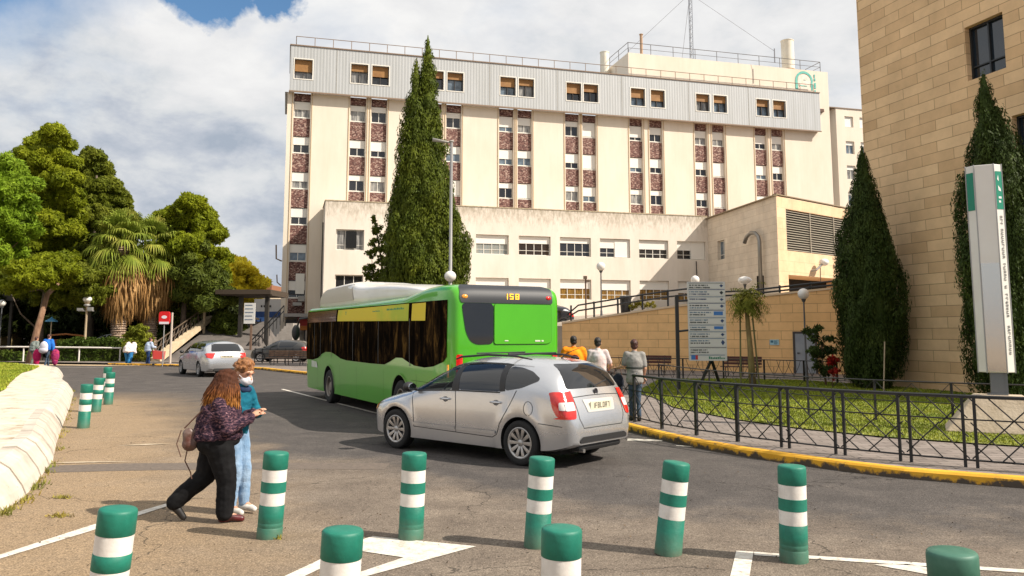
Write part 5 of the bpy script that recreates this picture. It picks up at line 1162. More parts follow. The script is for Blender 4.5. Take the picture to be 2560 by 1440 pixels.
def paint_mat(name, col, rough=0.35, metal=0.0, flake=0.0):
    m, nt, b, vec = new_mat(name)
    c = mix_(nt, 0.35, s2l(col), ramp_(nt, noise_(nt, vec, 1.1, 6, 0.65), [(0.3, 0.80), (0.7, 1.06)]), 'MULTIPLY')
    z = N(nt, 'ShaderNodeSeparateXYZ', {0: vec}).outputs[2]   # road dust low on the panels
    d = M_(nt, 'MULTIPLY', M_(nt, 'SUBTRACT', 1.0, M_(nt, 'DIVIDE', z, 0.75), clamp=True), M_(nt, 'MULTIPLY', noise_(nt, vec, 2.4, 6, 0.7), 0.36))
    c = mix_(nt, d, c, (0.17, 0.14, 0.10))
    nt.links.new(c, b.inputs['Base Color']); b.inputs['Metallic'].default_value = metal
    rr_ = M_(nt, 'ADD', rough, M_(nt, 'MULTIPLY', d, 0.6)); nt.links.new(rr_, b.inputs['Roughness'])
    b.inputs['Coat Weight'].default_value = 0.8; b.inputs['Coat Roughness'].default_value = 0.06
    return m
m_silver = paint_mat('silver_paint', (0.60, 0.61, 0.63), 0.24, 0.74)
m_black_pl = mat('black_plastic', (0.018, 0.018, 0.019), 0.5)
m_cglass = mat('car_glass_dark', (0.010, 0.011, 0.013), 0.04, spec=0.7, coat=0.4)
m_seam = mat('panel_gap', (0.02, 0.019, 0.018), 0.8)
m_red = mat('tail_red', (0.50, 0.008, 0.008), 0.12, coat=1.0, col2=(0.72, 0.03, 0.02), scale=9)
m_clear = mat('lamp_clear', (0.62, 0.55, 0.52), 0.15, coat=1.0, col2=(0.75, 0.72, 0.7), scale=16)
m_amber = mat('lamp_amber', (0.75, 0.30, 0.03), 0.2, coat=1.0)
m_tglass = new_mat('clear_tinted_glass'); m_tglass, nt, b, vec = m_tglass
gl = N(nt, 'ShaderNodeBsdfGlossy', {0: (1, 1, 1, 1), 1: 0.02}); tp = N(nt, 'ShaderNodeBsdfTransparent', {0: (0.80, 0.86, 0.82, 1)})
fr_ = N(nt, 'ShaderNodeLayerWeight', {0: 0.22}); ms = N(nt, 'ShaderNodeMixShader', {0: M_(nt, 'MULTIPLY', fr_.outputs[0], 0.8), 1: tp.outputs[0], 2: gl.outputs[0]})
nt.links.new(ms.outputs[0], [n for n in nt.nodes if n.type == 'OUTPUT_MATERIAL'][0].inputs[0])
m_plate = mat('number_plate', (0.66, 0.60, 0.45), 0.4)
m_ink = mat('plate_ink', (0.03, 0.03, 0.03), 0.5)

def glyph(mb, ch, x, z, w, h, t, y, ax='y', th=0.004):   # seven-bar lettering for plates and displays
    S = {'0': 'abcdef', '1': 'bc', '2': 'abged', '3': 'abgcd', '4': 'fgbc', '5': 'afgcd', '6': 'afgedc', '7': 'abc', '8': 'abcdefg', '9': 'abcdfg', 'F': 'afge', 'L': 'fed', 'H': 'fgbce', 'C': 'afed', 'E': 'afged', 'U': 'fedcb', 'A': 'abcefg', 'P': 'abfge', 'S': 'afgcd', 'J': 'bcde', 'G': 'afedcg'}[ch]
    B = {'a': (0, w, h-t, h), 'g': (0, w, h/2-t/2, h/2+t/2), 'd': (0, w, 0, t), 'f': (0, t, h/2, h), 'e': (0, t, 0, h/2), 'b': (w-t, w, h/2, h), 'c': (w-t, w, 0, h/2)}
    for s in S:
        a, b_, c, d = B[s]
        if ax == 'y': mb.box(x+a, x+b_, y-th, y, z+c, z+d)
        else: mb.box(y-th, y, x-b_ if ax == 'x-' else x+a, x-a if ax == 'x-' else x+b_, z+c, z+d)

# ---------------------------------------------------------------- silver people carrier
AXF, AXR, WR = 1.47, -1.42, 0.34
ztf = pchip([-2.36, -2.34, -2.30, -2.25, -2.19, -2.10, -1.98, -1.84, -1.65, -1.2, -0.7, -0.2, 0.15, 0.5, 0.85, 1.18, 1.42, 1.75, 2.05, 2.25, 2.35, 2.40],
            [0.62, 0.76, 0.90, 1.02, 1.15, 1.33, 1.50, 1.575, 1.605, 1.635, 1.645, 1.62, 1.56, 1.42, 1.235, 1.09, 1.03, 0.95, 0.86, 0.76, 0.66, 0.56])
zbf = pchip([-2.36, -2.2, -1.9, -1.0, 1.0, 2.0, 2.40], [0.36, 0.30, 0.24, 0.20, 0.20, 0.22, 0.28])
Pf = pchip([-2.36, -2.33, -2.25, -2.05, -1.6, -0.8, 0.6, 1.3, 1.8, 2.08, 2.24, 2.35, 2.40], [0.66, 0.75, 0.82, 0.865, 0.895, 0.905, 0.905, 0.895, 0.86, 0.79, 0.69, 0.56, 0.42])
def dense(lo, hi, n, ends=()):
    s = [lo+(hi-lo)*i/n for i in range(n+1)]+list(ends); return sorted(set(round(v, 4) for v in s))
st = dense(-2.36, 2.40, 72, [-2.35, -2.335, -2.31, -2.28, -2.25, -2.22, -2.19, -2.16, -2.12, -2.08, 2.2, 2.25, 2.3, 2.33, 2.36, 2.38])
solid = loft_body(st, ztf, zbf, Pf, 0.45, 0.46, 0.88, 8, 24, [(AXF, 0.38), (AXR, 0.38)], 0.022, 0.0, 0.80).mesh('body')
bv = bvh_of(solid)
inner_st = dense(-2.05, 1.15, 30)
cab = loft_body(inner_st, lambda x: max(0.75, ztf(x)-0.02), lambda x: 0.36, lambda x: 0.85, 0.3, 0.46, 0.88, 4, 12, inset=0.03).mesh('cab')
FW = rounded([(0.06, 1.085), (1.00, 1.045), (0.86, 1.14), (0.60, 1.285), (0.33, 1.40), (0.10, 1.475), (0.02, 1.48)], 0.05)     # front door glass
RWn = rounded([(-1.02, 1.10), (-0.12, 1.092), (-0.10, 1.49), (-0.35, 1.515), (-0.98, 1.505)], 0.05)
QW = rounded([(-1.13, 1.115), (-1.11, 1.49), (-1.35, 1.475), (-1.60, 1.42), (-1.77, 1.33), (-1.755, 1.285), (-1.45, 1.17)], 0.06)
def prism_cut(poly, y0, y1):
    c = MB(); c.prism(poly, y0, y1, 'y'); return c.mesh('cut')
WS = [(-0.62, 1.20), (0.62, 1.20), (0.52, 1.52), (-0.52, 1.52)]
wsc = MB(); wsc.prism([(0.93, 1.09), (1.10, 1.14), (1.9, 1.9), (0.22, 1.9), (0.22, 1.46)], -0.60, 0.60, 'y')
body = boolean(solid, [cab, arch_cut(AXF, WR, 0.95, 0.395), arch_cut(AXR, WR, 0.95, 0.395), prism_cut(FW, -1.1, 1.1), wsc.mesh('cut')])
def paint_inner(me, outer_bvh, mats, tol=0.012):
    me.materials.clear()
    for m in mats: me.materials.append(m)
    for p in me.polygons:
        hit = outer_bvh.find_nearest(p.center); p.material_index = 0 if hit[3] is not None and hit[3] < tol else 1
mpv = thing('people_carrier', 'silver people carrier crossing the junction, seen from its left rear', 'car', (-0.37, 13.95, 0), math.atan2(0.66, -0.752))
car_pos = Vector((0.17, 12.70))
hd_ = Vector((-0.752, 0.66)).normalized(); lf_ = Vector((hd_.y*-1, hd_.x))
ctr = car_pos - hd_*(AXR) - lf_*0.90 + Vector((-0.06, 0.0)); mpv.location = (ctr.x, ctr.y, 0)
m_inn = mat('cabin_trim', (0.035, 0.034, 0.033), 0.8)
paint_inner(body, bv, [m_silver, m_under_b])
smooth_angle(body, 38); bo = link('body', body, mpv)
def both(name, poly, m, off=0.004, parent=mpv, bvh=bv):
    os = []
    for sg in (1, -1): os.append(patch_obj(name, bvh, [poly], m, parent, 'y', sg, off))
    return os
DF = rounded([(0.98, 0.40), (1.0, 0.62), (1.03, 0.98), (0.98, 1.03), (-0.03, 1.07), (-0.03, 0.40)], 0.06)
both('side_window', FW, m_tglass, 0.002); both('side_window', RWn, m_cglass, 0.004); both('quarter_window', QW, m_cglass, 0.004)
# black frames round the glass, pillar trims
for sg in (1, -1):
    polys = [[(-0.115, 1.088), (0.055, 1.082), (0.015, 1.49), (-0.10, 1.495)], [(-1.125, 1.11), (-1.02, 1.098), (-0.98, 1.51), (-1.105, 1.495)]]
    for pl in (stroke([(1.05, 1.045), (0.86, 1.155), (0.60, 1.30), (0.33, 1.415), (0.08, 1.495)], 0.030), stroke([(1.03, 1.03), (0.06, 1.073), (-0.12, 1.078), (-1.02, 1.086)], 0.022),
               stroke([(0.08, 1.497), (-0.10, 1.508), (-0.35, 1.53), (-0.98, 1.52), (-1.12, 1.505)], 0.02)): polys += pl
    patch_obj('window_trim', bv, polys, m_black_pl, mpv, 'y', sg, 0.006)
    seams = []
    for pl in ([(0.98, 0.42), (1.0, 0.62), (1.03, 0.98), (1.04, 1.03)], [(-0.03, 0.40), (-0.045, 0.8), (-0.03, 1.07)], [(-0.03, 0.40), (0.98, 0.42)], [(-0.03, 0.40), (-0.85, 0.385)],
               [(-0.85, 0.385), (-0.96, 0.44), (-1.02, 0.60), (-1.10, 0.72), (-1.24, 0.92), (-1.36, 1.13)], [(-2.20, 0.63), (-1.80, 0.66), (-1.74, 0.60)], [(1.12, 1.0), (1.5, 0.96), (1.9, 0.86)]):
        seams += stroke(pl, 0.010)
    patch_obj('panel_gap', bv, seams, m_seam, mpv, 'y', sg, 0.003, 0.08)
    mold = stroke([(1.0, 0.475), (-0.02, 0.465)], 0.045)+stroke([(-0.05, 0.465), (-0.93, 0.465)], 0.045)
    patch_obj('side_moulding', bv, mold, m_silver, mpv, 'y', sg, 0.014, 0.08)
    for hx in (0.20, -0.94):   # handles
        h = MB(); yb = sg*(0.905); h.tube([(hx-0.105, yb, 0.925), (hx-0.09, yb+sg*0.03, 0.93), (hx, yb+sg*0.042, 0.932), (hx+0.09, yb+sg*0.03, 0.93), (hx+0.105, yb, 0.925)], [0.012, 0.016, 0.018, 0.016, 0.012], 8)
        h.build('door_handle', m_silver, mpv, smooth=True)
        hp = [(hx+0.06*math.cos(a*math.pi/6), 0.925+0.045*math.sin(a*math.pi/6)) for a in range(12)]; patch_obj('handle_recess_shade', bv, [hp], mat('silver_shadow', (0.22, 0.215, 0.21), 0.5, 0.5), mpv, 'y', sg, 0.003, 0.04)  # flat oval in darker silver, painting the shade of the handle recess
    rl_ = MB(); rl_.tube([(0.25, sg*0.60, 1.575), (0.12, sg*0.61, 1.615), (-0.5, sg*0.62, 1.66), (-1.1, sg*0.62, 1.65), (-1.45, sg*0.62, 1.60)], [0.012, 0.018, 0.018, 0.018, 0.010], 8); rl_.build('roof_rail', m_black_pl, mpv, smooth=True)
    mi = MB(); c0 = Vector((0.98, sg*1.02, 1.10)); mi.sph(c0, 0.09, 0.12, 0.085, 16, 10); mi.tube([(0.93, sg*0.88, 1.06), (0.97, sg*0.96, 1.07)], 0.03, 8)
    mo = mi.build('wing_mirror', m_black_pl, mpv, smooth=True)
    mg = MB(); mg.lathe([(0.075, 0), (0.07, 0.008)], 16, Matrix.Translation((0.895, sg*1.02, 1.10)) @ Matrix.Rotation(R(-90), 4, 'Y') @ Matrix.Diagonal((0.85, 1.2, 1, 1))); mg.build('mirror_glass', mat('mirror', (0.5, 0.55, 0.6), 0.03, 1.0), mo)
    # tail lamps wrap round the corner
    tl = rounded([(-2.00, 1.10), (-2.20, 1.145), (-2.36, 1.14), (-2.36, 0.77), (-2.12, 0.775), (-2.04, 0.90)], 0.03)
    tside = [p for p in tl]
    to = patch_obj('tail_light', bv, [tside], m_red, mpv, 'y', sg, 0.007, 0.03)
    trear = rounded([(sg*0.60, 1.135), (sg*0.86, 1.135), (sg*0.88, 0.74), (sg*0.66, 0.745), (sg*0.615, 0.9)], 0.03)
    t2 = patch_obj('tail_light', bv, [trear], m_red, mpv, 'x', -1, 0.007, 0.03)
    cl = rounded([(sg*0.63, 0.985), (sg*0.80, 0.98), (sg*0.81, 0.86), (sg*0.64, 0.865)], 0.02)
    patch_obj('reversing_lens', bv, [cl], m_clear, t2, 'x', -1, 0.011, 0.03)
    cl = rounded([(-2.15, 0.985), (-2.28, 0.98), (-2.30, 0.87), (-2.16, 0.87)], 0.02)
    patch_obj('reversing_lens', bv, [cl], m_clear, to, 'y', sg, 0.011, 0.03)
    hl = rounded([(2.0, 0.86), (2.2, 0.79), (2.33, 0.64), (2.24, 0.60), (2.06, 0.68)], 0.03)
    patch_obj('headlight', bv, [hl], m_amber if sg > 0 else m_clear, mpv, 'y', sg, 0.006, 0.03)
    hub_ = [(0, 0)]
for x in (AXF, AXR):
    for sg in (1, -1): wheel(mpv, x, sg*0.795, WR, 0.21, sg, 0.238, 10)
fp = [(-1.60+0.085*math.cos(2*math.pi*i/24), 0.87+0.105*math.sin(2*math.pi*i/24)) for i in range(25)]
patch_obj('fuel_flap', bv, stroke(fp, 0.007), m_seam, mpv, 'y', 1, 0.003, 0.2)
patch_obj('windscreen', bv, [[(-0.61, 1.13), (0.61, 1.13), (0.56, 1.40), (0.53, 1.52), (-0.53, 1.52), (-0.56, 1.40)]], m_tglass, mpv, 'x', 1, 0.003, 0.06)
# rear glass, tailgate details
RG_ = rounded([(-0.66, 1.175), (0.66, 1.175), (0.60, 1.40), (0.53, 1.535), (-0.53, 1.535), (-0.60, 1.40)], 0.06)
patch_obj('rear_window', bv, [RG_], m_cglass, mpv, 'x', -1, 0.006, 0.05)
sm_ = stroke([(-0.60, 1.15), (-0.58, 0.74), (-0.50, 0.60), (0.50, 0.60), (0.58, 0.74), (0.60, 1.15)], 0.010)+stroke([(-0.60, 1.05), (-0.2, 1.065), (0.2, 1.065), (0.60, 1.05)], 0.010)
patch_obj('tailgate_gap', bv, sm_, m_seam, mpv, 'x', -1, 0.003, 0.06)
patch_obj('plate_recess', bv, [rounded([(-0.40, 1.01), (0.40, 1.01), (0.35, 0.82), (-0.35, 0.82)], 0.03)], mat('silver_panel', (0.70, 0.68, 0.64), 0.28, 0.5, coat=0.5), mpv, 'x', -1, 0.005, 0.05)
hz = bv.ray_cast(Vector((-12, 0, 0.92)), Vector((1, 0, 0)))[0].x
pl = MB(); pl.box(hz-0.03, hz-0.012, -0.27, 0.27, 0.855, 0.975); plo = pl.build('number_plate', m_plate, mpv, bevel=0.003)
pk = MB()
for i, ch in enumerate('1F8L0A7'): glyph(pk, ch, 0.225-i*0.066, 0.875, 0.046, 0.08, 0.011, hz-0.030, 'x-', 0.003)
pk.build('plate_characters', m_ink, plo)
hz2 = bv.ray_cast(Vector((-12, 0, 1.11)), Vector((1, 0, 0)))[0].x
bd = MB(); bd.lathe([(0.052, 0), (0.055, 0.012), (0.045, 0.016), (0.035, 0.010), (0.0, 0.010)], 24, Matrix.Translation((hz2-0.002, 0, 1.11)) @ Matrix.Rotation(R(-90), 4, 'Y')); bd.build('badge', mat('badge_dark', (0.06, 0.06, 0.07), 0.25, 0.8), mpv, smooth=True)
patch_obj('brake_light', bv, [rounded([(-0.13, 1.605), (0.13, 1.605), (0.13, 1.57), (-0.13, 1.57)], 0.01)], m_red, mpv, 'x', -1, 0.008, 0.04)
bb = rounded([(-0.62, 0.43), (-0.55, 0.475), (0.55, 0.475), (0.62, 0.43), (0.60, 0.385), (-0.60, 0.385)], 0.02)
patch_obj('bumper_insert', bv, [bb], m_black_pl, mpv, 'x', -1, 0.010, 0.05)
vz = MB(); vz.box(-2.31, -2.05, -0.56, 0.56, 0.25, 0.36); vz.build('rear_valance', m_black_pl, mpv, bevel=0.05)
ub = MB(); ub.box(-2.0, 1.9, -0.62, 0.62, 0.185, 0.26); ub.build('underbody', m_under_b, mpv)
ex = MB(); ex.cyl((-2.32, 0.45, 0.26), (-2.1, 0.45, 0.26), 0.03); ex.build('exhaust', m_alloy, mpv)
an = MB(); an.tube([(-1.55, 0.0, 1.615), (-1.68, 0, 1.70), (-1.92, 0, 1.78)], [0.014, 0.006, 0.004], 6); an.build('aerial', m_black_pl, mpv)
for x in (-0.25, -0.95): MB().tube([(x, -0.62, 1.68), (x, 0.62, 1.68)], 0.012, 6).build('roof_crossbar', m_black_pl, mpv)
wp = MB(); h1 = bv.ray_cast(Vector((-12, 0.1, 1.20)), Vector((1, 0, 0)))[0].x; h2 = bv.ray_cast(Vector((-12, -0.25, 1.28)), Vector((1, 0, 0)))[0].x
wp.tube([(h1-0.02, 0.0, 1.19), (h1-0.02, -0.05, 1.21), (h2-0.02, -0.38, 1.27)], 0.009, 6); wp.build('rear_wiper', m_black_pl, mpv)
# cabin
def seat(x, y):
    s = MB(); s.sph((x, y, 0.66), 0.26, 0.23, 0.11); s.sph((x-0.26, y, 0.98), 0.10, 0.22, 0.32, M=None); s.sph((x-0.30, y, 1.33), 0.06, 0.13, 0.09)
    return s.build('seat', mat('seat_grey', (0.06, 0.06, 0.065), 0.9), mpv, smooth=True)
for y in (0.37, -0.37): seat(0.15, y); seat(-0.75, y)
sw = MB(); ring = [(0.62-0.10*math.sin(2*math.pi*i/20), 0.37+0.18*math.cos(2*math.pi*i/20), 1.02+0.16*math.sin(2*math.pi*i/20)) for i in range(21)]
sw.tube(ring, 0.015, 6, False); sw.tube([(0.62, 0.19, 1.02), (0.62, 0.55, 1.02)], 0.018, 6); sw.build('steering_wheel', m_black_pl, mpv, smooth=True)
ds = MB(); ds.box(0.72, 1.08, -0.80, 0.80, 0.80, 1.04); ds.build('dashboard', m_inn, mpv, bevel=0.04)

# ---------------------------------------------------------------- generic cars further off
def simple_car(name, label, loc, rz, paint, zt_k, L0, L1, wins, rear_glass, tail, axf=1.35, axr=-1.35, hw=0.88, wr=0.31, group=None, front_glass=None, H0=0.78):
    t = thing(name, label, 'car', loc, rz, group)
    zt = pchip(*zip(*zt_k)); zb = pchip([L0, L0+0.2, L1-0.2, L1], [0.34, 0.22, 0.22, 0.3]); P = pchip([L0, L0+.05, L0+0.25, L0+0.8, L1-0.7, L1-0.3, L1-.08, L1], [hw*.78, hw*.88, hw*.95, hw, hw, hw*.88, hw*.66, hw*.5])
    me = loft_body(dense(L0, L1, 44, [L0+.01, L0+.03, L0+.06, L0+.1, L1-.03]), zt, zb, P, 0.45, 0.46, 0.88, 6, 16, [(axf, 0.34), (axr, 0.34)], 0.015, 0, H0).mesh('body')
    bv_ = bvh_of(me); me2 = boolean(me, [arch_cut(axf, wr, 1, 0.35), arch_cut(axr, wr, 1, 0.35)])
    paint_inner(me2, bv_, [paint, m_under_b]); smooth_angle(me2, 38); link('body', me2, t)
    for sg in (1, -1):
        for w in wins: patch_obj('side_window', bv_, [rounded(w, 0.05)], m_cglass, t, 'y', sg, 0.005, 0.08)
        patch_obj('tail_light', bv_, [rounded([(p[0]*sg, p[1]) for p in tail], 0.02)], m_red, t, 'x', -1, 0.008, 0.04)
        lz = [p[1] for p in tail]; patch_obj('tail_light', bv_, [rounded([(L0, min(lz)+.05), (L0+.32, max(lz)-.05), (L0+.10, max(lz)), (L0, max(lz))], 0.02)], m_red, t, 'y', sg, 0.008, 0.04)
        mi = MB(); mi.sph((0.85, sg*(hw+.10), 1.0), 0.07, 0.10, 0.07, 10, 8); mi.build('wing_mirror', m_black_pl, t, smooth=True)
        sm = stroke([(0.02, 0.35), (0.0, 0.95)], 0.012)+stroke([(0.9, 0.4), (0.95, 0.9)], 0.012)+stroke([(-0.85, 0.4), (-1.1, 0.95)], 0.012)
        patch_obj('panel_gap', bv_, sm, m_seam, t, 'y', sg, 0.004, 0.2)
    patch_obj('rear_window', bv_, [rounded(rear_glass, 0.06)], m_cglass, t, 'x', -1, 0.006, 0.08)
    if front_glass: patch_obj('windscreen', bv_, [rounded(front_glass, 0.06)], m_cglass, t, 'x', 1, 0.006, 0.08)
    for x in (axf, axr):
        for sg in (1, -1): wheel(t, x, sg*(hw-0.11), wr, 0.20, sg, 0.21, 8)
    hz = bv_.ray_cast(Vector((-12, 0, tail[0][1]-0.12)), Vector((1, 0, 0)))[0].x; z = tail[0][1]-0.17
    pl = MB(); pl.box(hz-0.03, hz-0.01, -0.26, 0.26, z-0.02, z+0.09); po = pl.build('number_plate', m_plate, t)
    pk = MB()
    for i in range(7): pk.box(hz-0.034, hz-0.031, 0.17-i*0.06, 0.20-i*0.06, z, z+0.07)
    pk.build('plate_characters', m_ink, po)
    bb_ = MB(); bb_.box(L0-0.005, L0+0.2, -hw*.6, hw*.6, 0.26, 0.36); bb_.build('rear_valance', m_black_pl, t)
    return t
est_zt = [(-2.42, 0.62), (-2.39, 0.85), (-2.34, 0.98), (-2.22, 1.15), (-2.05, 1.34), (-1.9, 1.43), (-1.5, 1.47), (-0.8, 1.495), (0.0, 1.485), (0.4, 1.40), (0.9, 1.14), (1.2, 1.0), (1.6, 0.93), (2.0, 0.80), (2.2, 0.66), (2.28, 0.52)]
ew = [[(0.05, 0.98), (1.0, 0.95), (0.65, 1.16), (0.3, 1.33), (0.02, 1.38)], [(-0.95, 1.0), (-0.05, 0.985), (-0.07, 1.38), (-0.92, 1.38)], [(-1.95, 1.06), (-1.03, 1.01), (-1.0, 1.38), (-1.55, 1.37), (-1.85, 1.30)]]
est = simple_car('estate_car', 'silver estate car driving away on the far side of the junction', (-14.95, 40.6, 0), math.atan2(0.80, -0.60), m_silver, est_zt, -2.42, 2.28, ew,
           [(-0.64, 1.05), (0.64, 1.05), (0.55, 1.36), (-0.55, 1.36)], [(0.46, 0.98), (0.84, 0.98), (0.84, 0.80), (0.62, 0.76)], hw=0.90)
est.scale = (1.10, 1.10, 1.13)
hat_zt = [(-2.0, 0.6), (-1.97, 0.85), (-1.9, 1.05), (-1.7, 1.30), (-1.4, 1.42), (-0.7, 1.47), (0.0, 1.45), (0.4, 1.33), (0.85, 1.08), (1.1, 0.98), (1.5, 0.92), (1.85, 0.78), (2.02, 0.5)]
hw_ = [[(0.0, 0.98), (0.9, 0.95), (0.55, 1.14), (0.25, 1.30), (-0.02, 1.35)], [(-1.0, 1.0), (-0.1, 0.985), (-0.12, 1.35), (-0.9, 1.33), (-1.35, 1.25)]]
rgl = [(-0.6, 1.05), (0.6, 1.05), (0.52, 1.34), (-0.52, 1.34)]; tll = [(0.5, 1.0), (0.82, 1.0), (0.82, 0.78), (0.6, 0.76)]
m_dcar = paint_mat('black_blue_paint', (0.012, 0.015, 0.022), 0.3, 0.2)
m_wcar = paint_mat('white_paint', (0.62, 0.64, 0.66), 0.35, 0.0)
simple_car('hatchback', 'dark parked car on the ramp just right of the bus tail', (1.6, 48.6, 2.25), R(200), m_dcar, hat_zt, -2.0, 2.02, hw_, rgl, tll, 1.2, -1.25, 0.85, 0.30)
simple_car('hatchback', 'pale blue white car parked behind the clipped hedge', (-31.0, 63.0, 0.55), R(185), m_wcar, hat_zt, -2.0, 2.02, hw_, rgl, tll, 1.2, -1.25, 0.85, 0.30)

# ---------------------------------------------------------------- green city bus
bus = thing('city_bus', 'bright green city bus with white roof pod driving away', 'bus', (0, 0, 0))
bd_ = Vector((-5.72, 11.0)).normalized(); bl_ = Vector((-bd_.y, bd_.x)); BL = 12.3
rc = Vector((-1.2, 16.0)) - bl_*1.275 + bd_*(BL/2); bus.location = (rc.x, rc.y, 0); bus.rotation_euler = (0, 0, math.atan2(bd_.y, bd_.x))
HB = BL/2
m_green = paint_mat('lime_green_paint', (0.062, 0.37, 0.004), 0.28)
zt = pchip([-HB, -HB+0.03, -HB+0.12, -HB+0.35, -HB+0.8, -HB+1.5, -HB+2.2, -HB+2.9, 0, HB-0.5, HB-0.12, HB-0.03, HB], [2.72, 2.84, 2.94, 3.00, 3.02, 3.00, 2.93, 2.86, 2.84, 2.84, 2.80, 2.70, 2.6])
P = pchip([-HB, -HB+0.04, -HB+0.15, -HB+0.4, -HB+0.8, HB-0.7, HB-0.3, HB-0.1, HB], [1.10, 1.17, 1.225, 1.26, 1.275, 1.275, 1.22, 1.12, 1.0])
zb = pchip([-HB, -HB+1.5, HB-1, HB], [0.42, 0.30, 0.28, 0.32])
bst = dense(-HB, HB, 90, [-HB+.02, -HB+.05, -HB+.09, HB-.02, HB-.05, HB-.09])
bme = loft_body(bst, zt, zb, P, 0.5, 0.16, 0.20, 10, 26, [], 0, 0, 2.2).mesh('body')
# softer section near the roof: exponents give an almost vertical side with a rounded shoulder
bbv = bvh_of(bme); BAF, BAR, BWR = -HB+9.1, -HB+2.95, 0.48
bme2 = boolean(bme, [arch_cut(BAF, BWR, 1.3, 0.60), arch_cut(BAR, BWR, 1.3, 0.60)]); paint_inner(bme2, bbv, [m_green, m_under_b]); smooth_angle(bme2, 38); link('body', bme2, bus)
m_bgl, nt, b, vec = new_mat('bus_glass')
mpb = N(nt, 'ShaderNodeMapping', {0: vec, 'Scale': (2.4, 1.0, 0.7)}); nb_ = noise_(nt, mpb.outputs[0], 1.6, 5, 0.7, 0.6)
nt.links.new(ramp_(nt, nb_, [(0.44, (0.005, 0.004, 0.003)), (0.56, (0.018, 0.011, 0.006)), (0.68, (0.11, 0.062, 0.018))]), b.inputs['Base Color']); b.inputs['Roughness'].default_value = 0.08; b.inputs['Specular IOR Level'].default_value = 0.0; b.inputs['IOR'].default_value = 1.25
U_ = lambda u: u-HB
lower = [(11.95, 1.20), (11.0, 1.20), (10.3, 1.27), (9.85, 1.40), (9.4, 1.475), (8.8, 1.475), (8.3, 1.41), (7.8, 1.32), (7.2, 1.285), (5.0, 1.27), (4.0, 1.28), (3.55, 1.37), (3.2, 1.46), (2.75, 1.465), (2.4, 1.39), (2.0, 1.32), (1.4, 1.30), (0.9, 1.34), (0.40, 1.45)]
side_glass = [(U_(u), z) for u, z in lower]+[(U_(0.26), 1.55), (U_(0.24), 2.68), (U_(2.6), 2.69), (U_(8.2), 2.70), (U_(11.95), 2.70)]
m_bus_ad = mat('yellow_advert', (0.62, 0.50, 0.010), 0.5, col2=(0.40, 0.47, 0.012), scale=0.55, ramp=(0.45, 0.6))
m_bus_br = mat('brown_tint', (0.13, 0.055, 0.018), 0.15, coat=0.5)
for sg in (1, -1):
    so = patch_obj('side_glazing', bbv, [side_glass], m_bgl, bus, 'y', sg, 0.006, 0.22)
    if sg == 1:
        ad = patch_obj('advert_panel', bbv, [[(U_(2.35), 2.29), (U_(8.15), 2.36), (U_(8.1), 2.67), (U_(2.33), 2.67)]], m_bus_ad, bus, 'y', 1, 0.012, 0.3)
        patch_obj('advert_panel', bbv, [[(U_(1.33), 2.28), (U_(2.16), 2.29), (U_(2.12), 2.66), (U_(1.30), 2.66)]], mat('yellow_panel', (0.66, 0.52, 0.01), 0.5), bus, 'y', 1, 0.012, 0.3)
        patch_obj('route_panel', bbv, [[(U_(8.3), 2.36), (U_(11.7), 2.36), (U_(11.7), 2.68), (U_(8.25), 2.68)]], m_bus_br, bus, 'y', 1, 0.012, 0.3)
        rt = random.Random(4); y_ = 1.292
        tg = MB()   # blurred green lettering in short rows on the advert
        for (u0, u1, z, h) in ((2.65, 3.9, 2.555, 0.05), (2.65, 3.9, 2.47, 0.05), (2.9, 3.75, 2.405, 0.035), (4.35, 4.95, 2.545, 0.03), (4.3, 5.1, 2.465, 0.04), (2.4, 2.41, 2.5, 0.01)):
            u = u0
            while u < u1:
                w = rt.uniform(0.03, 0.09)
                if u+w < u1: tg.box(U_(u), U_(u+w), y_-0.01, y_-0.003, z, z+h*rt.uniform(0.6, 1))
                u += w+rt.uniform(0.015, 0.04)
        tg.sph((U_(7.3), y_-0.008, 2.52), 0.05, 0.005, 0.05); tg.box(U_(7.27), U_(7.33), y_-0.012, y_-0.003, 2.57, 2.61)
        tg.build('advert_lettering', mat('advert_green', (0.03, 0.24, 0.12), 0.6), ad)
    # window posts seen against the light interior
    ps = []
    for u in (2.28, 4.45, 6.6, 8.75, 10.0, 10.75): ps += stroke([(U_(u), 1.30), (U_(u), 2.34)], 0.035)
    patch_obj('window_post', bbv, ps, m_black_pl, so, 'y', sg, 0.010, 0.5)
    sk = stroke([(U_(0.3), 1.0), (U_(2.2), 1.0)], 0.008)
    for u in (0.5, 1.9, 4.1, 6.3, 7.9, 10.4): sk += stroke([(U_(u), 0.36), (U_(u), 1.15)], 0.008)
    patch_obj('panel_gap', bbv, sk, mat('green_gap', (0.02, 0.08, 0.004), 0.8), bus, 'y', sg, 0.004, 0.5)
    # rounded green trim over the wheels
    for ax in (BAF, BAR):
        arc = [(ax+0.62*math.cos(math.pi*i/16), BWR+0.62*math.sin(math.pi*i/16)) for i in range(17)]
        patch_obj('wheel_arch_lip', bbv, stroke(arc, 0.035), m_green, bus, 'y', sg, 0.014, 0.3)
        wheel(bus, ax, sg*1.10, BWR, 0.28, sg, 0.29, m_rim=mat('steel_rim', (0.24, 0.21, 0.18), 0.5, 0.5), steel=True)
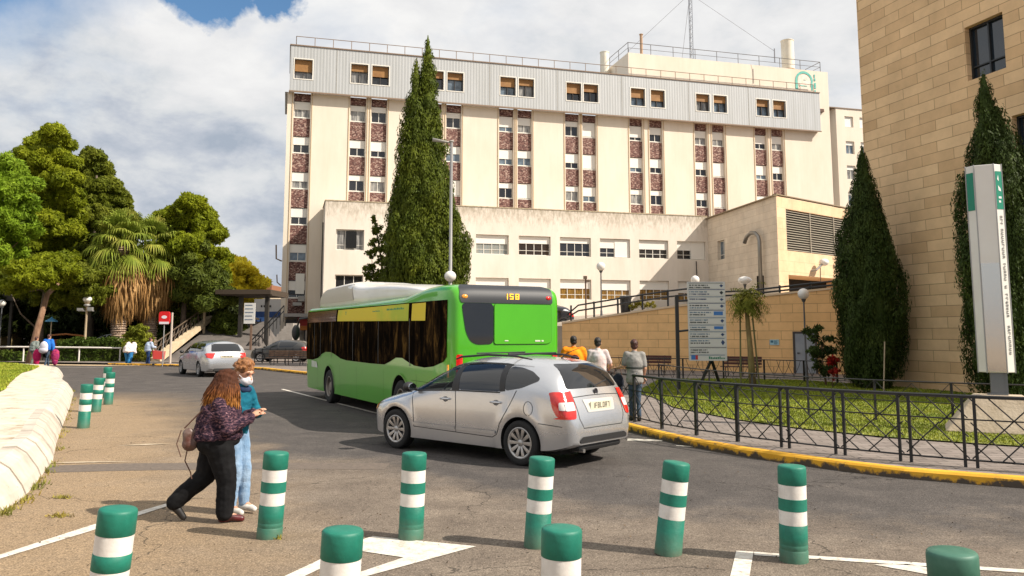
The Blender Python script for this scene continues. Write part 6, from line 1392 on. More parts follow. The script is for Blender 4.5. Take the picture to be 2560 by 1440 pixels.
# rear face
ro = patch_obj('rear_top_panel', bbv, [rounded([(-1.02, 2.62), (1.06, 2.62), (1.09, 2.72), (1.06, 2.93), (0.98, 2.985), (-0.92, 2.985), (-1.04, 2.92)], 0.04)], mat('grey_black_panel', (0.022, 0.025, 0.031), 0.55), bus, 'x', -1, 0.012, 0.06)
m_led = mat('amber_led', (0.5, 0.25, 0.02), 0.5, emit=(1.0, 0.42, 0.02), estr=1.6)
hz = bbv.ray_cast(Vector((-12, 0, 2.78)), Vector((1, 0, 0)))[0].x-0.02
ld = MB()
for i, ch in enumerate('158'): glyph(ld, ch, 0.16-i*0.13+(-0.05), 2.70, 0.085, 0.115, 0.019, hz-0.004, 'x-', 0.006)
ld.build('route_number', m_led, ro)
for y, m in ((0.98, m_amber), (-0.93, m_red)):
    x = bbv.ray_cast(Vector((-12, y, 2.74)), Vector((1, 0, 0)))[0].x; q = MB(); q.sph((x-0.01, y, 2.74), 0.03, 0.07, 0.045); q.build('marker_light', m, bus, smooth=True)
patch_obj('rear_window', bbv, [rounded([(1.05, 2.615), (0.35, 2.615), (0.35, 1.80), (0.72, 1.79), (0.86, 1.86), (0.96, 2.05)], 0.10)], m_cglass, bus, 'x', -1, 0.008, 0.08)
nb = MB(); nb.box(hz+0.02-0.035, hz+0.02-0.028, 0.55, 0.72, 2.05, 2.38)
hp_ = rounded([(0.33, 2.60), (-0.99, 2.60), (-0.99, 1.84), (-0.90, 1.80), (0.33, 1.80)], 0.05)
ht = patch_obj('rear_hatch', bbv, [hp_], m_green, bus, 'x', -1, 0.016, 0.10)
patch_obj('hatch_gap', bbv, stroke(hp_+[hp_[0]], 0.018), mat('green_gap', (0.02, 0.08, 0.004)), bus, 'x', -1, 0.010, 0.3)
xq = bbv.ray_cast(Vector((-12, 0, 1.85)), Vector((1, 0, 0)))[0].x
q = MB(); q.box(xq-0.03, xq-0.017, -0.72, -0.60, 1.845, 1.875); q.box(xq-0.03, xq-0.017, -0.80, -0.75, 1.845, 1.875); q.box(xq-0.03, xq-0.017, 0.02, 0.10, 1.855, 1.875); q.build('hatch_sticker', mat('sticker_pale', (0.6, 0.6, 0.5), 0.5), ht)
for sg in (1, -1):
    patch_obj('tail_light', bbv, [rounded([(sg*1.02, 1.60), (sg*1.14, 1.60), (sg*1.14, 1.10), (sg*1.02, 1.10)], 0.03)], m_red, bus, 'x', -1, 0.012, 0.08)
patch_obj('rear_grille', bbv, [rounded([(-0.95, 1.45), (0.95, 1.45), (0.95, 1.02), (-0.95, 1.02)], 0.04)], m_black_pl, bus, 'x', -1, 0.010, 0.1)
patch_obj('number_plate', bbv, [rounded([(-0.26, 0.90), (0.26, 0.90), (0.26, 0.79), (-0.26, 0.79)], 0.01)], m_plate, bus, 'x', -1, 0.014, 0.1)
# roof pod
pod_t = pchip([-HB+1.9, -HB+3.2, -HB+5.5, -HB+6.8, -HB+8.0, -HB+10.2, -HB+11.0, -HB+11.5], [2.92, 3.14, 3.30, 3.34, 3.50, 3.46, 3.24, 2.88])
pod_w = pchip([-HB+1.9, -HB+3.4, -HB+6.4, -HB+7.2, -HB+10.5, -HB+11.5], [0.80, 0.96, 0.98, 1.10, 1.12, 0.95])
pm = loft_body(dense(-HB+1.9, -HB+11.5, 54), pod_t, lambda x: 2.80, pod_w, 0.3, 0.35, 0.5, 3, 14).mesh('roof_pod')
m_podw = mat('pod_white', (0.74, 0.73, 0.70), 0.3, coat=0.4, col2=(0.66, 0.64, 0.60), scale=0.8); pm.materials.append(m_podw); smooth_angle(pm, 45); po_ = link('roof_pod', pm, bus)
pbv = bvh_of(pm)
patch_obj('pod_panel', pbv, [rounded([(-HB+7.2, 2.93), (-HB+7.45, 3.38), (-HB+10.2, 3.34), (-HB+10.9, 3.10), (-HB+11.2, 2.93)], 0.08)], mat('pod_grey', (0.46, 0.43, 0.37), 0.5), po_, 'y', 1, 0.010, 0.15)
# front corner: mirror and door glass
mr = MB(); mr.tube([(HB-0.15, 1.0, 2.55), (HB+0.25, 1.35, 2.5), (HB+0.28, 1.42, 2.2)], 0.035, 6); mr.sph((HB+0.28, 1.45, 2.05), 0.10, 0.14, 0.26); mr.build('wing_mirror', m_black_pl, bus, smooth=True)
mr = MB(); mr.tube([(HB-0.15, -1.0, 2.55), (HB+0.25, -1.35, 2.5), (HB+0.28, -1.42, 2.2)], 0.035, 6); mr.sph((HB+0.28, -1.45, 2.05), 0.10, 0.14, 0.26); mr.build('wing_mirror', m_black_pl, bus, smooth=True)
patch_obj('windscreen', bbv, [rounded([(-1.0, 2.55), (1.0, 2.55), (1.0, 1.0), (-1.0, 1.0)], 0.1)], m_bgl, bus, 'x', 1, 0.012, 0.12)
patch_obj('side_emblem', bbv, [rounded([(U_(11.1), 0.98), (U_(10.35), 0.98), (U_(10.45), 1.16), (U_(11.1), 1.18)], 0.05)], mat('emblem_grey', (0.42, 0.50, 0.36), 0.5, col2=(0.6, 0.6, 0.62), scale=9), bus, 'y', 1, 0.008, 0.3)
am = MB(); am.box(-HB+0.10, -HB+0.16, 1.265, 1.285, 1.15, 1.4); am.build('side_marker', m_amber, bus)
ub = MB(); ub.box(-HB+0.5, HB-0.6, -1.0, 1.0, 0.26, 0.4); ub.build('underbody', m_under_b, bus)
# ================================================================ street furniture
def bollard_mat(name, ca, cb, dirt):
    m, nt, b, vec = new_mat(name)
    n = noise_(nt, vec, 4.5, 8, 0.7); c = ramp_(nt, n, [(0.35, ca), (0.65, cb)])
    z = N(nt, 'ShaderNodeSeparateXYZ', {0: vec}).outputs[2]
    wn = N(nt, 'ShaderNodeNewGeometry').outputs['Position']; wv_ = noise_(nt, wn, 7.0, 8, 0.75)
    low = M_(nt, 'SUBTRACT', 1.0, M_(nt, 'DIVIDE', z, 0.22), clamp=True)
    g_ = M_(nt, 'MULTIPLY', low, M_(nt, 'MULTIPLY', wv_, 0.95), clamp=True)
    c = mix_(nt, g_, c, (0.15, 0.11, 0.07))                                        # splashed dirt round the foot
    mp_ = N(nt, 'ShaderNodeMapping', {0: wn, 'Scale': (1.0, 1.0, 3.2)}); sc_n = noise_(nt, mp_.outputs[0], 13.0, 7, 0.8)
    sf = M_(nt, 'MULTIPLY', M_(nt, 'SUBTRACT', sc_n, 0.62, clamp=True), 7.0, clamp=True)
    c = mix_(nt, M_(nt, 'MULTIPLY', sf, dirt), c, (0.035, 0.04, 0.032))             # scuffs and tyre rub
    nt.links.new(c, b.inputs['Base Color']); nt.links.new(M_(nt, 'ADD', 0.42, M_(nt, 'MULTIPLY', n, 0.25)), b.inputs['Roughness']); bump_(nt, b, noise_(nt, vec, 30, 4), 0.12)
    return m
m_bgreen = bollard_mat('bollard_green', (0.0035, 0.125, 0.082), (0.008, 0.180, 0.122), 0.6)
m_bdirty = mat('bollard_green_dull', (0.022, 0.105, 0.068), 0.55, col2=(0.05, 0.15, 0.105), scale=6, detail=7)
m_bwhite = bollard_mat('reflective_white', (0.60, 0.56, 0.51), (0.76, 0.73, 0.69), 0.45)
def bollard(label, x, y, lean=(0, 0), hs=1.0, group='green and white bollards', rz=0.0, grooves=True, m=None, r=0.122):
    t = thing('bollard', label, 'bollard', (x, y, -0.005), rz, group)
    Hh = 0.83*hs; t.rotation_euler = (-math.atan2(lean[1], Hh), math.atan2(lean[0], Hh), rz); g = m or m_bgreen
    mb = MB(); pr = [(r*1.02, 0), (r*1.02, 0.10*hs), (r, 0.105*hs)]
    if grooves: pr += [(r*0.975, 0.112*hs), (r*1.0, 0.12*hs), (r, 0.150*hs), (r*0.98, 0.155*hs), (r, 0.162*hs)]
    pr += [(r, 0.32*hs), (r*0.985, 0.322*hs), (r*0.985, 0.325*hs)]
    mb.lathe(pr, 32); mb.build('base_sleeve', g, t, sharp=50)
    mb = MB(); mb.lathe([(r*0.985, 0.325*hs), (r*0.985, 0.445*hs)], 32, cap=False); mb.build('reflective_band', m_bwhite, t, smooth=True)
    mb = MB(); mb.lathe([(r*0.985, 0.445*hs), (r*1.005, 0.447*hs), (r*1.005, 0.548*hs), (r*0.985, 0.55*hs)], 32, cap=False); mb.build('middle_band', g, t, sharp=50)
    mb = MB(); mb.lathe([(r*0.985, 0.55*hs), (r*0.985, 0.668*hs)], 32, cap=False); mb.build('reflective_band', m_bwhite, t, smooth=True)
    mb = MB(); mb.lathe([(r*0.985, 0.668*hs), (r*1.01, 0.671*hs), (r*1.01, Hh-0.022), (r*0.985, Hh-0.008), (r*0.92, Hh), (r*0.5, Hh+0.004), (0.01, Hh+0.005)], 32); mb.build('cap', g, t, sharp=60)
    return t
bollard('leaning bollard with two white bands nearest the walking woman', -2.406, 8.331, (0.045, 0.0))
bollard('bollard standing on the white arrow marking below the silver car', -0.997, 8.283, (0.025, 0))
bollard('bollard below the tail of the silver car, half behind a nearer one', 0.235, 7.98, (0.055, 0), grooves=False)
bollard('leaning bollard just left of the upright one at the corner of the white lines', 1.43, 7.726, (0.10, 0), grooves=False)
bollard('upright bollard at the corner of the white lines on the right', 2.503, 7.488, (0.012, 0))
bollard('leaning near bollard at the bottom left beside the long white line', -2.71, 5.62, (0.07, 0), 1.02)
bollard('near bollard cut off by the bottom edge left of the white arrow', -1.045, 5.02, (0.035, 0), 1.02, grooves=False)
bollard('near bollard cut off by the bottom edge below the silver car', 0.280, 5.06, (0.02, 0), 1.02, grooves=False)
bollard('dull green bollard top at the bottom right corner', 2.42, 4.60, (-0.02, 0), 1.0, m=m_bdirty, r=0.128)
bollard('nearest bollard of the left cluster by the pale kerb', -9.184, 17.74, (0.03, 0), 1.12, 'bollards beside the left kerb', grooves=False)
bollard('half hidden bollard just behind the nearest of the left cluster', -10.75, 21.33, (0.05, 0), 1.05, 'bollards beside the left kerb', grooves=False)
bollard('thin looking bollard third along the left kerb', -11.55, 23.6, (0.03, 0), 1.10, 'bollards beside the left kerb', grooves=False)
bollard('farthest bollard of the left cluster by the pale kerb', -12.85, 26.1, (0.01, 0), 1.15, 'bollards beside the left kerb', grooves=False)

def bar(mb, a, b, w=0.012, n=5): mb.tube([a, b], w, n)
# black pedestrian railing along the yellow kerb
FP = [(1.95, 20.4), (2.28, 18.9), (2.613, 17.608), (2.963, 16.36), (3.418, 15.35), (3.933, 14.45), (4.50, 13.66), (5.10, 12.90), (5.789, 12.22), (6.45, 11.68), (7.15, 11.2), (8.3, 10.6), (9.5, 10.1)]
rail = thing('pedestrian_railing', 'black steel railing with crossed bars along the yellow kerb', 'railing', (FP[2][0], FP[2][1], 0.14))
ro_ = Vector((FP[2][0], FP[2][1]))
top = MB(); HR = 0.98
path = [(p[0]-ro_.x, p[1]-ro_.y, HR) for p in FP]; top.tube(path, 0.026, 6)
top.build('top_rail', black, rail)
for i, p in enumerate(FP):
    c = Vector(p)-ro_; t = (Vector(FP[min(i+1, len(FP)-1)])-Vector(FP[max(i-1, 0)])).normalized()
    mb = MB()
    dbl = (0.045,) if i < 6 else (0.075, -0.075)
    for d in (dbl if len(dbl) == 2 else (0,)):
        w = 0.03 if i < 6 else 0.020; q = c+t*d; ang = math.atan2(t.y, t.x); Mx = Matrix.Translation((q.x, q.y, 0)) @ Matrix.Rotation(ang, 4, 'Z'); mb.box(-w, w, -w*0.8, w*0.8, 0, HR-0.01, Mx)
    mb.build('post', black, rail)
for i in range(len(FP)-1):
    a = Vector(FP[i])-ro_; b_ = Vector(FP[i+1])-ro_; P_ = lambda s, z: (a.x+(b_.x-a.x)*s, a.y+(b_.y-a.y)*s, z); mb = MB()
    bar(mb, P_(0, 0.10), P_(1, 0.10), 0.014); bar(mb, P_(0, 0.66), P_(1, 0.66), 0.011)
    if i % 2 == 0:
        for s0, z0, s1, z1 in ((0.02, 0.96, 0.98, 0.12), (0.36, 0.96, 0.98, 0.42), (0.02, 0.60, 0.58, 0.11), (0.02, 0.30, 0.24, 0.11), (0.68, 0.96, 0.98, 0.68), (0.02, 0.14, 0.55, 0.60), (0.55, 0.58, 0.97, 0.94)): bar(mb, P_(s0, z0), P_(s1, z1), 0.010)
    else:
        for s0, z0, s1, z1 in ((0.02, 0.96, 0.98, 0.12), (0.98, 0.96, 0.02, 0.12), (0.30, 0.96, 0.98, 0.38), (0.02, 0.62, 0.62, 0.11), (0.45, 0.11, 0.98, 0.58), (0.02, 0.34, 0.30, 0.11)): bar(mb, P_(s0, z0), P_(s1, z1), 0.010)
    mb.build('infill_bars', black, rail)
# lower thin railing along the inner edge of the lawn
GP = [(4.75, 26.6), (4.95, 24.6), (5.35, 22.3), (5.95, 20.4), (6.75, 18.8), (7.7, 17.5), (8.8, 16.5), (10.2, 15.6), (12.0, 14.8)]
r2 = thing('lawn_railing', 'thin black railing standing in the grass behind the kerb railing', 'railing', (GP[0][0], GP[0][1], 0.165)); go = Vector(GP[0])
mb = MB(); mb.tube([(p[0]-go.x, p[1]-go.y, 0.86) for p in GP], 0.016, 5); mb.tube([(p[0]-go.x, p[1]-go.y, 0.45) for p in GP], 0.010, 5); mb.build('top_rail', black, r2)
for i, p in enumerate(GP):
    mb = MB(); mb.box(p[0]-go.x-.02, p[0]-go.x+.02, p[1]-go.y-.02, p[1]-go.y+.02, 0, 0.86); mb.build('post', black, r2)
for i in range(len(GP)-1):
    a = Vector(GP[i])-go; b_ = Vector(GP[i+1])-go; P_ = lambda s, z: (a.x+(b_.x-a.x)*s, a.y+(b_.y-a.y)*s, z); mb = MB()
    for s0, z0, s1, z1 in ((0.02, 0.84, 0.5, 0.08), (0.5, 0.08, 0.98, 0.84), (0.25, 0.46, 0.5, 0.82), (0.5, 0.82, 0.75, 0.46)): bar(mb, P_(s0, z0), P_(s1, z1), 0.007)
    mb.build('infill_bars', black, r2)
# ornamental railing in front of the ochre wall
QP = [(4.2, 36.4), (5.7, 35.4), (7.2, 34.6), (8.7, 33.8), (10.1, 32.9), (11.3, 31.8), (12.1, 30.6), (12.7, 29.4)]
r3 = thing('ornamental_railing', 'low black railing with curved leaf-shaped bars in front of the benches', 'railing', (QP[0][0], QP[0][1], 0.15)); qo = Vector(QP[0])
mb = MB(); mb.tube([(p[0]-qo.x, p[1]-qo.y, 0.82) for p in QP], 0.02, 5); mb.tube([(p[0]-qo.x, p[1]-qo.y, 0.14) for p in QP], 0.014, 5); mb.build('rails', black, r3)
for p in QP:
    mb = MB(); mb.box(p[0]-qo.x-.03, p[0]-qo.x+.03, p[1]-qo.y-.03, p[1]-qo.y+.03, 0, 0.84); mb.build('post', black, r3)
for i in range(len(QP)-1):
    a = Vector(QP[i])-qo; b_ = Vector(QP[i+1])-qo; P_ = lambda s, z: (a.x+(b_.x-a.x)*s, a.y+(b_.y-a.y)*s, z); mb = MB()
    for s in (0.25, 0.5, 0.75):
        bar(mb, P_(s, 0.14), P_(s, 0.55 if s != 0.5 else 0.82), 0.010)
        for sg in (-1, 1): mb.tube([P_(s, 0.22), P_(s+sg*0.06, 0.38), P_(s+sg*0.13, 0.60), P_(s+sg*0.17, 0.81)], 0.010, 5, False)
    mb.build('infill_bars', black, r3)

# benches
m_bench = mat('dark_red_slats', (0.060, 0.014, 0.010), 0.55, col2=(0.10, 0.028, 0.018), scale=5, stretch=(1, 6, 6))
def bench(label, loc, rz, L=2.0, m=None, group=None):
    t = thing('park_bench', label, 'bench', loc, rz, group); m = m or m_bench
    s = MB()
    for k in range(4): s.box(-L/2, L/2, -0.24+k*0.12, -0.14+k*0.12, 0.42, 0.455)
    s.build('seat', m, t, bevel=0.006)
    s = MB()
    for k in range(3):
        z = 0.52+k*0.125; y = 0.25+k*0.03; s.box(-L/2, L/2, y, y+0.03, z, z+0.105)
    s.build('backrest', m, t, bevel=0.006)
    for x in (-L*0.36, 0, L*0.36):
        g = MB(); g.tube([(x, -0.22, 0), (x, -0.22, 0.41), (x, 0.22, 0.41), (x, 0.34, 0.88)], 0.022, 6); g.tube([(x, 0.22, 0.41), (x, 0.26, 0)], 0.022, 6); g.build('leg', black, t)
    return t
bench('dark red slatted bench in front of the ochre wall right of the young tree', (10.0, 35.9, 0.14), R(-28), 1.7, group='benches by the ochre wall')
bench('dark red slatted bench in front of the ochre wall left of the information board', (6.2, 37.9, 0.14), R(-28), 2.2, group='benches by the ochre wall')
bench('dark bench on the far pavement between the boy and the bus', (-13.5, 49.2, 0.14), R(-6), 2.5, mat('weathered_slats', (0.10, 0.05, 0.03), 0.7, col2=(0.22, 0.13, 0.08), scale=4))

# globe lamps
m_globe = mat('opal_globe', (0.80, 0.78, 0.74), 0.15, coat=0.6, col2=(0.70, 0.67, 0.62), scale=3)
m_pole = mat('grey_pole', (0.10, 0.105, 0.11), 0.5, 0.3); m_pole_l = mat('light_pole', (0.34, 0.335, 0.33), 0.4, 0.4); m_pole_t = mat('tan_pole', (0.40, 0.31, 0.20), 0.6)
def globe_lamp(label, x, y, z0, zb, r=0.25, pr=0.045, m=None, sq=1.0, group='globe street lamps', neck=True):
    t = thing('street_lamp', label, 'street lamp', (x, y, z0), 0, group)
    h = zb-z0
    mb = MB(); mb.lathe([(pr*2, 0), (pr*2, 0.04), (pr*1.5, 0.06), (pr*1.3, 0.5), (pr, 0.55), (pr*0.75, h-r-0.12), (pr*1.5, h-r*sq-0.10), (pr*2.4, h-r*sq+0.02)], 12); mb.build('pole', m or m_pole, t, sharp=40)
    mb = MB(); mb.sph((0, 0, h), r, r, r*sq, 24, 16); mb.build('globe', m_globe, t, smooth=True)
    return t
globe_lamp('globe lamp on a thin pole standing in front of the grey door', 13.05, 36.4, 0.14, 3.78, 0.25)
globe_lamp('globe lamp on a dark pole on the ramp above the three walkers', 5.30, 48.3, 2.85, 6.0, 0.27, 0.05)
globe_lamp('flattened pale lamp head above the young drooping tree', 14.2, 49.5, 3.7, 5.25, 0.42, 0.05, sq=0.6)
globe_lamp('small globe lamp just showing over the information board', 11.4, 50.5, 3.4, 5.35, 0.27, 0.05)
globe_lamp('globe lamp cut by the left edge of the photo', -35.7, 57, 0, 4.15, 0.24, 0.05)
t = globe_lamp('tan street lamp with a globe over two floodlights on the left road', -29.75, 57, 0, 4.42, 0.30, 0.09, m_pole_t, 0.72)
mb = MB(); mb.box(-0.62, -0.20, -0.15, 0.1, 3.62, 3.80); mb.box(0.10, 0.42, -0.15, 0.1, 3.62, 3.86); mb.tube([(-0.6, 0, 3.6), (0.5, 0, 3.6)], 0.035, 6); mb.sph((0, 0, 4.0), 0.22, 0.22, 0.1); mb.build('floodlight', m_pole_l, t)
t = thing('tall_street_light', 'tall grey street light in front of the big cypress with a globe lower down', 'street light', (-3.04, 40.0, 0.14))
mb = MB(); mb.lathe([(0.13, 0), (0.13, 0.5), (0.095, 0.55), (0.07, 11.3), (0.075, 11.5)], 14); mb.build('pole', m_pole_l, t, sharp=40)
mb = MB(); mb.tube([(0.05, 0, 11.42), (-0.3, 0, 11.46), (-0.95, -0.05, 11.56)], [0.05, 0.06, 0.10], 8); mb.sph((0.0, 0, 11.48), 0.13, 0.10, 0.07); mb.build('lamp_head', mat('lamp_head_grey', (0.33, 0.31, 0.28), 0.5), t, smooth=True)
mb = MB(); mb.sph((0.0, -0.12, 4.68), 0.29, 0.29, 0.27, 24, 14); mb.build('globe', m_globe, t, smooth=True)
t = thing('camera_post', 'brown post with a small floodlight on top on the ramp', 'post', (4.32, 47.6, 2.75))
mb = MB(); mb.tube([(0, 0, 0), (0, 0, 2.45)], 0.05, 8); mb.build('pole', mat('brown_pole', (0.15, 0.09, 0.06), 0.7), t)
mb = MB(); mb.box(-0.13, 0.08, -0.1, 0.1, 2.45, 2.63); mb.box(0.02, 0.24, -0.06, 0.06, 2.28, 2.38); mb.build('floodlight', mat('brown_lamp', (0.12, 0.08, 0.05), 0.6), t)

# information board
t = thing('information_board', 'tall white directory board of stacked name strips on black posts', 'sign', (6.45, 27.0, 0.165))
mb = MB(); mb.box(-0.625, 0.625, -0.04, 0.03, 0.97, 3.56); bo_ = mb.build('panel', mat('board_white', (0.56, 0.55, 0.53), 0.5, col2=(0.64, 0.62, 0.60), scale=3), t, bevel=0.004)
rb = random.Random(12); z = 3.54
m_bt = [mat('board_navy', (0.025, 0.05, 0.14), 0.5), mat('board_black', (0.02, 0.025, 0.03), 0.5), mat('board_blue', (0.04, 0.16, 0.45), 0.5), mat('board_steel', (0.10, 0.17, 0.26), 0.5)]
rows = [0.22, 0.24, 0.21, 0.23, 0.25, 0.24, 0.22, 0.22, 0.30, 0.24, 0.22]
sp = [MB() for _ in range(4)]
for i, h in enumerate(rows):
    z1 = z-0.012; z0 = z-h+0.012
    st_ = MB(); st_.box(-0.60, 0.60 if i % 3 else 0.585, -0.052, -0.043, z0, z1); strip = st_.build('name_strip', mat('strip_white', (0.60, 0.585, 0.56), 0.45), bo_, bevel=0.002)
    sp[rb.choice([0, 1, 3])].box(-0.60, 0.60 if i % 2 else 0.55, -0.058, -0.0525, z1-0.020, z1-0.002)
    if i == 10: continue
    for ln in range(2 if h > 0.215 else 1):
        x = -0.57; zz = z1-0.065-ln*0.075; k = rb.choice([0, 1, 1, 3]); end = rb.uniform(-0.1, 0.12)
        while x < end:
            w = rb.uniform(0.014, 0.030); sp[k].box(x, x+w, -0.058, -0.0525, zz-0.045*rb.uniform(.75, 1), zz); x += w+rb.choice([0.008, 0.008, 0.008, 0.03])
    if i in (4, 6): sp[2].box(0.22, 0.52, -0.058, -0.0525, z0+0.05, z1-0.05)
    elif i != 9: sp[rb.choice([0, 1])].add([(0.49, -0.056, z0+0.04), (0.56, -0.056, (z0+z1)/2), (0.49, -0.056, z1-0.05), (0.43, -0.056, (z0+z1)/2)], [(0, 1, 2, 3)])
    z -= h
sp[2].box(-0.56, -0.42, -0.058, -0.0525, 1.0, 1.14)
for k, s in enumerate(sp): s.build('lettering', m_bt[k], bo_)
mb = MB(); mb.box(-0.42, -0.34, -0.058, -0.0525, 1.0, 1.14); mb.build('lettering', mat('board_red', (0.5, 0.03, 0.03), 0.5), bo_)
mb = MB(); x = 0.02
while x < 0.54: w = rb.uniform(0.02, 0.05); mb.box(x, x+w, -0.058, -0.0525, 1.02, 1.02+rb.uniform(0.04, 0.09)); x += w+0.015
mb.build('lettering', mat('board_green', (0.04, 0.20, 0.12), 0.5), bo_)
mb = MB(); mb.box(-1.04, -0.93, -0.05, 0.06, -0.1, 3.12); mb.tube([(-0.98, 0, 2.92), (-0.62, 0, 2.94)], 0.035, 6); mb.tube([(-0.98, 0, 1.92), (-0.62, 0, 1.96)], 0.035, 6)
mb.build('post', black, t)
for x in (-0.30, 0.52):
    mb = MB(); mb.tube([(0.14, 0.10, 1.0), (x, 0.35, -0.05)], 0.05, 4); mb.build('leg', black, t)

# totem sign on its concrete base
t = thing('totem_sign', 'tall pale totem sign with green top bands on a concrete plinth', 'sign', (9.32, 15.8, 0.16), R(-27))
mb = MB(); mb.add([(-0.95, -0.62, 0), (0.95, -0.62, 0), (0.95, 0.62, 0), (-0.95, 0.62, 0), (-0.42, -0.30, 0.68), (0.42, -0.30, 0.68), (0.42, 0.30, 0.68), (-0.42, 0.30, 0.68)], [(0,3,2,1), (4,5,6,7), (0,1,5,4), (1,2,6,5), (2,3,7,6), (3,0,4,7)])
mb.build('plinth', mat('concrete', (0.44, 0.35, 0.25), 0.9, col2=(0.56, 0.46, 0.35), scale=2.5, bump=0.5, bscale=20), t, bevel=0.03)
mb = MB(); mb.box(-0.12, 0.10, -0.09, 0.09, 0.70, 1.12); mb.box(-0.18, 0.16, -0.13, 0.13, 0.68, 0.71); mb.box(0.10, 0.17, -0.05, 0.05, 0.70, 1.12); mb.build('post', mat('steel_post', (0.17, 0.18, 0.19), 0.4, 0.6), t)
plan = [(-0.17, -0.16), (0.17, -0.16), (0.31, -0.02), (0.31, 0.14), (-0.31, 0.14), (-0.31, -0.02)]
mb = MB(); mb.prism(plan, 1.11, 5.14, 'z'); m_tot = mat('totem_white', (0.66, 0.63, 0.58), 0.5, col2=(0.72, 0.70, 0.66), scale=1.0); body_ = mb.build('body', m_tot, t, bevel=0.012)
ed = MB()
for (x, y) in plan[:4]+plan[5:]: ed.cyl((x*0.995, y*0.99-0.003, 1.1), (x*0.995, y*0.99-0.003, 5.15), 0.012, n=6)
ed.build('edge_trim', m_pole_l, t)
gt = mat('totem_green', (0.005, 0.20, 0.125), 0.45)
for (p, q) in ((plan[5], plan[0]), (plan[1], plan[2])):
    d = Vector((q[0]-p[0], q[1]-p[1])).normalized(); n = Vector((d.y, -d.x))*0.006; a = Vector(p)+d*0.02+n; c = Vector(q)-d*0.02+n
    mb = MB(); mb.add([(a.x, a.y, 4.25), (c.x, c.y, 4.25), (c.x, c.y, 5.0), (a.x, a.y, 5.0)], [(0, 1, 2, 3)]); mb.build('green_band', gt, t)
    if p == plan[1]:
        pn = n*1.6; L = (Vector(q)-Vector(p)).length; mw = MB(); md = MB()
        def onf(s, z): v = Vector(p)+d*(L*s)+pn; return (v.x, v.y, z)
        mw.add([onf(.35, 4.72), onf(.65, 4.66), onf(.7, 4.60), onf(.40, 4.62)], [(0, 1, 2, 3)]); mw.add([onf(.3, 4.84), onf(.5, 4.80), onf(.45, 4.93)], [(0, 1, 2)]); mw.add([onf(.35, 4.5), onf(.7, 4.5), onf(.7, 4.46), onf(.35, 4.46)], [(0, 1, 2, 3)]); mw.add([onf(.35, 4.42), onf(.6, 4.42), onf(.6, 4.38), onf(.35, 4.38)], [(0, 1, 2, 3)])
        mw.build('emblem', mat('emblem_white', (0.75, 0.76, 0.72), 0.5), t)
        zz = 4.12; rt = random.Random(3)
        while zz > 1.45:   # column of turned capital letters
            h = rt.uniform(0.035, 0.06)
            if rt.random() < 0.86:
                s0, s1 = 0.36, 0.64; k = rt.random()
                md.add([onf(s0, zz), onf(s1, zz), onf(s1, zz-0.014), onf(s0, zz-0.014)], [(0, 1, 2, 3)])
                if k > 0.3: md.add([onf(s0, zz-h+0.014), onf(s1, zz-h+0.014), onf(s1, zz-h), onf(s0, zz-h)], [(0, 1, 2, 3)])
                ss = s0 if k > 0.6 else s1-0.07; md.add([onf(ss, zz), onf(ss+0.07, zz), onf(ss+0.07, zz-h), onf(ss, zz-h)], [(0, 1, 2, 3)])
            zz -= h+0.022
        md.build('lettering', mat('totem_ink', (0.10, 0.10, 0.10), 0.5), t)
mb = MB(); mb.box(-0.155, 0.155, -0.172, -0.162, 1.13, 3.20); mb.build('mirror_panel', mat('brushed_mirror', (0.72, 0.68, 0.60), 0.16, 1.0, bump=0.05, bscale=3), t)

# ---- left side of the junction
t = thing('barrier_rail', 'long white painted pipe barrier across the far left pavement', 'barrier', (-35, 56, 0))
mb = MB(); mb.tube([(-8, 0.6, 1.10), (-3, 0.2, 1.13), (2, 0, 1.12), (6, 0, 1.08), (9.6, 0, 1.02), (10.4, 0, 0.98), (10.6, 0, 0.7)], 0.055, 8); mb.build('rail', mat('white_pipe', (0.72, 0.68, 0.62), 0.5), t, smooth=True)
for x in (-6, -2.2, 1.6, 5.4, 8.2): mb = MB(); mb.cyl((x, 0.05, 0), (x, 0.05, 1.08), 0.05, n=8); mb.build('post', _mats['white_pipe'], t)
t = thing('shop_sign', 'red shop sign with a white oval and white foot strip on a thin pole', 'sign', (-21.72, 51.0, 0))
mb = MB(); mb.prism(rounded([(-0.34, 2.60), (0.34, 2.60), (0.34, 3.40), (-0.34, 3.40)], 0.18), -0.06, 0.06, 'y'); pn_ = mb.build('panel', mat('sign_red', (0.62, 0.008, 0.012), 0.4), t)
mb = MB(); mb.prism([(0.17*math.cos(2*math.pi*i/20), 3.05+0.10*math.sin(2*math.pi*i/20)) for i in range(20)], -0.068, -0.061, 'y'); mb.box(-0.30, 0.30, -0.068, -0.061, 2.62, 2.76); mb.build('emblem', mat('sign_white', (0.72, 0.68, 0.72), 0.5), pn_)
mb = MB(); mb.cyl((0, 0, 0), (0, 0, 2.6), 0.035, n=8); mb.build('pole', m_pole_l, t)
o = MB(); o.lathe([(0.075, 0), (0.06, 3.35), (0.02, 3.36)], 10); o = o.build('flag_pole', mat('pale_pole', (0.50, 0.43, 0.36), 0.6), None, (-21.75, 52.2, 0)); tag(o, 'bare pale pole right beside the red shop sign', 'pole')
t = thing('garden_light', 'small blue topped lamp under the pines behind the left group', 'lamp', (-32.45, 57.5, 0))
mb = MB(); mb.cyl((0, 0, 0), (0, 0, 2.9), 0.04, n=6); mb.build('pole', m_pole_t, t); mb = MB(); mb.lathe([(0.42, 2.86), (0.36, 2.95), (0.1, 3.1), (0.02, 3.2)], 12); mb.build('shade', mat('blue_enamel', (0.10, 0.32, 0.55), 0.4), t, smooth=True)
t = thing('skip_container', 'rusty orange container half hidden left of the clipped hedge', 'container', (-32.9, 61, 0))
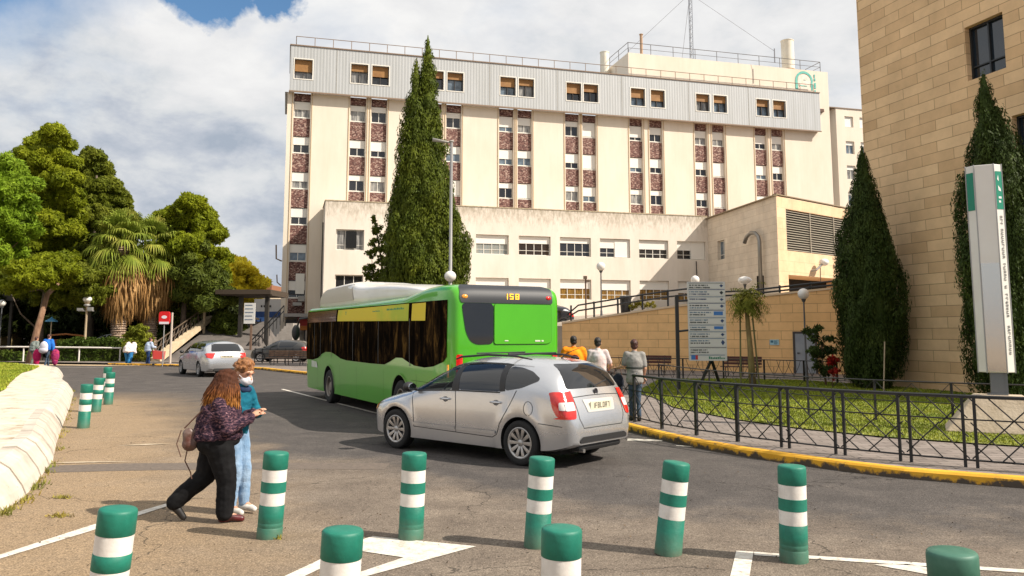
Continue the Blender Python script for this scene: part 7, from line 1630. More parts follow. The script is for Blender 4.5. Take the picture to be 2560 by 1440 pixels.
mb = MB(); mb.box(-1.1, 1.0, -0.8, 0.8, 0.1, 1.45); mb.box(-1.15, 1.05, -0.85, 0.85, 1.45, 1.6)
for k in range(6): mb.box(-1.0+k*0.36, -0.94+k*0.36, -0.86, -0.8, 0.15, 1.42)
mb.build('body', mat('rusty_orange', (0.50, 0.16, 0.05), 0.8, col2=(0.28, 0.09, 0.03), scale=2.5), t)
mb = MB(); mb.tube([(-1.2, -0.7, 1.9), (0, -0.7, 2.0), (1.4, -0.7, 1.85)], 0.06, 6); mb.build('rolled_cover', mat('orange_cover', (0.45, 0.17, 0.05), 0.8), t)
t = thing('kiosk', 'ochre kiosk with a dark roof at the far left edge', 'building', (-41.8, 65.0, 0))
mb = MB(); mb.box(-2.5, 1.2, 0, 3, 0, 3.6); mb.build('wall', mat('kiosk_ochre', (0.26, 0.19, 0.08), 0.8), t); mb = MB(); mb.box(-3, 2.6, -1.0, 3.4, 4.6, 5.1); mb.box(2.2, 2.4, -0.8, -0.6, 0, 4.6); mb.build('roof', mat('dark_roof', (0.03, 0.025, 0.02), 0.8), t); mb = MB(); mb.box(-0.8, 0.4, -0.03, -0.003, 0.9, 2.3); mb.build('window', m_glass, t)
# concrete ramp going up to a covered walkway
t = thing('concrete_ramp', 'sloping concrete ramp with a pale parapet and dark handrail', 'ramp', (-22.5, 57.0, 0))
mb = MB(); mb.add([(-1.9, 0, 0), (4.5, 0, 0), (2.6, 9, 3.0), (-1.3, 9, 3.0), (-1.9, 16, 3.1), (4.5, 16, 3.1), (4.5, 9.0, 0.0), (-1.9, 9, 0)], [(0, 1, 2, 3), (3, 2, 5, 4), (1, 6, 2), (0, 3, 7)])
mb.build('deck', mat('ramp_dark', (0.095, 0.085, 0.075), 0.9, col2=(0.14, 0.12, 0.11), scale=1.2), t, fix=False)
mb = MB(); mb.add([(-2.5, -0.4, 0), (-1.7, -0.6, 0), (-1.2, 7.6, 3.05), (-1.65, 7.6, 3.05), (-2.5, -0.4, 0.35), (-1.7, -0.6, 0.35), (-1.2, 7.6, 3.42), (-1.65, 7.6, 3.42)], [(4,5,6,7), (0,1,5,4), (1,2,6,5), (2,3,7,6), (3,0,4,7)])
mb.add([(-1.65, 7.6, 3.05), (-1.2, 7.6, 3.05), (0.6, 7.9, 3.4), (0.6, 8.3, 3.4), (-1.65, 7.6, 3.42), (-1.2, 7.6, 3.42), (0.6, 7.9, 3.62), (0.6, 8.3, 3.62)], [(4,5,6,7), (0,1,5,4), (2,3,7,6)])
mb.add([(0.6, 7.9, 3.3), (2.4, 7.9, 3.1), (2.4, 7.9, 3.25), (0.6, 7.9, 3.62)], [(0, 1, 2, 3)])
mb.build('parapet', mat('parapet_tan', (0.50, 0.39, 0.25), 0.9, col2=(0.60, 0.48, 0.32), scale=1.5), t, fix=False)
mb = MB(); mb.tube([(-2.4, -0.3, 1.25), (-1.5, 7.6, 4.35)], 0.05, 6); mb.tube([(-2.4, -0.3, 0.8), (-1.5, 7.6, 3.9)], 0.03, 6)
for k in range(15):
    s = k/14; x = -2.4+0.9*s; y = -0.3+7.9*s; z = 0.3+3.1*s; mb.cyl((x, y, z), (x, y, z+0.95), 0.025, n=5)
    if k < 14: mb.tube([(x, y, z+0.1), (x+0.064, y+0.56, z+1.0)], 0.02, 4)
mb.build('handrail', mat('brown_rail', (0.10, 0.07, 0.045), 0.6), t)
mb = MB(); mb.cyl((-1.35, 6.2, 0), (-1.35, 6.2, 4.9), 0.11, n=8); mb.build('end_post', _mats['tan_pole'], t)
t = thing('walkway_canopy', 'dark flat canopy on posts bridging to the hospital corner', 'canopy', (-20.2, 62, 0))
mb = MB(); mb.box(-2.3, 1.9, -0.4, 4.5, 5.0, 5.35); mb.box(-1.9, 2.0, -0.3, 4.0, 4.90, 5.0); mb.build('roof', mat('canopy_brown', (0.045, 0.03, 0.018), 0.8), t)
for x in (-0.55, 1.45): mb = MB(); mb.box(x-0.14, x+0.14, 0.2, 0.5, 0, 4.86); mb.build('post', mat('dark_post', (0.02, 0.017, 0.014), 0.7), t)
t = thing('stair_flight', 'grey stairs with black rails climbing towards the hospital corner', 'stairs', (-18.9, 60.5, 0))
mb = MB()
for k in range(14): mb.box(0.0+k*0.16, 2.6, 0+k*0.02, 2.2, k*0.2, k*0.2+0.2)
mb.build('steps', mat('stair_grey', (0.26, 0.235, 0.21), 0.9, col2=(0.34, 0.31, 0.28), scale=3), t)
mb = MB(); mb.tube([(-0.8, -0.1, 1.0), (2.0, -0.1, 4.1)], 0.05, 6); mb.tube([(-0.8, -0.1, 0.6), (2.0, -0.1, 3.7)], 0.04, 6)
for k in range(12): s = k/11; mb.cyl((-0.8+2.8*s, -0.1, 2.9*s), (-0.8+2.8*s, -0.1, 1.0+3.1*s), 0.03, n=4)
mb.build('handrail', black, t)
t = thing('blue_container', 'dark blue hoarding standing behind the ramp', 'hoarding', (-21.9, 68.5, 0))
mb = MB(); mb.box(-1.0, 1.3, -0.1, 0.3, 0, 3.4); mb.build('panel', mat('deep_blue', (0.015, 0.05, 0.17), 0.6, col2=(0.03, 0.09, 0.25), scale=2), t); mb = MB()
for k in range(7): mb.box(-0.98+k*0.37, -0.94+k*0.37, -0.14, -0.101, 0.1, 3.35)
mb.build('rib', mat('blue_rib', (0.02, 0.04, 0.12), 0.6), t)
t = thing('notice_board', 'white notice board on a tan post left of the hospital corner', 'sign', (-19.0, 59.5, 0))
mb = MB(); mb.box(-0.55, 0.25, -0.05, 0.03, 2.75, 4.25); pn_ = mb.build('panel', mat('notice_white', (0.58, 0.57, 0.55), 0.5), t)
mb = MB()
for k in range(5): mb.box(-0.48, 0.05+0.04*(k % 3), -0.058, -0.051, 4.05-k*0.26, 4.12-k*0.26)
mb.build('lettering', mat('notice_ink', (0.12, 0.16, 0.22), 0.6), pn_); mb = MB(); mb.box(-0.08, 0.06, -0.02, 0.1, 0, 2.75); mb.build('post', _mats['brown_pole'], t)
t = thing('distant_building', 'white building with a blue stripe seen under the canopy', 'building', (-25.0, 84, 0))
mb = MB(); mb.box(-1.6, 2.4, 0, 8, 0, 5.6); mb.build('wall', mat('far_white', (0.60, 0.57, 0.54), 0.8), t); mb = MB(); mb.box(-1.62, 2.0, -0.06, -0.004, 3.7, 4.3); mb.box(-1.64, -0.9, -0.08, -0.062, 0, 4.3); mb.build('blue_stripe', mat('stripe_blue', (0.02, 0.06, 0.20), 0.6), t)
mb = MB()
for k in range(4): mb.box(-0.9+k*0.3, -0.75+k*0.3, -0.05, -0.004, 4.75, 4.95)
mb.build('lettering', black, t)
t = thing('distant_building', 'brown roofed house top beyond the dark canopy', 'building', (-32.5, 102, 0))
mb = MB(); mb.box(-3.0, 2.2, 0, 8, 0, 7.2); mb.build('wall', mat('far_cream', (0.50, 0.40, 0.28), 0.9), t); mb = MB(); mb.box(-1.6, 2.4, -0.3, 6, 7.2, 8.1); mb.build('roof', mat('far_brown', (0.28, 0.12, 0.06), 0.9), t)
t = thing('litter_bin', 'black litter bin behind the railing on the ramp', 'bin', (6.95, 49.8, 3.0))
mb = MB(); mb.lathe([(0.28, 0.1), (0.36, 1.15)], 10); mb.build('body', black, t); mb = MB(); mb.lathe([(0.40, 1.15), (0.40, 1.25), (0.3, 1.32)], 10); mb.build('lid', mat('bin_lid', (0.02, 0.02, 0.022), 0.5), t)
simple_car('hatchback', 'dark grey car parked side-on behind the far bench', (-15.6, 55.6, 0.14), R(176), mat('dark_grey_car', (0.07, 0.068, 0.065), 0.35, 0.5, coat=0.6), hat_zt, -2.0, 2.02, hw_, rgl, tll, 1.2, -1.25, 0.85, 0.30)
t = thing('low_fence', 'low dark fence with a planting strip behind the far bench', 'fence', (-14.6, 52.6, 0.14))
mb = MB()
for z in (0.3, 0.6, 0.9): mb.tube([(-1.9, 0, z), (3.6, -0.6, z)], 0.03, 5)
for k in range(12): s = k/11; mb.cyl((-1.9+5.5*s, -0.6*s, 0), (-1.9+5.5*s, -0.6*s, 0.95), 0.035, n=5)
mb.build('rails', black, t)
t = thing('blue_post', 'slim grey blue post on the far kerb beside the bus front', 'post', (-11.2, 46.0, 0.14)); mb = MB(); mb.cyl((0, 0, 0), (0, 0, 2.6), 0.07, n=8); mb.build('pole', mat('blue_grey', (0.09, 0.13, 0.19), 0.5), t)
# ================================================================ people
def blob(name, prims, voxel, m, parent, it=3, wrinkle=0.0, wfreq=9.0, seed=0, post=None):
    mb = MB()
    for p in prims:
        if p[0] == 's':       # ellipsoid: centre, radii, optional rotation
            _, c, r, *rot = p; Mx = Matrix.Translation(c) @ (rot[0].to_4x4() if rot else Matrix.Identity(4)) @ Matrix.Diagonal((*r, 1)); mb.sph((0, 0, 0), 1, 1, 1, 18, 12, Mx)
        else:                 # tapered capsule along a polyline
            _, pts, rs = p
            for i in range(len(pts)-1):
                a, b_ = Vector(pts[i]), Vector(pts[i+1]); d = b_-a; L = d.length
                if L < 1e-6: continue
                q = d.to_track_quat('Z', 'Y').to_matrix().to_4x4(); ra, rb = rs[i], rs[i+1]; prof = []
                for k in range(5): t = -math.pi/2+math.pi/2*k/4; prof.append((max(0.001, ra*math.cos(t)), ra*math.sin(t)))
                for k in range(5): t = math.pi/2*k/4; prof.append((max(0.001, rb*math.cos(t)), L+rb*math.sin(t)))
                mb.lathe(prof, 12, Matrix.Translation(a) @ q)
    o = link(name, mb.mesh(name, m)); r = o.modifiers.new('r', 'REMESH'); r.mode = 'VOXEL'; r.voxel_size = voxel; r.adaptivity = 0
    s = o.modifiers.new('s', 'SMOOTH'); s.iterations = it; s.factor = 0.6
    bpy.context.view_layer.update(); me = applied(o); bpy.data.objects.remove(o)
    me.polygons.foreach_set('use_smooth', [True]*len(me.polygons))
    if wrinkle or post:
        from mathutils import noise
        off = Vector((seed*3.1, seed*1.7, 0)); nv = [v.normal.copy() for v in me.vertices]
        for v, n in zip(me.vertices, nv):
            if wrinkle: v.co += n*wrinkle*noise.fractal(Vector((v.co.x*wfreq*.7, v.co.y*wfreq*.7, v.co.z*wfreq))+off, 0.8, 2.0, 3)
            if post: post(v, n)
    me.materials.clear(); me.materials.append(m)
    return link(name, me, parent)
m_skin = mat('skin', (0.56, 0.31, 0.20), 0.55, col2=(0.50, 0.25, 0.16), scale=12)
m_skin_d = mat('skin_tan', (0.38, 0.20, 0.12), 0.55)
def cloth(name, c1, c2=None, sc=8, rough=0.9, bump=0.15, bs=120, stretch=None): return mat(name, c1, rough, col2=c2, scale=sc, bump=bump, bscale=bs, stretch=stretch, spec=0.15)
V = Vector
def lerp(a, b_, t): return tuple(V(a)+(V(b_)-V(a))*t)
def person(label, loc, rz, J, W, mats, vox=0.014, detail=True, hands=True, group=None, hat=None, hair='short', faceyaw=0.0):
    """J joints (forward, left, up); W widths; mats dict: skin, top, trousers, shoes, hair"""
    t = thing('person', label, 'person', loc, rz, group)
    g = lambda k: V(J[k])
    b = W.get('b', 1.0); hips, chest, pel, neck, head = W.get('hip', 0.16), W.get('chest', 0.15), g('pelvis'), g('neck'), g('head')
    ch = g('chest'); yaw = Matrix.Rotation(faceyaw, 3, 'Z'); tilt = Matrix.Rotation(W.get('nod', 0.0), 3, 'Y'); HR_ = yaw @ tilt
    hs = W.get('hs', 1.0)
    def hp(x, y, z): return head+HR_ @ V((x, y, z))*hs
    prims = [('c', [pel, ch, neck], [hips*0.8, chest*0.75, 0.055]), ('c', [neck-V((0, 0, .02)), head+V((-.01, 0, -.05))], [0.055, 0.052]),
             ('s', hp(-0.005, 0, 0.02), (0.092, 0.073, 0.098), HR_), ('s', hp(0.03, 0, -0.045), (0.062, 0.055, 0.068), HR_), ('s', hp(0.055, 0, -0.09), (0.028, 0.032, 0.022), HR_),
             ('c', [hp(0.085, 0, 0.01), hp(0.108, 0, -0.028)], [0.010, 0.015]), ('s', hp(0.082, 0, 0.03), (0.018, 0.05, 0.012), HR_), ('s', hp(0.088, 0, -0.062), (0.012, 0.024, 0.009), HR_)]
    for s in (1, -1): prims.append(('s', hp(-0.005, s*0.076, -0.01), (0.022, 0.011, 0.032), HR_))
    prims = [prims[0], prims[1]]+[(p[0], p[1], tuple(v*hs for v in p[2]), *p[3:]) for p in prims[2:]]
    for S in ('R', 'L'):
        prims += [('c', [ch+V((0, 0, .06)), g('sh'+S), g('el'+S), g('wr'+S)], [0.07, 0.05, 0.038, 0.026]), ('c', [pel, g('hp'+S), g('kn'+S), g('an'+S)], [hips*.62, 0.070, 0.042, 0.030]), ('c', [g('an'+S), g('to'+S)], [0.036, 0.028])]
        if hands:   # palm, thumb and four fingers
            wr = g('wr'+S); hd = g('ha'+S)-wr; d = hd.normalized(); sg = 1 if S == 'L' else -1
            up = V((0, 0, 1)); side = d.cross(up); side = side.normalized() if side.length > .2 else V((0, 1, 0)); nrm = side.cross(d)
            q = Matrix((d, side, nrm)).transposed()
            prims.append(('s', wr+d*0.05, (0.052, 0.040, 0.019), q))
            for k, (o_, L) in enumerate(((-0.030, 0.062), (-0.010, 0.076), (0.011, 0.072), (0.031, 0.055))):
                st_ = wr+d*0.085+side*o_; cu = -nrm*0.35 if not W.get('flat') else nrm*0
                m1 = st_+(d+cu*0.4).normalized()*L*0.45; m2 = m1+(d+cu*2.0).normalized()*L*0.32; m3 = m2+(d*0.5+cu*2.6).normalized()*L*0.25
                prims.append(('c', [st_-d*0.02, m1, m2, m3], [0.0098, 0.0092, 0.0085, 0.0075]))
            ts = wr+d*0.03-side*sg*0.028 if False else wr+d*0.03+side*(-0.032*sg)
            prims.append(('c', [ts, ts+d*0.025-side*sg*0.022-nrm*0.006, ts+d*0.052-side*sg*0.026-nrm*0.014], [0.013, 0.011, 0.009]))
    body = blob('body', prims, vox, mats['skin'], t, 2 if detail else 1)
    if detail:
        for s in (1, -1):
            e = MB(); e.sph(hp(0.083, s*0.030, 0.008), 0.010, 0.013, 0.007, 10, 8); e.build('eye', mat('eye_dark', (0.03, 0.02, 0.015), 0.2), t, smooth=True)
            e = MB(); e.tube([hp(0.094, s*0.012, 0.034), hp(0.094, s*0.03, 0.040), hp(0.084, s*0.048, 0.034)], [0.003, 0.005, 0.003], 6); e.build('eyebrow', mats['hair'], t)
        e = MB(); e.tube([hp(0.090, -0.022, -0.060), hp(0.101, 0, -0.060), hp(0.090, 0.022, -0.060)], [0.003, 0.005, 0.003], 6); e.build('mouth', mat('lips', (0.36, 0.12, 0.10), 0.5), t)
    # top
    ex = W.get('ease', 0.022); tp = []
    wa = W.get('waist', (hips+chest)/2)
    hem = V(pel)+V((0, 0, W.get('hem', 0.0))); w_ = W.get('w', 1.15); sho = ch+V((0, 0, .09)); shy = abs(J['shL'][1])*0.80
    lv_ = [(hem, hips, hips*w_), (V(lerp(hem, ch, 0.5)), wa, wa*w_), (ch, chest, chest*1.15), (sho, chest*0.72, max(shy, chest*0.9))]
    for i in range(3):
        for q in range(5):
            t_ = q/5 if i < 2 else q/4; (c0, a0, b0), (c1, a1, b1) = lv_[i], lv_[i+1]; u_ = t_*t_*(3-2*t_)
            tp.append(('s', c0+(c1-c0)*t_, (a0+(a1-a0)*u_+ex, b0+(b1-b0)*u_+ex*(1 if i < 2 else 0.5), 0.095 if i < 2 else 0.07)))
    tp.append(('c', [neck-V((0, 0, .06)), neck-V((0, 0, .015))], [0.085, 0.068]))
    sl = W.get('sleeve', 1.0)
    for S in ('R', 'L'):
        pts = [ch+V((0, 0, .08)), g('sh'+S), g('el'+S)]; rs = [0.08, 0.056+ex*0.8, 0.044+ex*0.8]
        if sl >= 0.9: pts.append(V(lerp(g('el'+S), g('wr'+S), 0.93))); rs.append(0.034+ex*0.8)
        else: pts[2] = V(lerp(g('sh'+S), g('el'+S), 0.75))
        tp.append(('c', pts, rs))
    blob('top', tp, vox*1.1, mats['top'], t, 7, W.get('wr', 0.009), 9, 3)
    tr = []
    for S in ('R', 'L'):
        tr.append(('c', [g('hp'+S)+V((0, 0, .03)), g('kn'+S), V(lerp(g('kn'+S), g('an'+S), 0.97))], [W.get('th', 0.10), W.get('kn', 0.07), W.get('ank', 0.058)]))
    for dz in (0.0, 0.06, -0.03): tr.append(('s', pel+V((0, 0, dz)), (hips+0.006, hips*1.14+0.006, 0.10)))
    if 'seat' in W: tr.append(('s', pel+V((-0.05, 0, -0.05)), (W['seat'], hips*1.1, 0.13)))
    blob('trousers', tr, vox*1.1, mats['trousers'], t, 3, 0.010, 7, 5)
    for S in ('R', 'L'):
        a, to = g('an'+S), g('to'+S); d = (to-a); dn = d.normalized(); heel = a-V((dn.x, dn.y, 0))*0.03+V((0, 0, -0.045 if abs(d.z) < .12 else -0.02))
        sp_ = [('c', [heel, V(lerp(heel, to, 0.5))+V((0, 0, .012)), to], [0.044, 0.043, 0.034]), ('c', [a, heel], [0.046, 0.044])]
        blob('shoe', sp_, vox, mats['shoes'+S] if 'shoes'+S in mats else mats['shoes'], t, 2)
    # hair
    hpms = []
    if hair == 'short':
        hpms = [('s', hp(-0.02, 0, 0.045), (0.098, 0.084, 0.088), HR_), ('s', hp(-0.045, 0, -0.02), (0.062, 0.078, 0.07), HR_)]
    elif hair == 'curly':
        rr = random.Random(2); hpms = [('s', hp(-0.015, 0, 0.05), (0.098, 0.085, 0.085), HR_), ('s', hp(-0.05, 0, 0.0), (0.062, 0.082, 0.075), HR_)]
        for i in range(60):
            a = rr.uniform(0, 6.28); e = rr.uniform(0.0, 1.4); x = math.cos(a)*math.cos(e); y = math.sin(a)*math.cos(e)
            if x > 0.6 and e < 0.6: continue
            hpms.append(('s', hp(-0.015+x*0.10, y*0.086, 0.045+math.sin(e)*0.088), (0.022, 0.022, 0.020)))
    elif hair == 'long':
        hpms = [('s', hp(-0.018, 0, 0.035), (0.108, 0.096, 0.10), HR_), ('s', hp(-0.065, 0, -0.06), (0.075, 0.105, 0.11), HR_)]
        rr = random.Random(4)
        for i in range(70):
            a = rr.uniform(-1.9, 1.9); r0 = 0.095; p = hp(-0.02-math.cos(a)*r0, math.sin(a)*r0*0.98, rr.uniform(0.0, 0.06)); L = W.get('hairlen', 0.40)*rr.uniform(0.78, 1.08)
            q1 = p+V((-0.05*math.cos(a)-0.01, 0.045*math.sin(a), -L*0.5)); q2 = q1+V((-0.045*math.cos(a)-0.01, 0.035*math.sin(a), -L*0.5)); 
            hpms.append(('c', [p, q1, q2], [0.030, 0.026, 0.009]))
    hpms = [(p[0], p[1], tuple(v*hs for v in p[2]), *p[3:]) for p in hpms]
    if hpms:
        ho = blob('hair', hpms, vox*0.9, mats['hair'], t, 2, 0.006 if hair != 'long' else 0.005, 40, 2)
        if hair == 'long':      # loose locks laid over the mass, joined into the same mesh
            sb = MB(); rr = random.Random(9)
            for i in range(420):
                a = rr.uniform(-2.3, 2.3); p = hp(-0.02-math.cos(a)*0.085, math.sin(a)*0.085, rr.uniform(0.02, 0.115)); p2 = hp(-0.025-math.cos(a)*0.118, math.sin(a)*0.108, rr.uniform(-0.03, 0.03)); L = W.get('hairlen', 0.4)*rr.uniform(0.6, 1.12)
                q1 = p2+V((-0.05*math.cos(a)-0.01+rr.gauss(0, .006), 0.04*math.sin(a)+rr.gauss(0, .006), -L*0.45)); q2 = q1+V((-0.04*math.cos(a)-0.01+rr.gauss(0, .012), 0.035*math.sin(a)+rr.gauss(0, .012), -L*0.5))
                sb.tube([p, p2, q1, lerp(q1, q2, .6), q2], [0.003, 0.0065, 0.007, 0.005, 0.0015], 4)
            bm = bmesh.new(); bm.from_mesh(ho.data); tmp = sb.mesh('tmp'); bm.from_mesh(tmp); bm.to_mesh(ho.data); bm.free(); bpy.data.meshes.remove(tmp)
            ho.data.polygons.foreach_set('use_smooth', [True]*len(ho.data.polygons))
    return t
def stand(H=1.70, lean=0.0, legs=(0.0, 0.0), arms=None, hipw=0.10, shw=0.20, turn=0.0):
    k = H/1.70; J = {'pelvis': (0, 0, 0.93*k), 'chest': (lean*0.5, 0, 1.27*k), 'neck': (lean, 0, 1.44*k), 'head': (lean+0.02, 0, 1.58*k)}
    for S, s, lg in (('R', -1, legs[0]), ('L', 1, legs[1])):
        J['hp'+S] = (0, s*hipw, 0.90*k); J['kn'+S] = (lg*0.5+0.03, s*hipw*0.95, 0.49*k); J['an'+S] = (lg, s*hipw*0.95, 0.085); J['to'+S] = (lg+0.15, s*hipw*1.05, 0.03)
        J['sh'+S] = (lean*0.8, s*shw, 1.38*k); J['el'+S] = (lean*0.6-0.04, s*(shw+0.05), 1.10*k); J['wr'+S] = (lean*0.6+0.06, s*(shw+0.06), 0.86*k); J['ha'+S] = (lean*0.6+0.09, s*(shw+0.05), 0.76*k)
    if arms: J.update(arms)
    return J
# ---- woman walking across in front
m_knit, nt, b, vec = new_mat('marled_knit')
mp = N(nt, 'ShaderNodeMapping', {0: vec, 'Scale': (1, 1, 2.6)}); kn = noise_(nt, mp.outputs[0], 26, 4, 0.75, 0.5)
c = ramp_(nt, kn, [(0.36, (0.012, 0.009, 0.018)), (0.50, (0.035, 0.022, 0.038)), (0.60, (0.17, 0.085, 0.10)), (0.72, (0.46, 0.27, 0.27))])
nt.links.new(c, b.inputs['Base Color']); b.inputs['Roughness'].default_value = 0.95; b.inputs['Specular IOR Level'].default_value = 0.1; bump_(nt, b, kn, 0.9, 0.02)
m_hairw, nt, b, vec = new_mat('brown_to_copper_hair')
z_ = N(nt, 'ShaderNodeSeparateXYZ', {0: vec}).outputs[2]; mp = N(nt, 'ShaderNodeMapping', {0: vec, 'Scale': (60, 60, 3)}); hn_ = noise_(nt, mp.outputs[0], 1.0, 4, 0.6)
tt = M_(nt, 'ADD', M_(nt, 'MULTIPLY', M_(nt, 'SUBTRACT', 1.46, z_), 4.2), M_(nt, 'MULTIPLY', M_(nt, 'SUBTRACT', hn_, 0.5), 1.2))
c = ramp_(nt, tt, [(0.0, (0.065, 0.022, 0.010)), (0.45, (0.16, 0.055, 0.016)), (1.0, (0.46, 0.20, 0.045))])
c = mix_(nt, 0.8, c, ramp_(nt, hn_, [(0.3, 0.45), (0.7, 1.35)]), 'MULTIPLY'); nt.links.new(c, b.inputs['Base Color']); b.inputs['Roughness'].default_value = 0.75; b.inputs['Specular IOR Level'].default_value = 0.2; bump_(nt, b, hn_, 0.8, 0.01)
m_blk = cloth('black_trousers', (0.006, 0.006, 0.007), (0.012, 0.012, 0.013)); m_bshoe = mat('black_shoe', (0.012, 0.011, 0.011), 0.5)
m_rshoe = mat('dark_red_shoe', (0.16, 0.012, 0.018), 0.4, col2=(0.05, 0.01, 0.01), scale=8)
JW = {'pelvis': (-0.01, 0, 0.88), 'chest': (0.01, 0, 1.17), 'neck': (0.05, 0, 1.36), 'head': (0.075, 0.0, 1.475),
      'hpR': (0.0, -0.10, 0.84), 'knR': (0.10, -0.10, 0.46), 'anR': (0.10, -0.09, 0.09), 'toR': (0.27, -0.09, 0.033),
      'hpL': (-0.02, 0.10, 0.84), 'knL': (-0.13, 0.09, 0.47), 'anL': (-0.43, 0.08, 0.20), 'toL': (-0.33, 0.08, 0.045),
      'shR': (0.0, -0.175, 1.245), 'elR': (0.10, -0.29, 1.00), 'wrR': (0.33, -0.13, 1.10), 'haR': (0.40, -0.05, 1.17),
      'shL': (0.02, 0.175, 1.245), 'elL': (0.12, 0.27, 1.02), 'wrL': (0.36, 0.10, 1.12), 'haL': (0.43, 0.05, 1.17)}
wom = person('woman with long copper-tipped hair, dark marled cardigan and black trousers, stepping right', (-3.19, 9.02, 0), R(16), JW,
       {'hs': 1.08, 'hip': 0.228, 'chest': 0.19, 'waist': 0.205, 'w': 1.08, 'ease': 0.036, 'hem': 0.02, 'th': 0.170, 'kn': 0.110, 'ank': 0.090, 'seat': 0.18, 'hairlen': 0.27, 'wr': 0.016, 'nod': 0.15}, {'skin': m_skin, 'top': m_knit, 'trousers': m_blk, 'shoes': m_bshoe, 'shoesR': m_rshoe, 'hair': m_hairw}, 0.009, True, hair='long', faceyaw=R(38))
bag = thing('handbag', 'soft brown and grey shoulder bag hanging behind the woman in black trousers', 'bag', (-3.44, 8.86, 0.74), R(16))
blob('pouch', [('s', (0, 0, 0.09), (0.075, 0.045, 0.075)), ('s', (-0.01, 0, 0.17), (0.070, 0.04, 0.10)), ('s', (0.04, 0, 0.15), (0.05, 0.035, 0.10))], 0.009, mat('bag_leather', (0.075, 0.022, 0.012), 0.45, col2=(0.14, 0.10, 0.085), scale=9), bag, 3, 0.010, 12, 1)
mb = MB(); mb.tube([(-0.06, 0.0, 0.26), (0.05, -0.02, 0.38), (0.17, -0.05, 0.50), (0.27, -0.07, 0.59)], 0.009, 6); mb.tube([(-0.02, 0, 0.05), (-0.04, 0, -0.08), (0.02, 0, -0.2), (0.035, 0, -0.27)], 0.007, 5); mb.tube([(-0.09, 0, 0.24), (-0.13, 0, 0.1), (-0.08, 0, -0.04)], 0.006, 5); mb.build('strap', mat('strap_brown', (0.10, 0.05, 0.035), 0.7), bag)
# ---- young person in teal beside her
m_teal_j = cloth('teal_fleece', (0.006, 0.085, 0.135), (0.014, 0.15, 0.21), 4, 0.9, 0.4, 30); m_jean = cloth('pale_jeans', (0.16, 0.27, 0.42), (0.30, 0.41, 0.55), 6, 0.9, 0.5, 70)
m_hairb = mat('curly_brown_hair', (0.15, 0.055, 0.016), 0.5, col2=(0.34, 0.145, 0.045), scale=16, bump=0.8, bscale=60); m_wshoe = mat('white_trainer', (0.70, 0.67, 0.62), 0.6, col2=(0.5, 0.48, 0.45), scale=10)
JB = stand(1.66, 0.03, (0.03, 0.10), hipw=0.068, shw=0.135)
JB.update({'neck': (0.03, 0, 1.42), 'head': (0.065, 0, 1.555), 'wrR': (0.22, -0.06, 1.13), 'elR': (0.02, -0.19, 1.12), 'haR': (0.29, 0.0, 1.14), 'wrL': (0.24, 0.06, 1.10), 'elL': (0.05, 0.24, 1.10), 'haL': (0.30, 0.01, 1.12), 'anR': (0.0, -0.065, 0.085), 'toR': (0.15, -0.07, 0.03), 'anL': (0.07, 0.065, 0.11), 'toL': (0.21, 0.07, 0.05)})
boy = person('youngster with curly brown hair, white face mask, teal fleece and pale jeans', (-3.12, 9.42, 0), R(-22), JB, {'hs': 1.17, 'hip': 0.098, 'chest': 0.105, 'waist': 0.10, 'ease': 0.026, 'hem': 0.03, 'th': 0.085, 'kn': 0.066, 'ank': 0.060, 'wr': 0.016, 'nod': 0.30},
             {'skin': m_skin, 'top': m_teal_j, 'trousers': m_jean, 'shoes': m_wshoe, 'hair': m_hairb}, 0.009, True, hair='curly', faceyaw=R(-8))
Hh_ = Matrix.Rotation(R(-8), 3, 'Z') @ Matrix.Rotation(0.30, 3, 'Y'); hb = V(JB['head'])
blob('face_mask', [('s', hb+Hh_ @ V((0.060, 0, -0.067)), (0.073, 0.073, 0.058), Hh_), ('s', hb+Hh_ @ V((0.099, 0, -0.046)), (0.041, 0.040, 0.044), Hh_)], 0.008, mat('mask_white', (0.70, 0.69, 0.74), 0.8), boy, 2)
mb = MB()
for s in (1, -1): mb.tube([hb+Hh_ @ V((0.07, s*0.068, -0.035)), hb+Hh_ @ V((0.0, s*0.096, 0.0))], 0.003, 5); mb.tube([hb+Hh_ @ V((0.058, s*0.064, -0.093)), hb+Hh_ @ V((0.0, s*0.094, -0.035))], 0.003, 5)
mb.build('mask_loop', _mats['mask_white'], boy)
blob('collar', [('c', [V((0.01, -0.06, 1.40)), V((0.09, -0.05, 1.37)), V((0.10, 0.05, 1.37)), V((0.01, 0.06, 1.40))], [0.040, 0.034, 0.034, 0.040])], 0.011, cloth('navy_lining', (0.012, 0.022, 0.055), (0.03, 0.05, 0.11)), boy, 2)
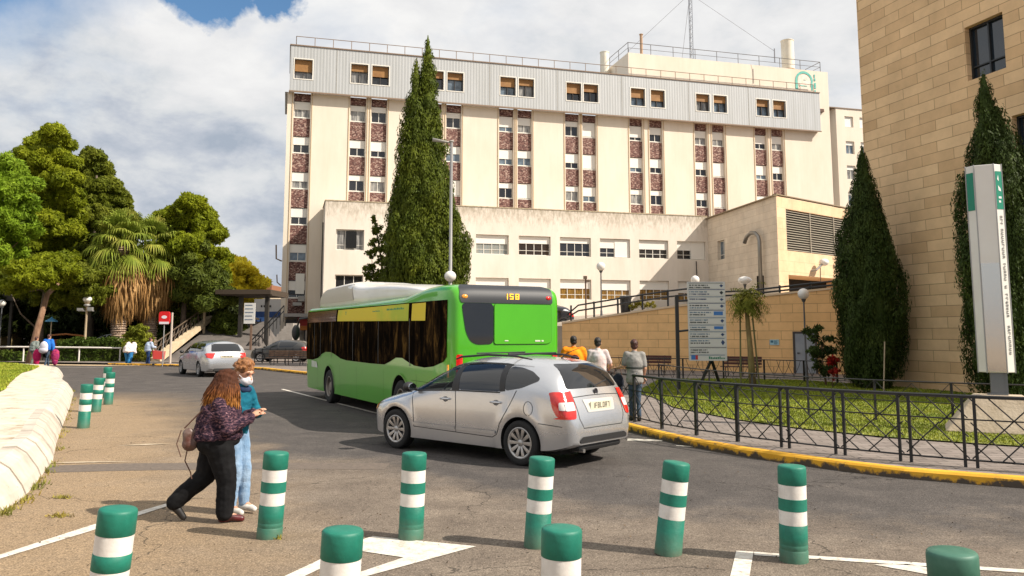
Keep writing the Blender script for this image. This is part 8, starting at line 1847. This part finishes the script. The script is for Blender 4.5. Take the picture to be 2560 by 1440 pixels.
# ---- three walkers on the right pavement
m_hd = mat('dark_hair', (0.015, 0.011, 0.009), 0.5, bump=0.6, bscale=70); m_hbr = mat('brown_hair', (0.085, 0.022, 0.014), 0.5, bump=0.6, bscale=70, col2=(0.03, 0.012, 0.01), scale=12)
m_dj = cloth('dark_jeans', (0.035, 0.055, 0.085), (0.07, 0.10, 0.14)); m_gt = cloth('grey_tunic', (0.20, 0.195, 0.185), (0.29, 0.28, 0.265), 9)
J = stand(1.74, 0.02, (-0.04, 0.10), hipw=0.075, shw=0.165, arms={'elL': (0.06, 0.24, 1.16), 'wrL': (0.30, 0.34, 1.12), 'haL': (0.38, 0.36, 1.12), 'elR': (-0.02, -0.22, 1.12), 'wrR': (0.10, -0.21, 0.92), 'haR': (0.13, -0.22, 0.84)})
p = person('walker seen from behind in a belted grey tunic and narrow dark jeans', (2.66, 17.8, 0.14), R(92), J, {'hip': 0.135, 'chest': 0.135, 'waist': 0.115, 'w': 1.25, 'ease': 0.03, 'hem': -0.10, 'th': 0.085, 'kn': 0.058, 'ank': 0.045, 'sleeve': 0.5}, {'skin': m_skin, 'top': m_gt, 'trousers': m_dj, 'shoes': m_bshoe, 'hair': m_hbr}, 0.013)
mb = MB(); mb.lathe([(0.158, 0), (0.162, 0.02), (0.158, 0.04)], 24, Matrix.Translation((0.012, 0, 1.115)) @ Matrix.Diagonal((1, 1.22, 1, 1)), cap=False); mb.build('belt', mat('belt_dark', (0.03, 0.035, 0.03), 0.6), p, smooth=True)
hb_ = thing('shoulder_bag', 'dark navy bag carried at the left hand of the walker in the grey tunic', 'bag', (2.33, 18.1, 0.72))
blob('pouch', [('s', (0, 0, 0.22), (0.13, 0.07, 0.20)), ('s', (0.0, 0, 0.08), (0.11, 0.06, 0.10))], 0.013, cloth('navy_canvas', (0.014, 0.018, 0.028), (0.03, 0.035, 0.05)), hb_, 2, 0.015, 8)
mb = MB(); mb.tube([(-0.09, 0, 0.38), (-0.05, 0, 0.52), (0.05, 0, 0.52), (0.09, 0, 0.38)], 0.010, 6); mb.build('handle', _mats['strap_brown'], hb_)
J = stand(1.78, 0.02, (0.1, -0.1), shw=0.17, arms={'elR': (0.06, -0.30, 1.14), 'wrR': (0.22, -0.24, 1.0), 'haR': (0.28, -0.20, 0.94)})
p = person('walker seen from behind in a pale shirt with pinkish sleeves', (1.985, 18.95, 0.14), R(84), J, {'hip': 0.15, 'chest': 0.15, 'ease': 0.024, 'hem': -0.05, 'sleeve': 0.5}, {'skin': m_skin, 'top': cloth('pale_shirt', (0.50, 0.48, 0.50), (0.62, 0.46, 0.42), 3), 'trousers': cloth('grey_trousers', (0.16, 0.15, 0.14)), 'shoes': m_bshoe, 'hair': m_hd}, 0.014)
J = stand(1.82, 0.02, (-0.1, 0.1), arms={'elR': (0.02, -0.34, 1.16), 'wrR': (0.10, -0.36, 0.95), 'elL': (0.02, 0.34, 1.16), 'wrL': (0.10, 0.36, 0.95)})
p = person('walker seen from behind in a bright orange jacket behind the silver car', (1.47, 19.5, 0.14), R(95), J, {'hip': 0.18, 'chest': 0.17, 'ease': 0.045, 'hem': 0.0}, {'skin': m_skin_d, 'top': cloth('orange_jacket', (0.72, 0.16, 0.008), (0.85, 0.30, 0.015), 4), 'trousers': m_dj, 'shoes': m_bshoe, 'hair': m_hd}, 0.014)
bp = thing('backpack', 'dark maroon backpack on the orange jacket', 'backpack', (1.475, 19.32, 1.12), R(95))
blob('pouch', [('s', (-0.05, 0, 0.14), (0.09, 0.12, 0.20)), ('s', (-0.06, 0, 0.30), (0.07, 0.10, 0.10))], 0.014, cloth('maroon_canvas', (0.04, 0.008, 0.012), (0.10, 0.02, 0.01)), bp, 2)
# ---- people on the far left of the junction
m_gg = cloth('grey_green_jacket', (0.13, 0.16, 0.15), (0.22, 0.25, 0.23)); m_ol = cloth('olive_trousers', (0.10, 0.13, 0.10), (0.16, 0.19, 0.15))
person('stooped person in a grey green jacket and olive trousers by the leaning pine', (-29.9, 51.2, 0), R(60), stand(1.66, 0.12, (-0.15, 0.18)), {'hip': 0.17, 'chest': 0.18, 'ease': 0.05, 'wr': .02}, {'skin': m_skin, 'top': m_gg, 'trousers': m_ol, 'shoes': m_bshoe, 'hair': m_hbr}, 0.02, False, True)
person('person in a bright blue jacket and dark trousers carrying a pale backpack', (-27.95, 49.3, 0), R(80), stand(1.80, 0.06, (-0.25, 0.25), arms={'wrR': (0.02, -0.36, 0.9), 'elR': (0, -0.34, 1.15), 'wrL': (0.02, 0.36, 0.9), 'elL': (0, 0.34, 1.15)}), {'hip': 0.18, 'chest': 0.20, 'ease': 0.06}, {'skin': m_skin, 'top': cloth('bright_blue', (0.015, 0.10, 0.42), (0.03, 0.18, 0.55)), 'trousers': m_dj, 'shoes': m_bshoe, 'hair': m_hbr}, 0.02, False, True)
bp = thing('backpack', 'pale grey and white backpack on the blue jacket at the far left', 'backpack', (-27.95, 49.0, 1.02), R(80))
blob('pouch', [('s', (-0.08, 0, 0.20), (0.15, 0.24, 0.30)), ('s', (-0.10, 0, 0.02), (0.16, 0.27, 0.18))], 0.02, cloth('pale_canvas', (0.52, 0.52, 0.60), (0.64, 0.58, 0.60), 3), bp, 2)
m_mag = cloth('magenta_cloth', (0.42, 0.012, 0.085), (0.55, 0.03, 0.12)); m_pur = cloth('purple_cloth', (0.20, 0.015, 0.12), (0.45, 0.05, 0.10))
for lab, x, m in (('long magenta bag hanging left of the pale backpack', -28.45, m_mag), ('purple and pink bag hanging right of the pale backpack', -27.35, m_pur)):
    bg = thing('holdall', lab, 'bag', (x, 49.1, 0.12)); blob('pouch', [('s', (0, 0, 0.55), (0.22, 0.15, 0.36)), ('s', (0, 0, 0.25), (0.15, 0.12, 0.24))], 0.02, m, bg, 2, 0.02, 6)
    mb = MB(); mb.tube([(-0.1, 0, 0.85), (0, 0, 0.98), (0.1, 0, 0.85)], 0.02, 6); mb.build('handle', m_bshoe, bg)
J = stand(1.50, 0.22, (-0.12, 0.12), hipw=0.16, arms={'head': (0.40, 0, 1.26), 'neck': (0.28, 0, 1.22), 'chest': (0.12, 0, 1.08)})
person('bent over person in a white puffy jacket and bright blue jeans', (-24.6, 52.6, 0), R(75), J, {'hip': 0.20, 'chest': 0.24, 'ease': 0.10, 'th': 0.14, 'kn': 0.12, 'ank': 0.11, 'wr': 0.03}, {'skin': m_skin, 'top': cloth('white_puffer', (0.74, 0.64, 0.62), (0.80, 0.74, 0.72), 3), 'trousers': cloth('blue_jeans', (0.02, 0.12, 0.32), (0.04, 0.20, 0.42)), 'shoes': m_wshoe, 'hair': m_hbr}, 0.02, False, True)
person('person in a pale blue grey top and dark jeans pushing a trolley', (-23.05, 51.9, 0), R(50), stand(1.60, 0.1, (-0.12, 0.14), arms={'wrR': (0.35, -0.15, 1.05), 'elR': (0.12, -0.26, 1.08)}), {'hip': 0.15, 'chest': 0.17, 'ease': 0.05}, {'skin': m_skin, 'top': cloth('pale_blue_grey', (0.28, 0.36, 0.50), (0.42, 0.48, 0.58)), 'trousers': cloth('navy_jeans', (0.02, 0.045, 0.13)), 'shoes': m_bshoe, 'hair': m_hbr}, 0.02, False, True)
sc_ = thing('shopping_trolley', 'red shopping trolley beside the person in pale blue grey', 'trolley', (-22.15, 51.5, 0))
mb = MB(); mb.add([(-0.32, -0.2, 0.45), (0.25, -0.2, 0.42), (0.30, -0.2, 0.92), (-0.38, -0.2, 0.98), (-0.32, 0.2, 0.45), (0.25, 0.2, 0.42), (0.30, 0.2, 0.92), (-0.38, 0.2, 0.98)], [(0,1,2,3), (4,5,6,7), (0,1,5,4), (1,2,6,5), (3,0,4,7)]); mb.build('basket', mat('trolley_red', (0.62, 0.06, 0.05), 0.5), sc_)
mb = MB(); mb.tube([(-0.42, 0, 1.08), (-0.36, 0, 0.95), (0.3, 0, 0.92), (0.28, 0, 0.1)], 0.022, 6); mb.tube([(-0.32, 0, 0.45), (0.28, 0, 0.18)], 0.02, 6); mb.build('frame', m_pole_l, sc_)
for x in (-0.28, 0.28):
    for y in (-0.15, 0.15): MB().lathe([(0.02, -0.03), (0.09, -0.03), (0.09, 0.03), (0.02, 0.03)], 14, Matrix.Translation((x, y, 0.09)) @ Matrix.Rotation(R(90), 4, 'X')).build('wheel', m_bshoe, sc_)

for o in bpy.data.objects:      # the far group stands a little taller
    if o.parent is None and o.get('category') in ('person', 'bag', 'backpack') and o.location.y > 45: o.scale = (1.1, 1.1, 1.1)
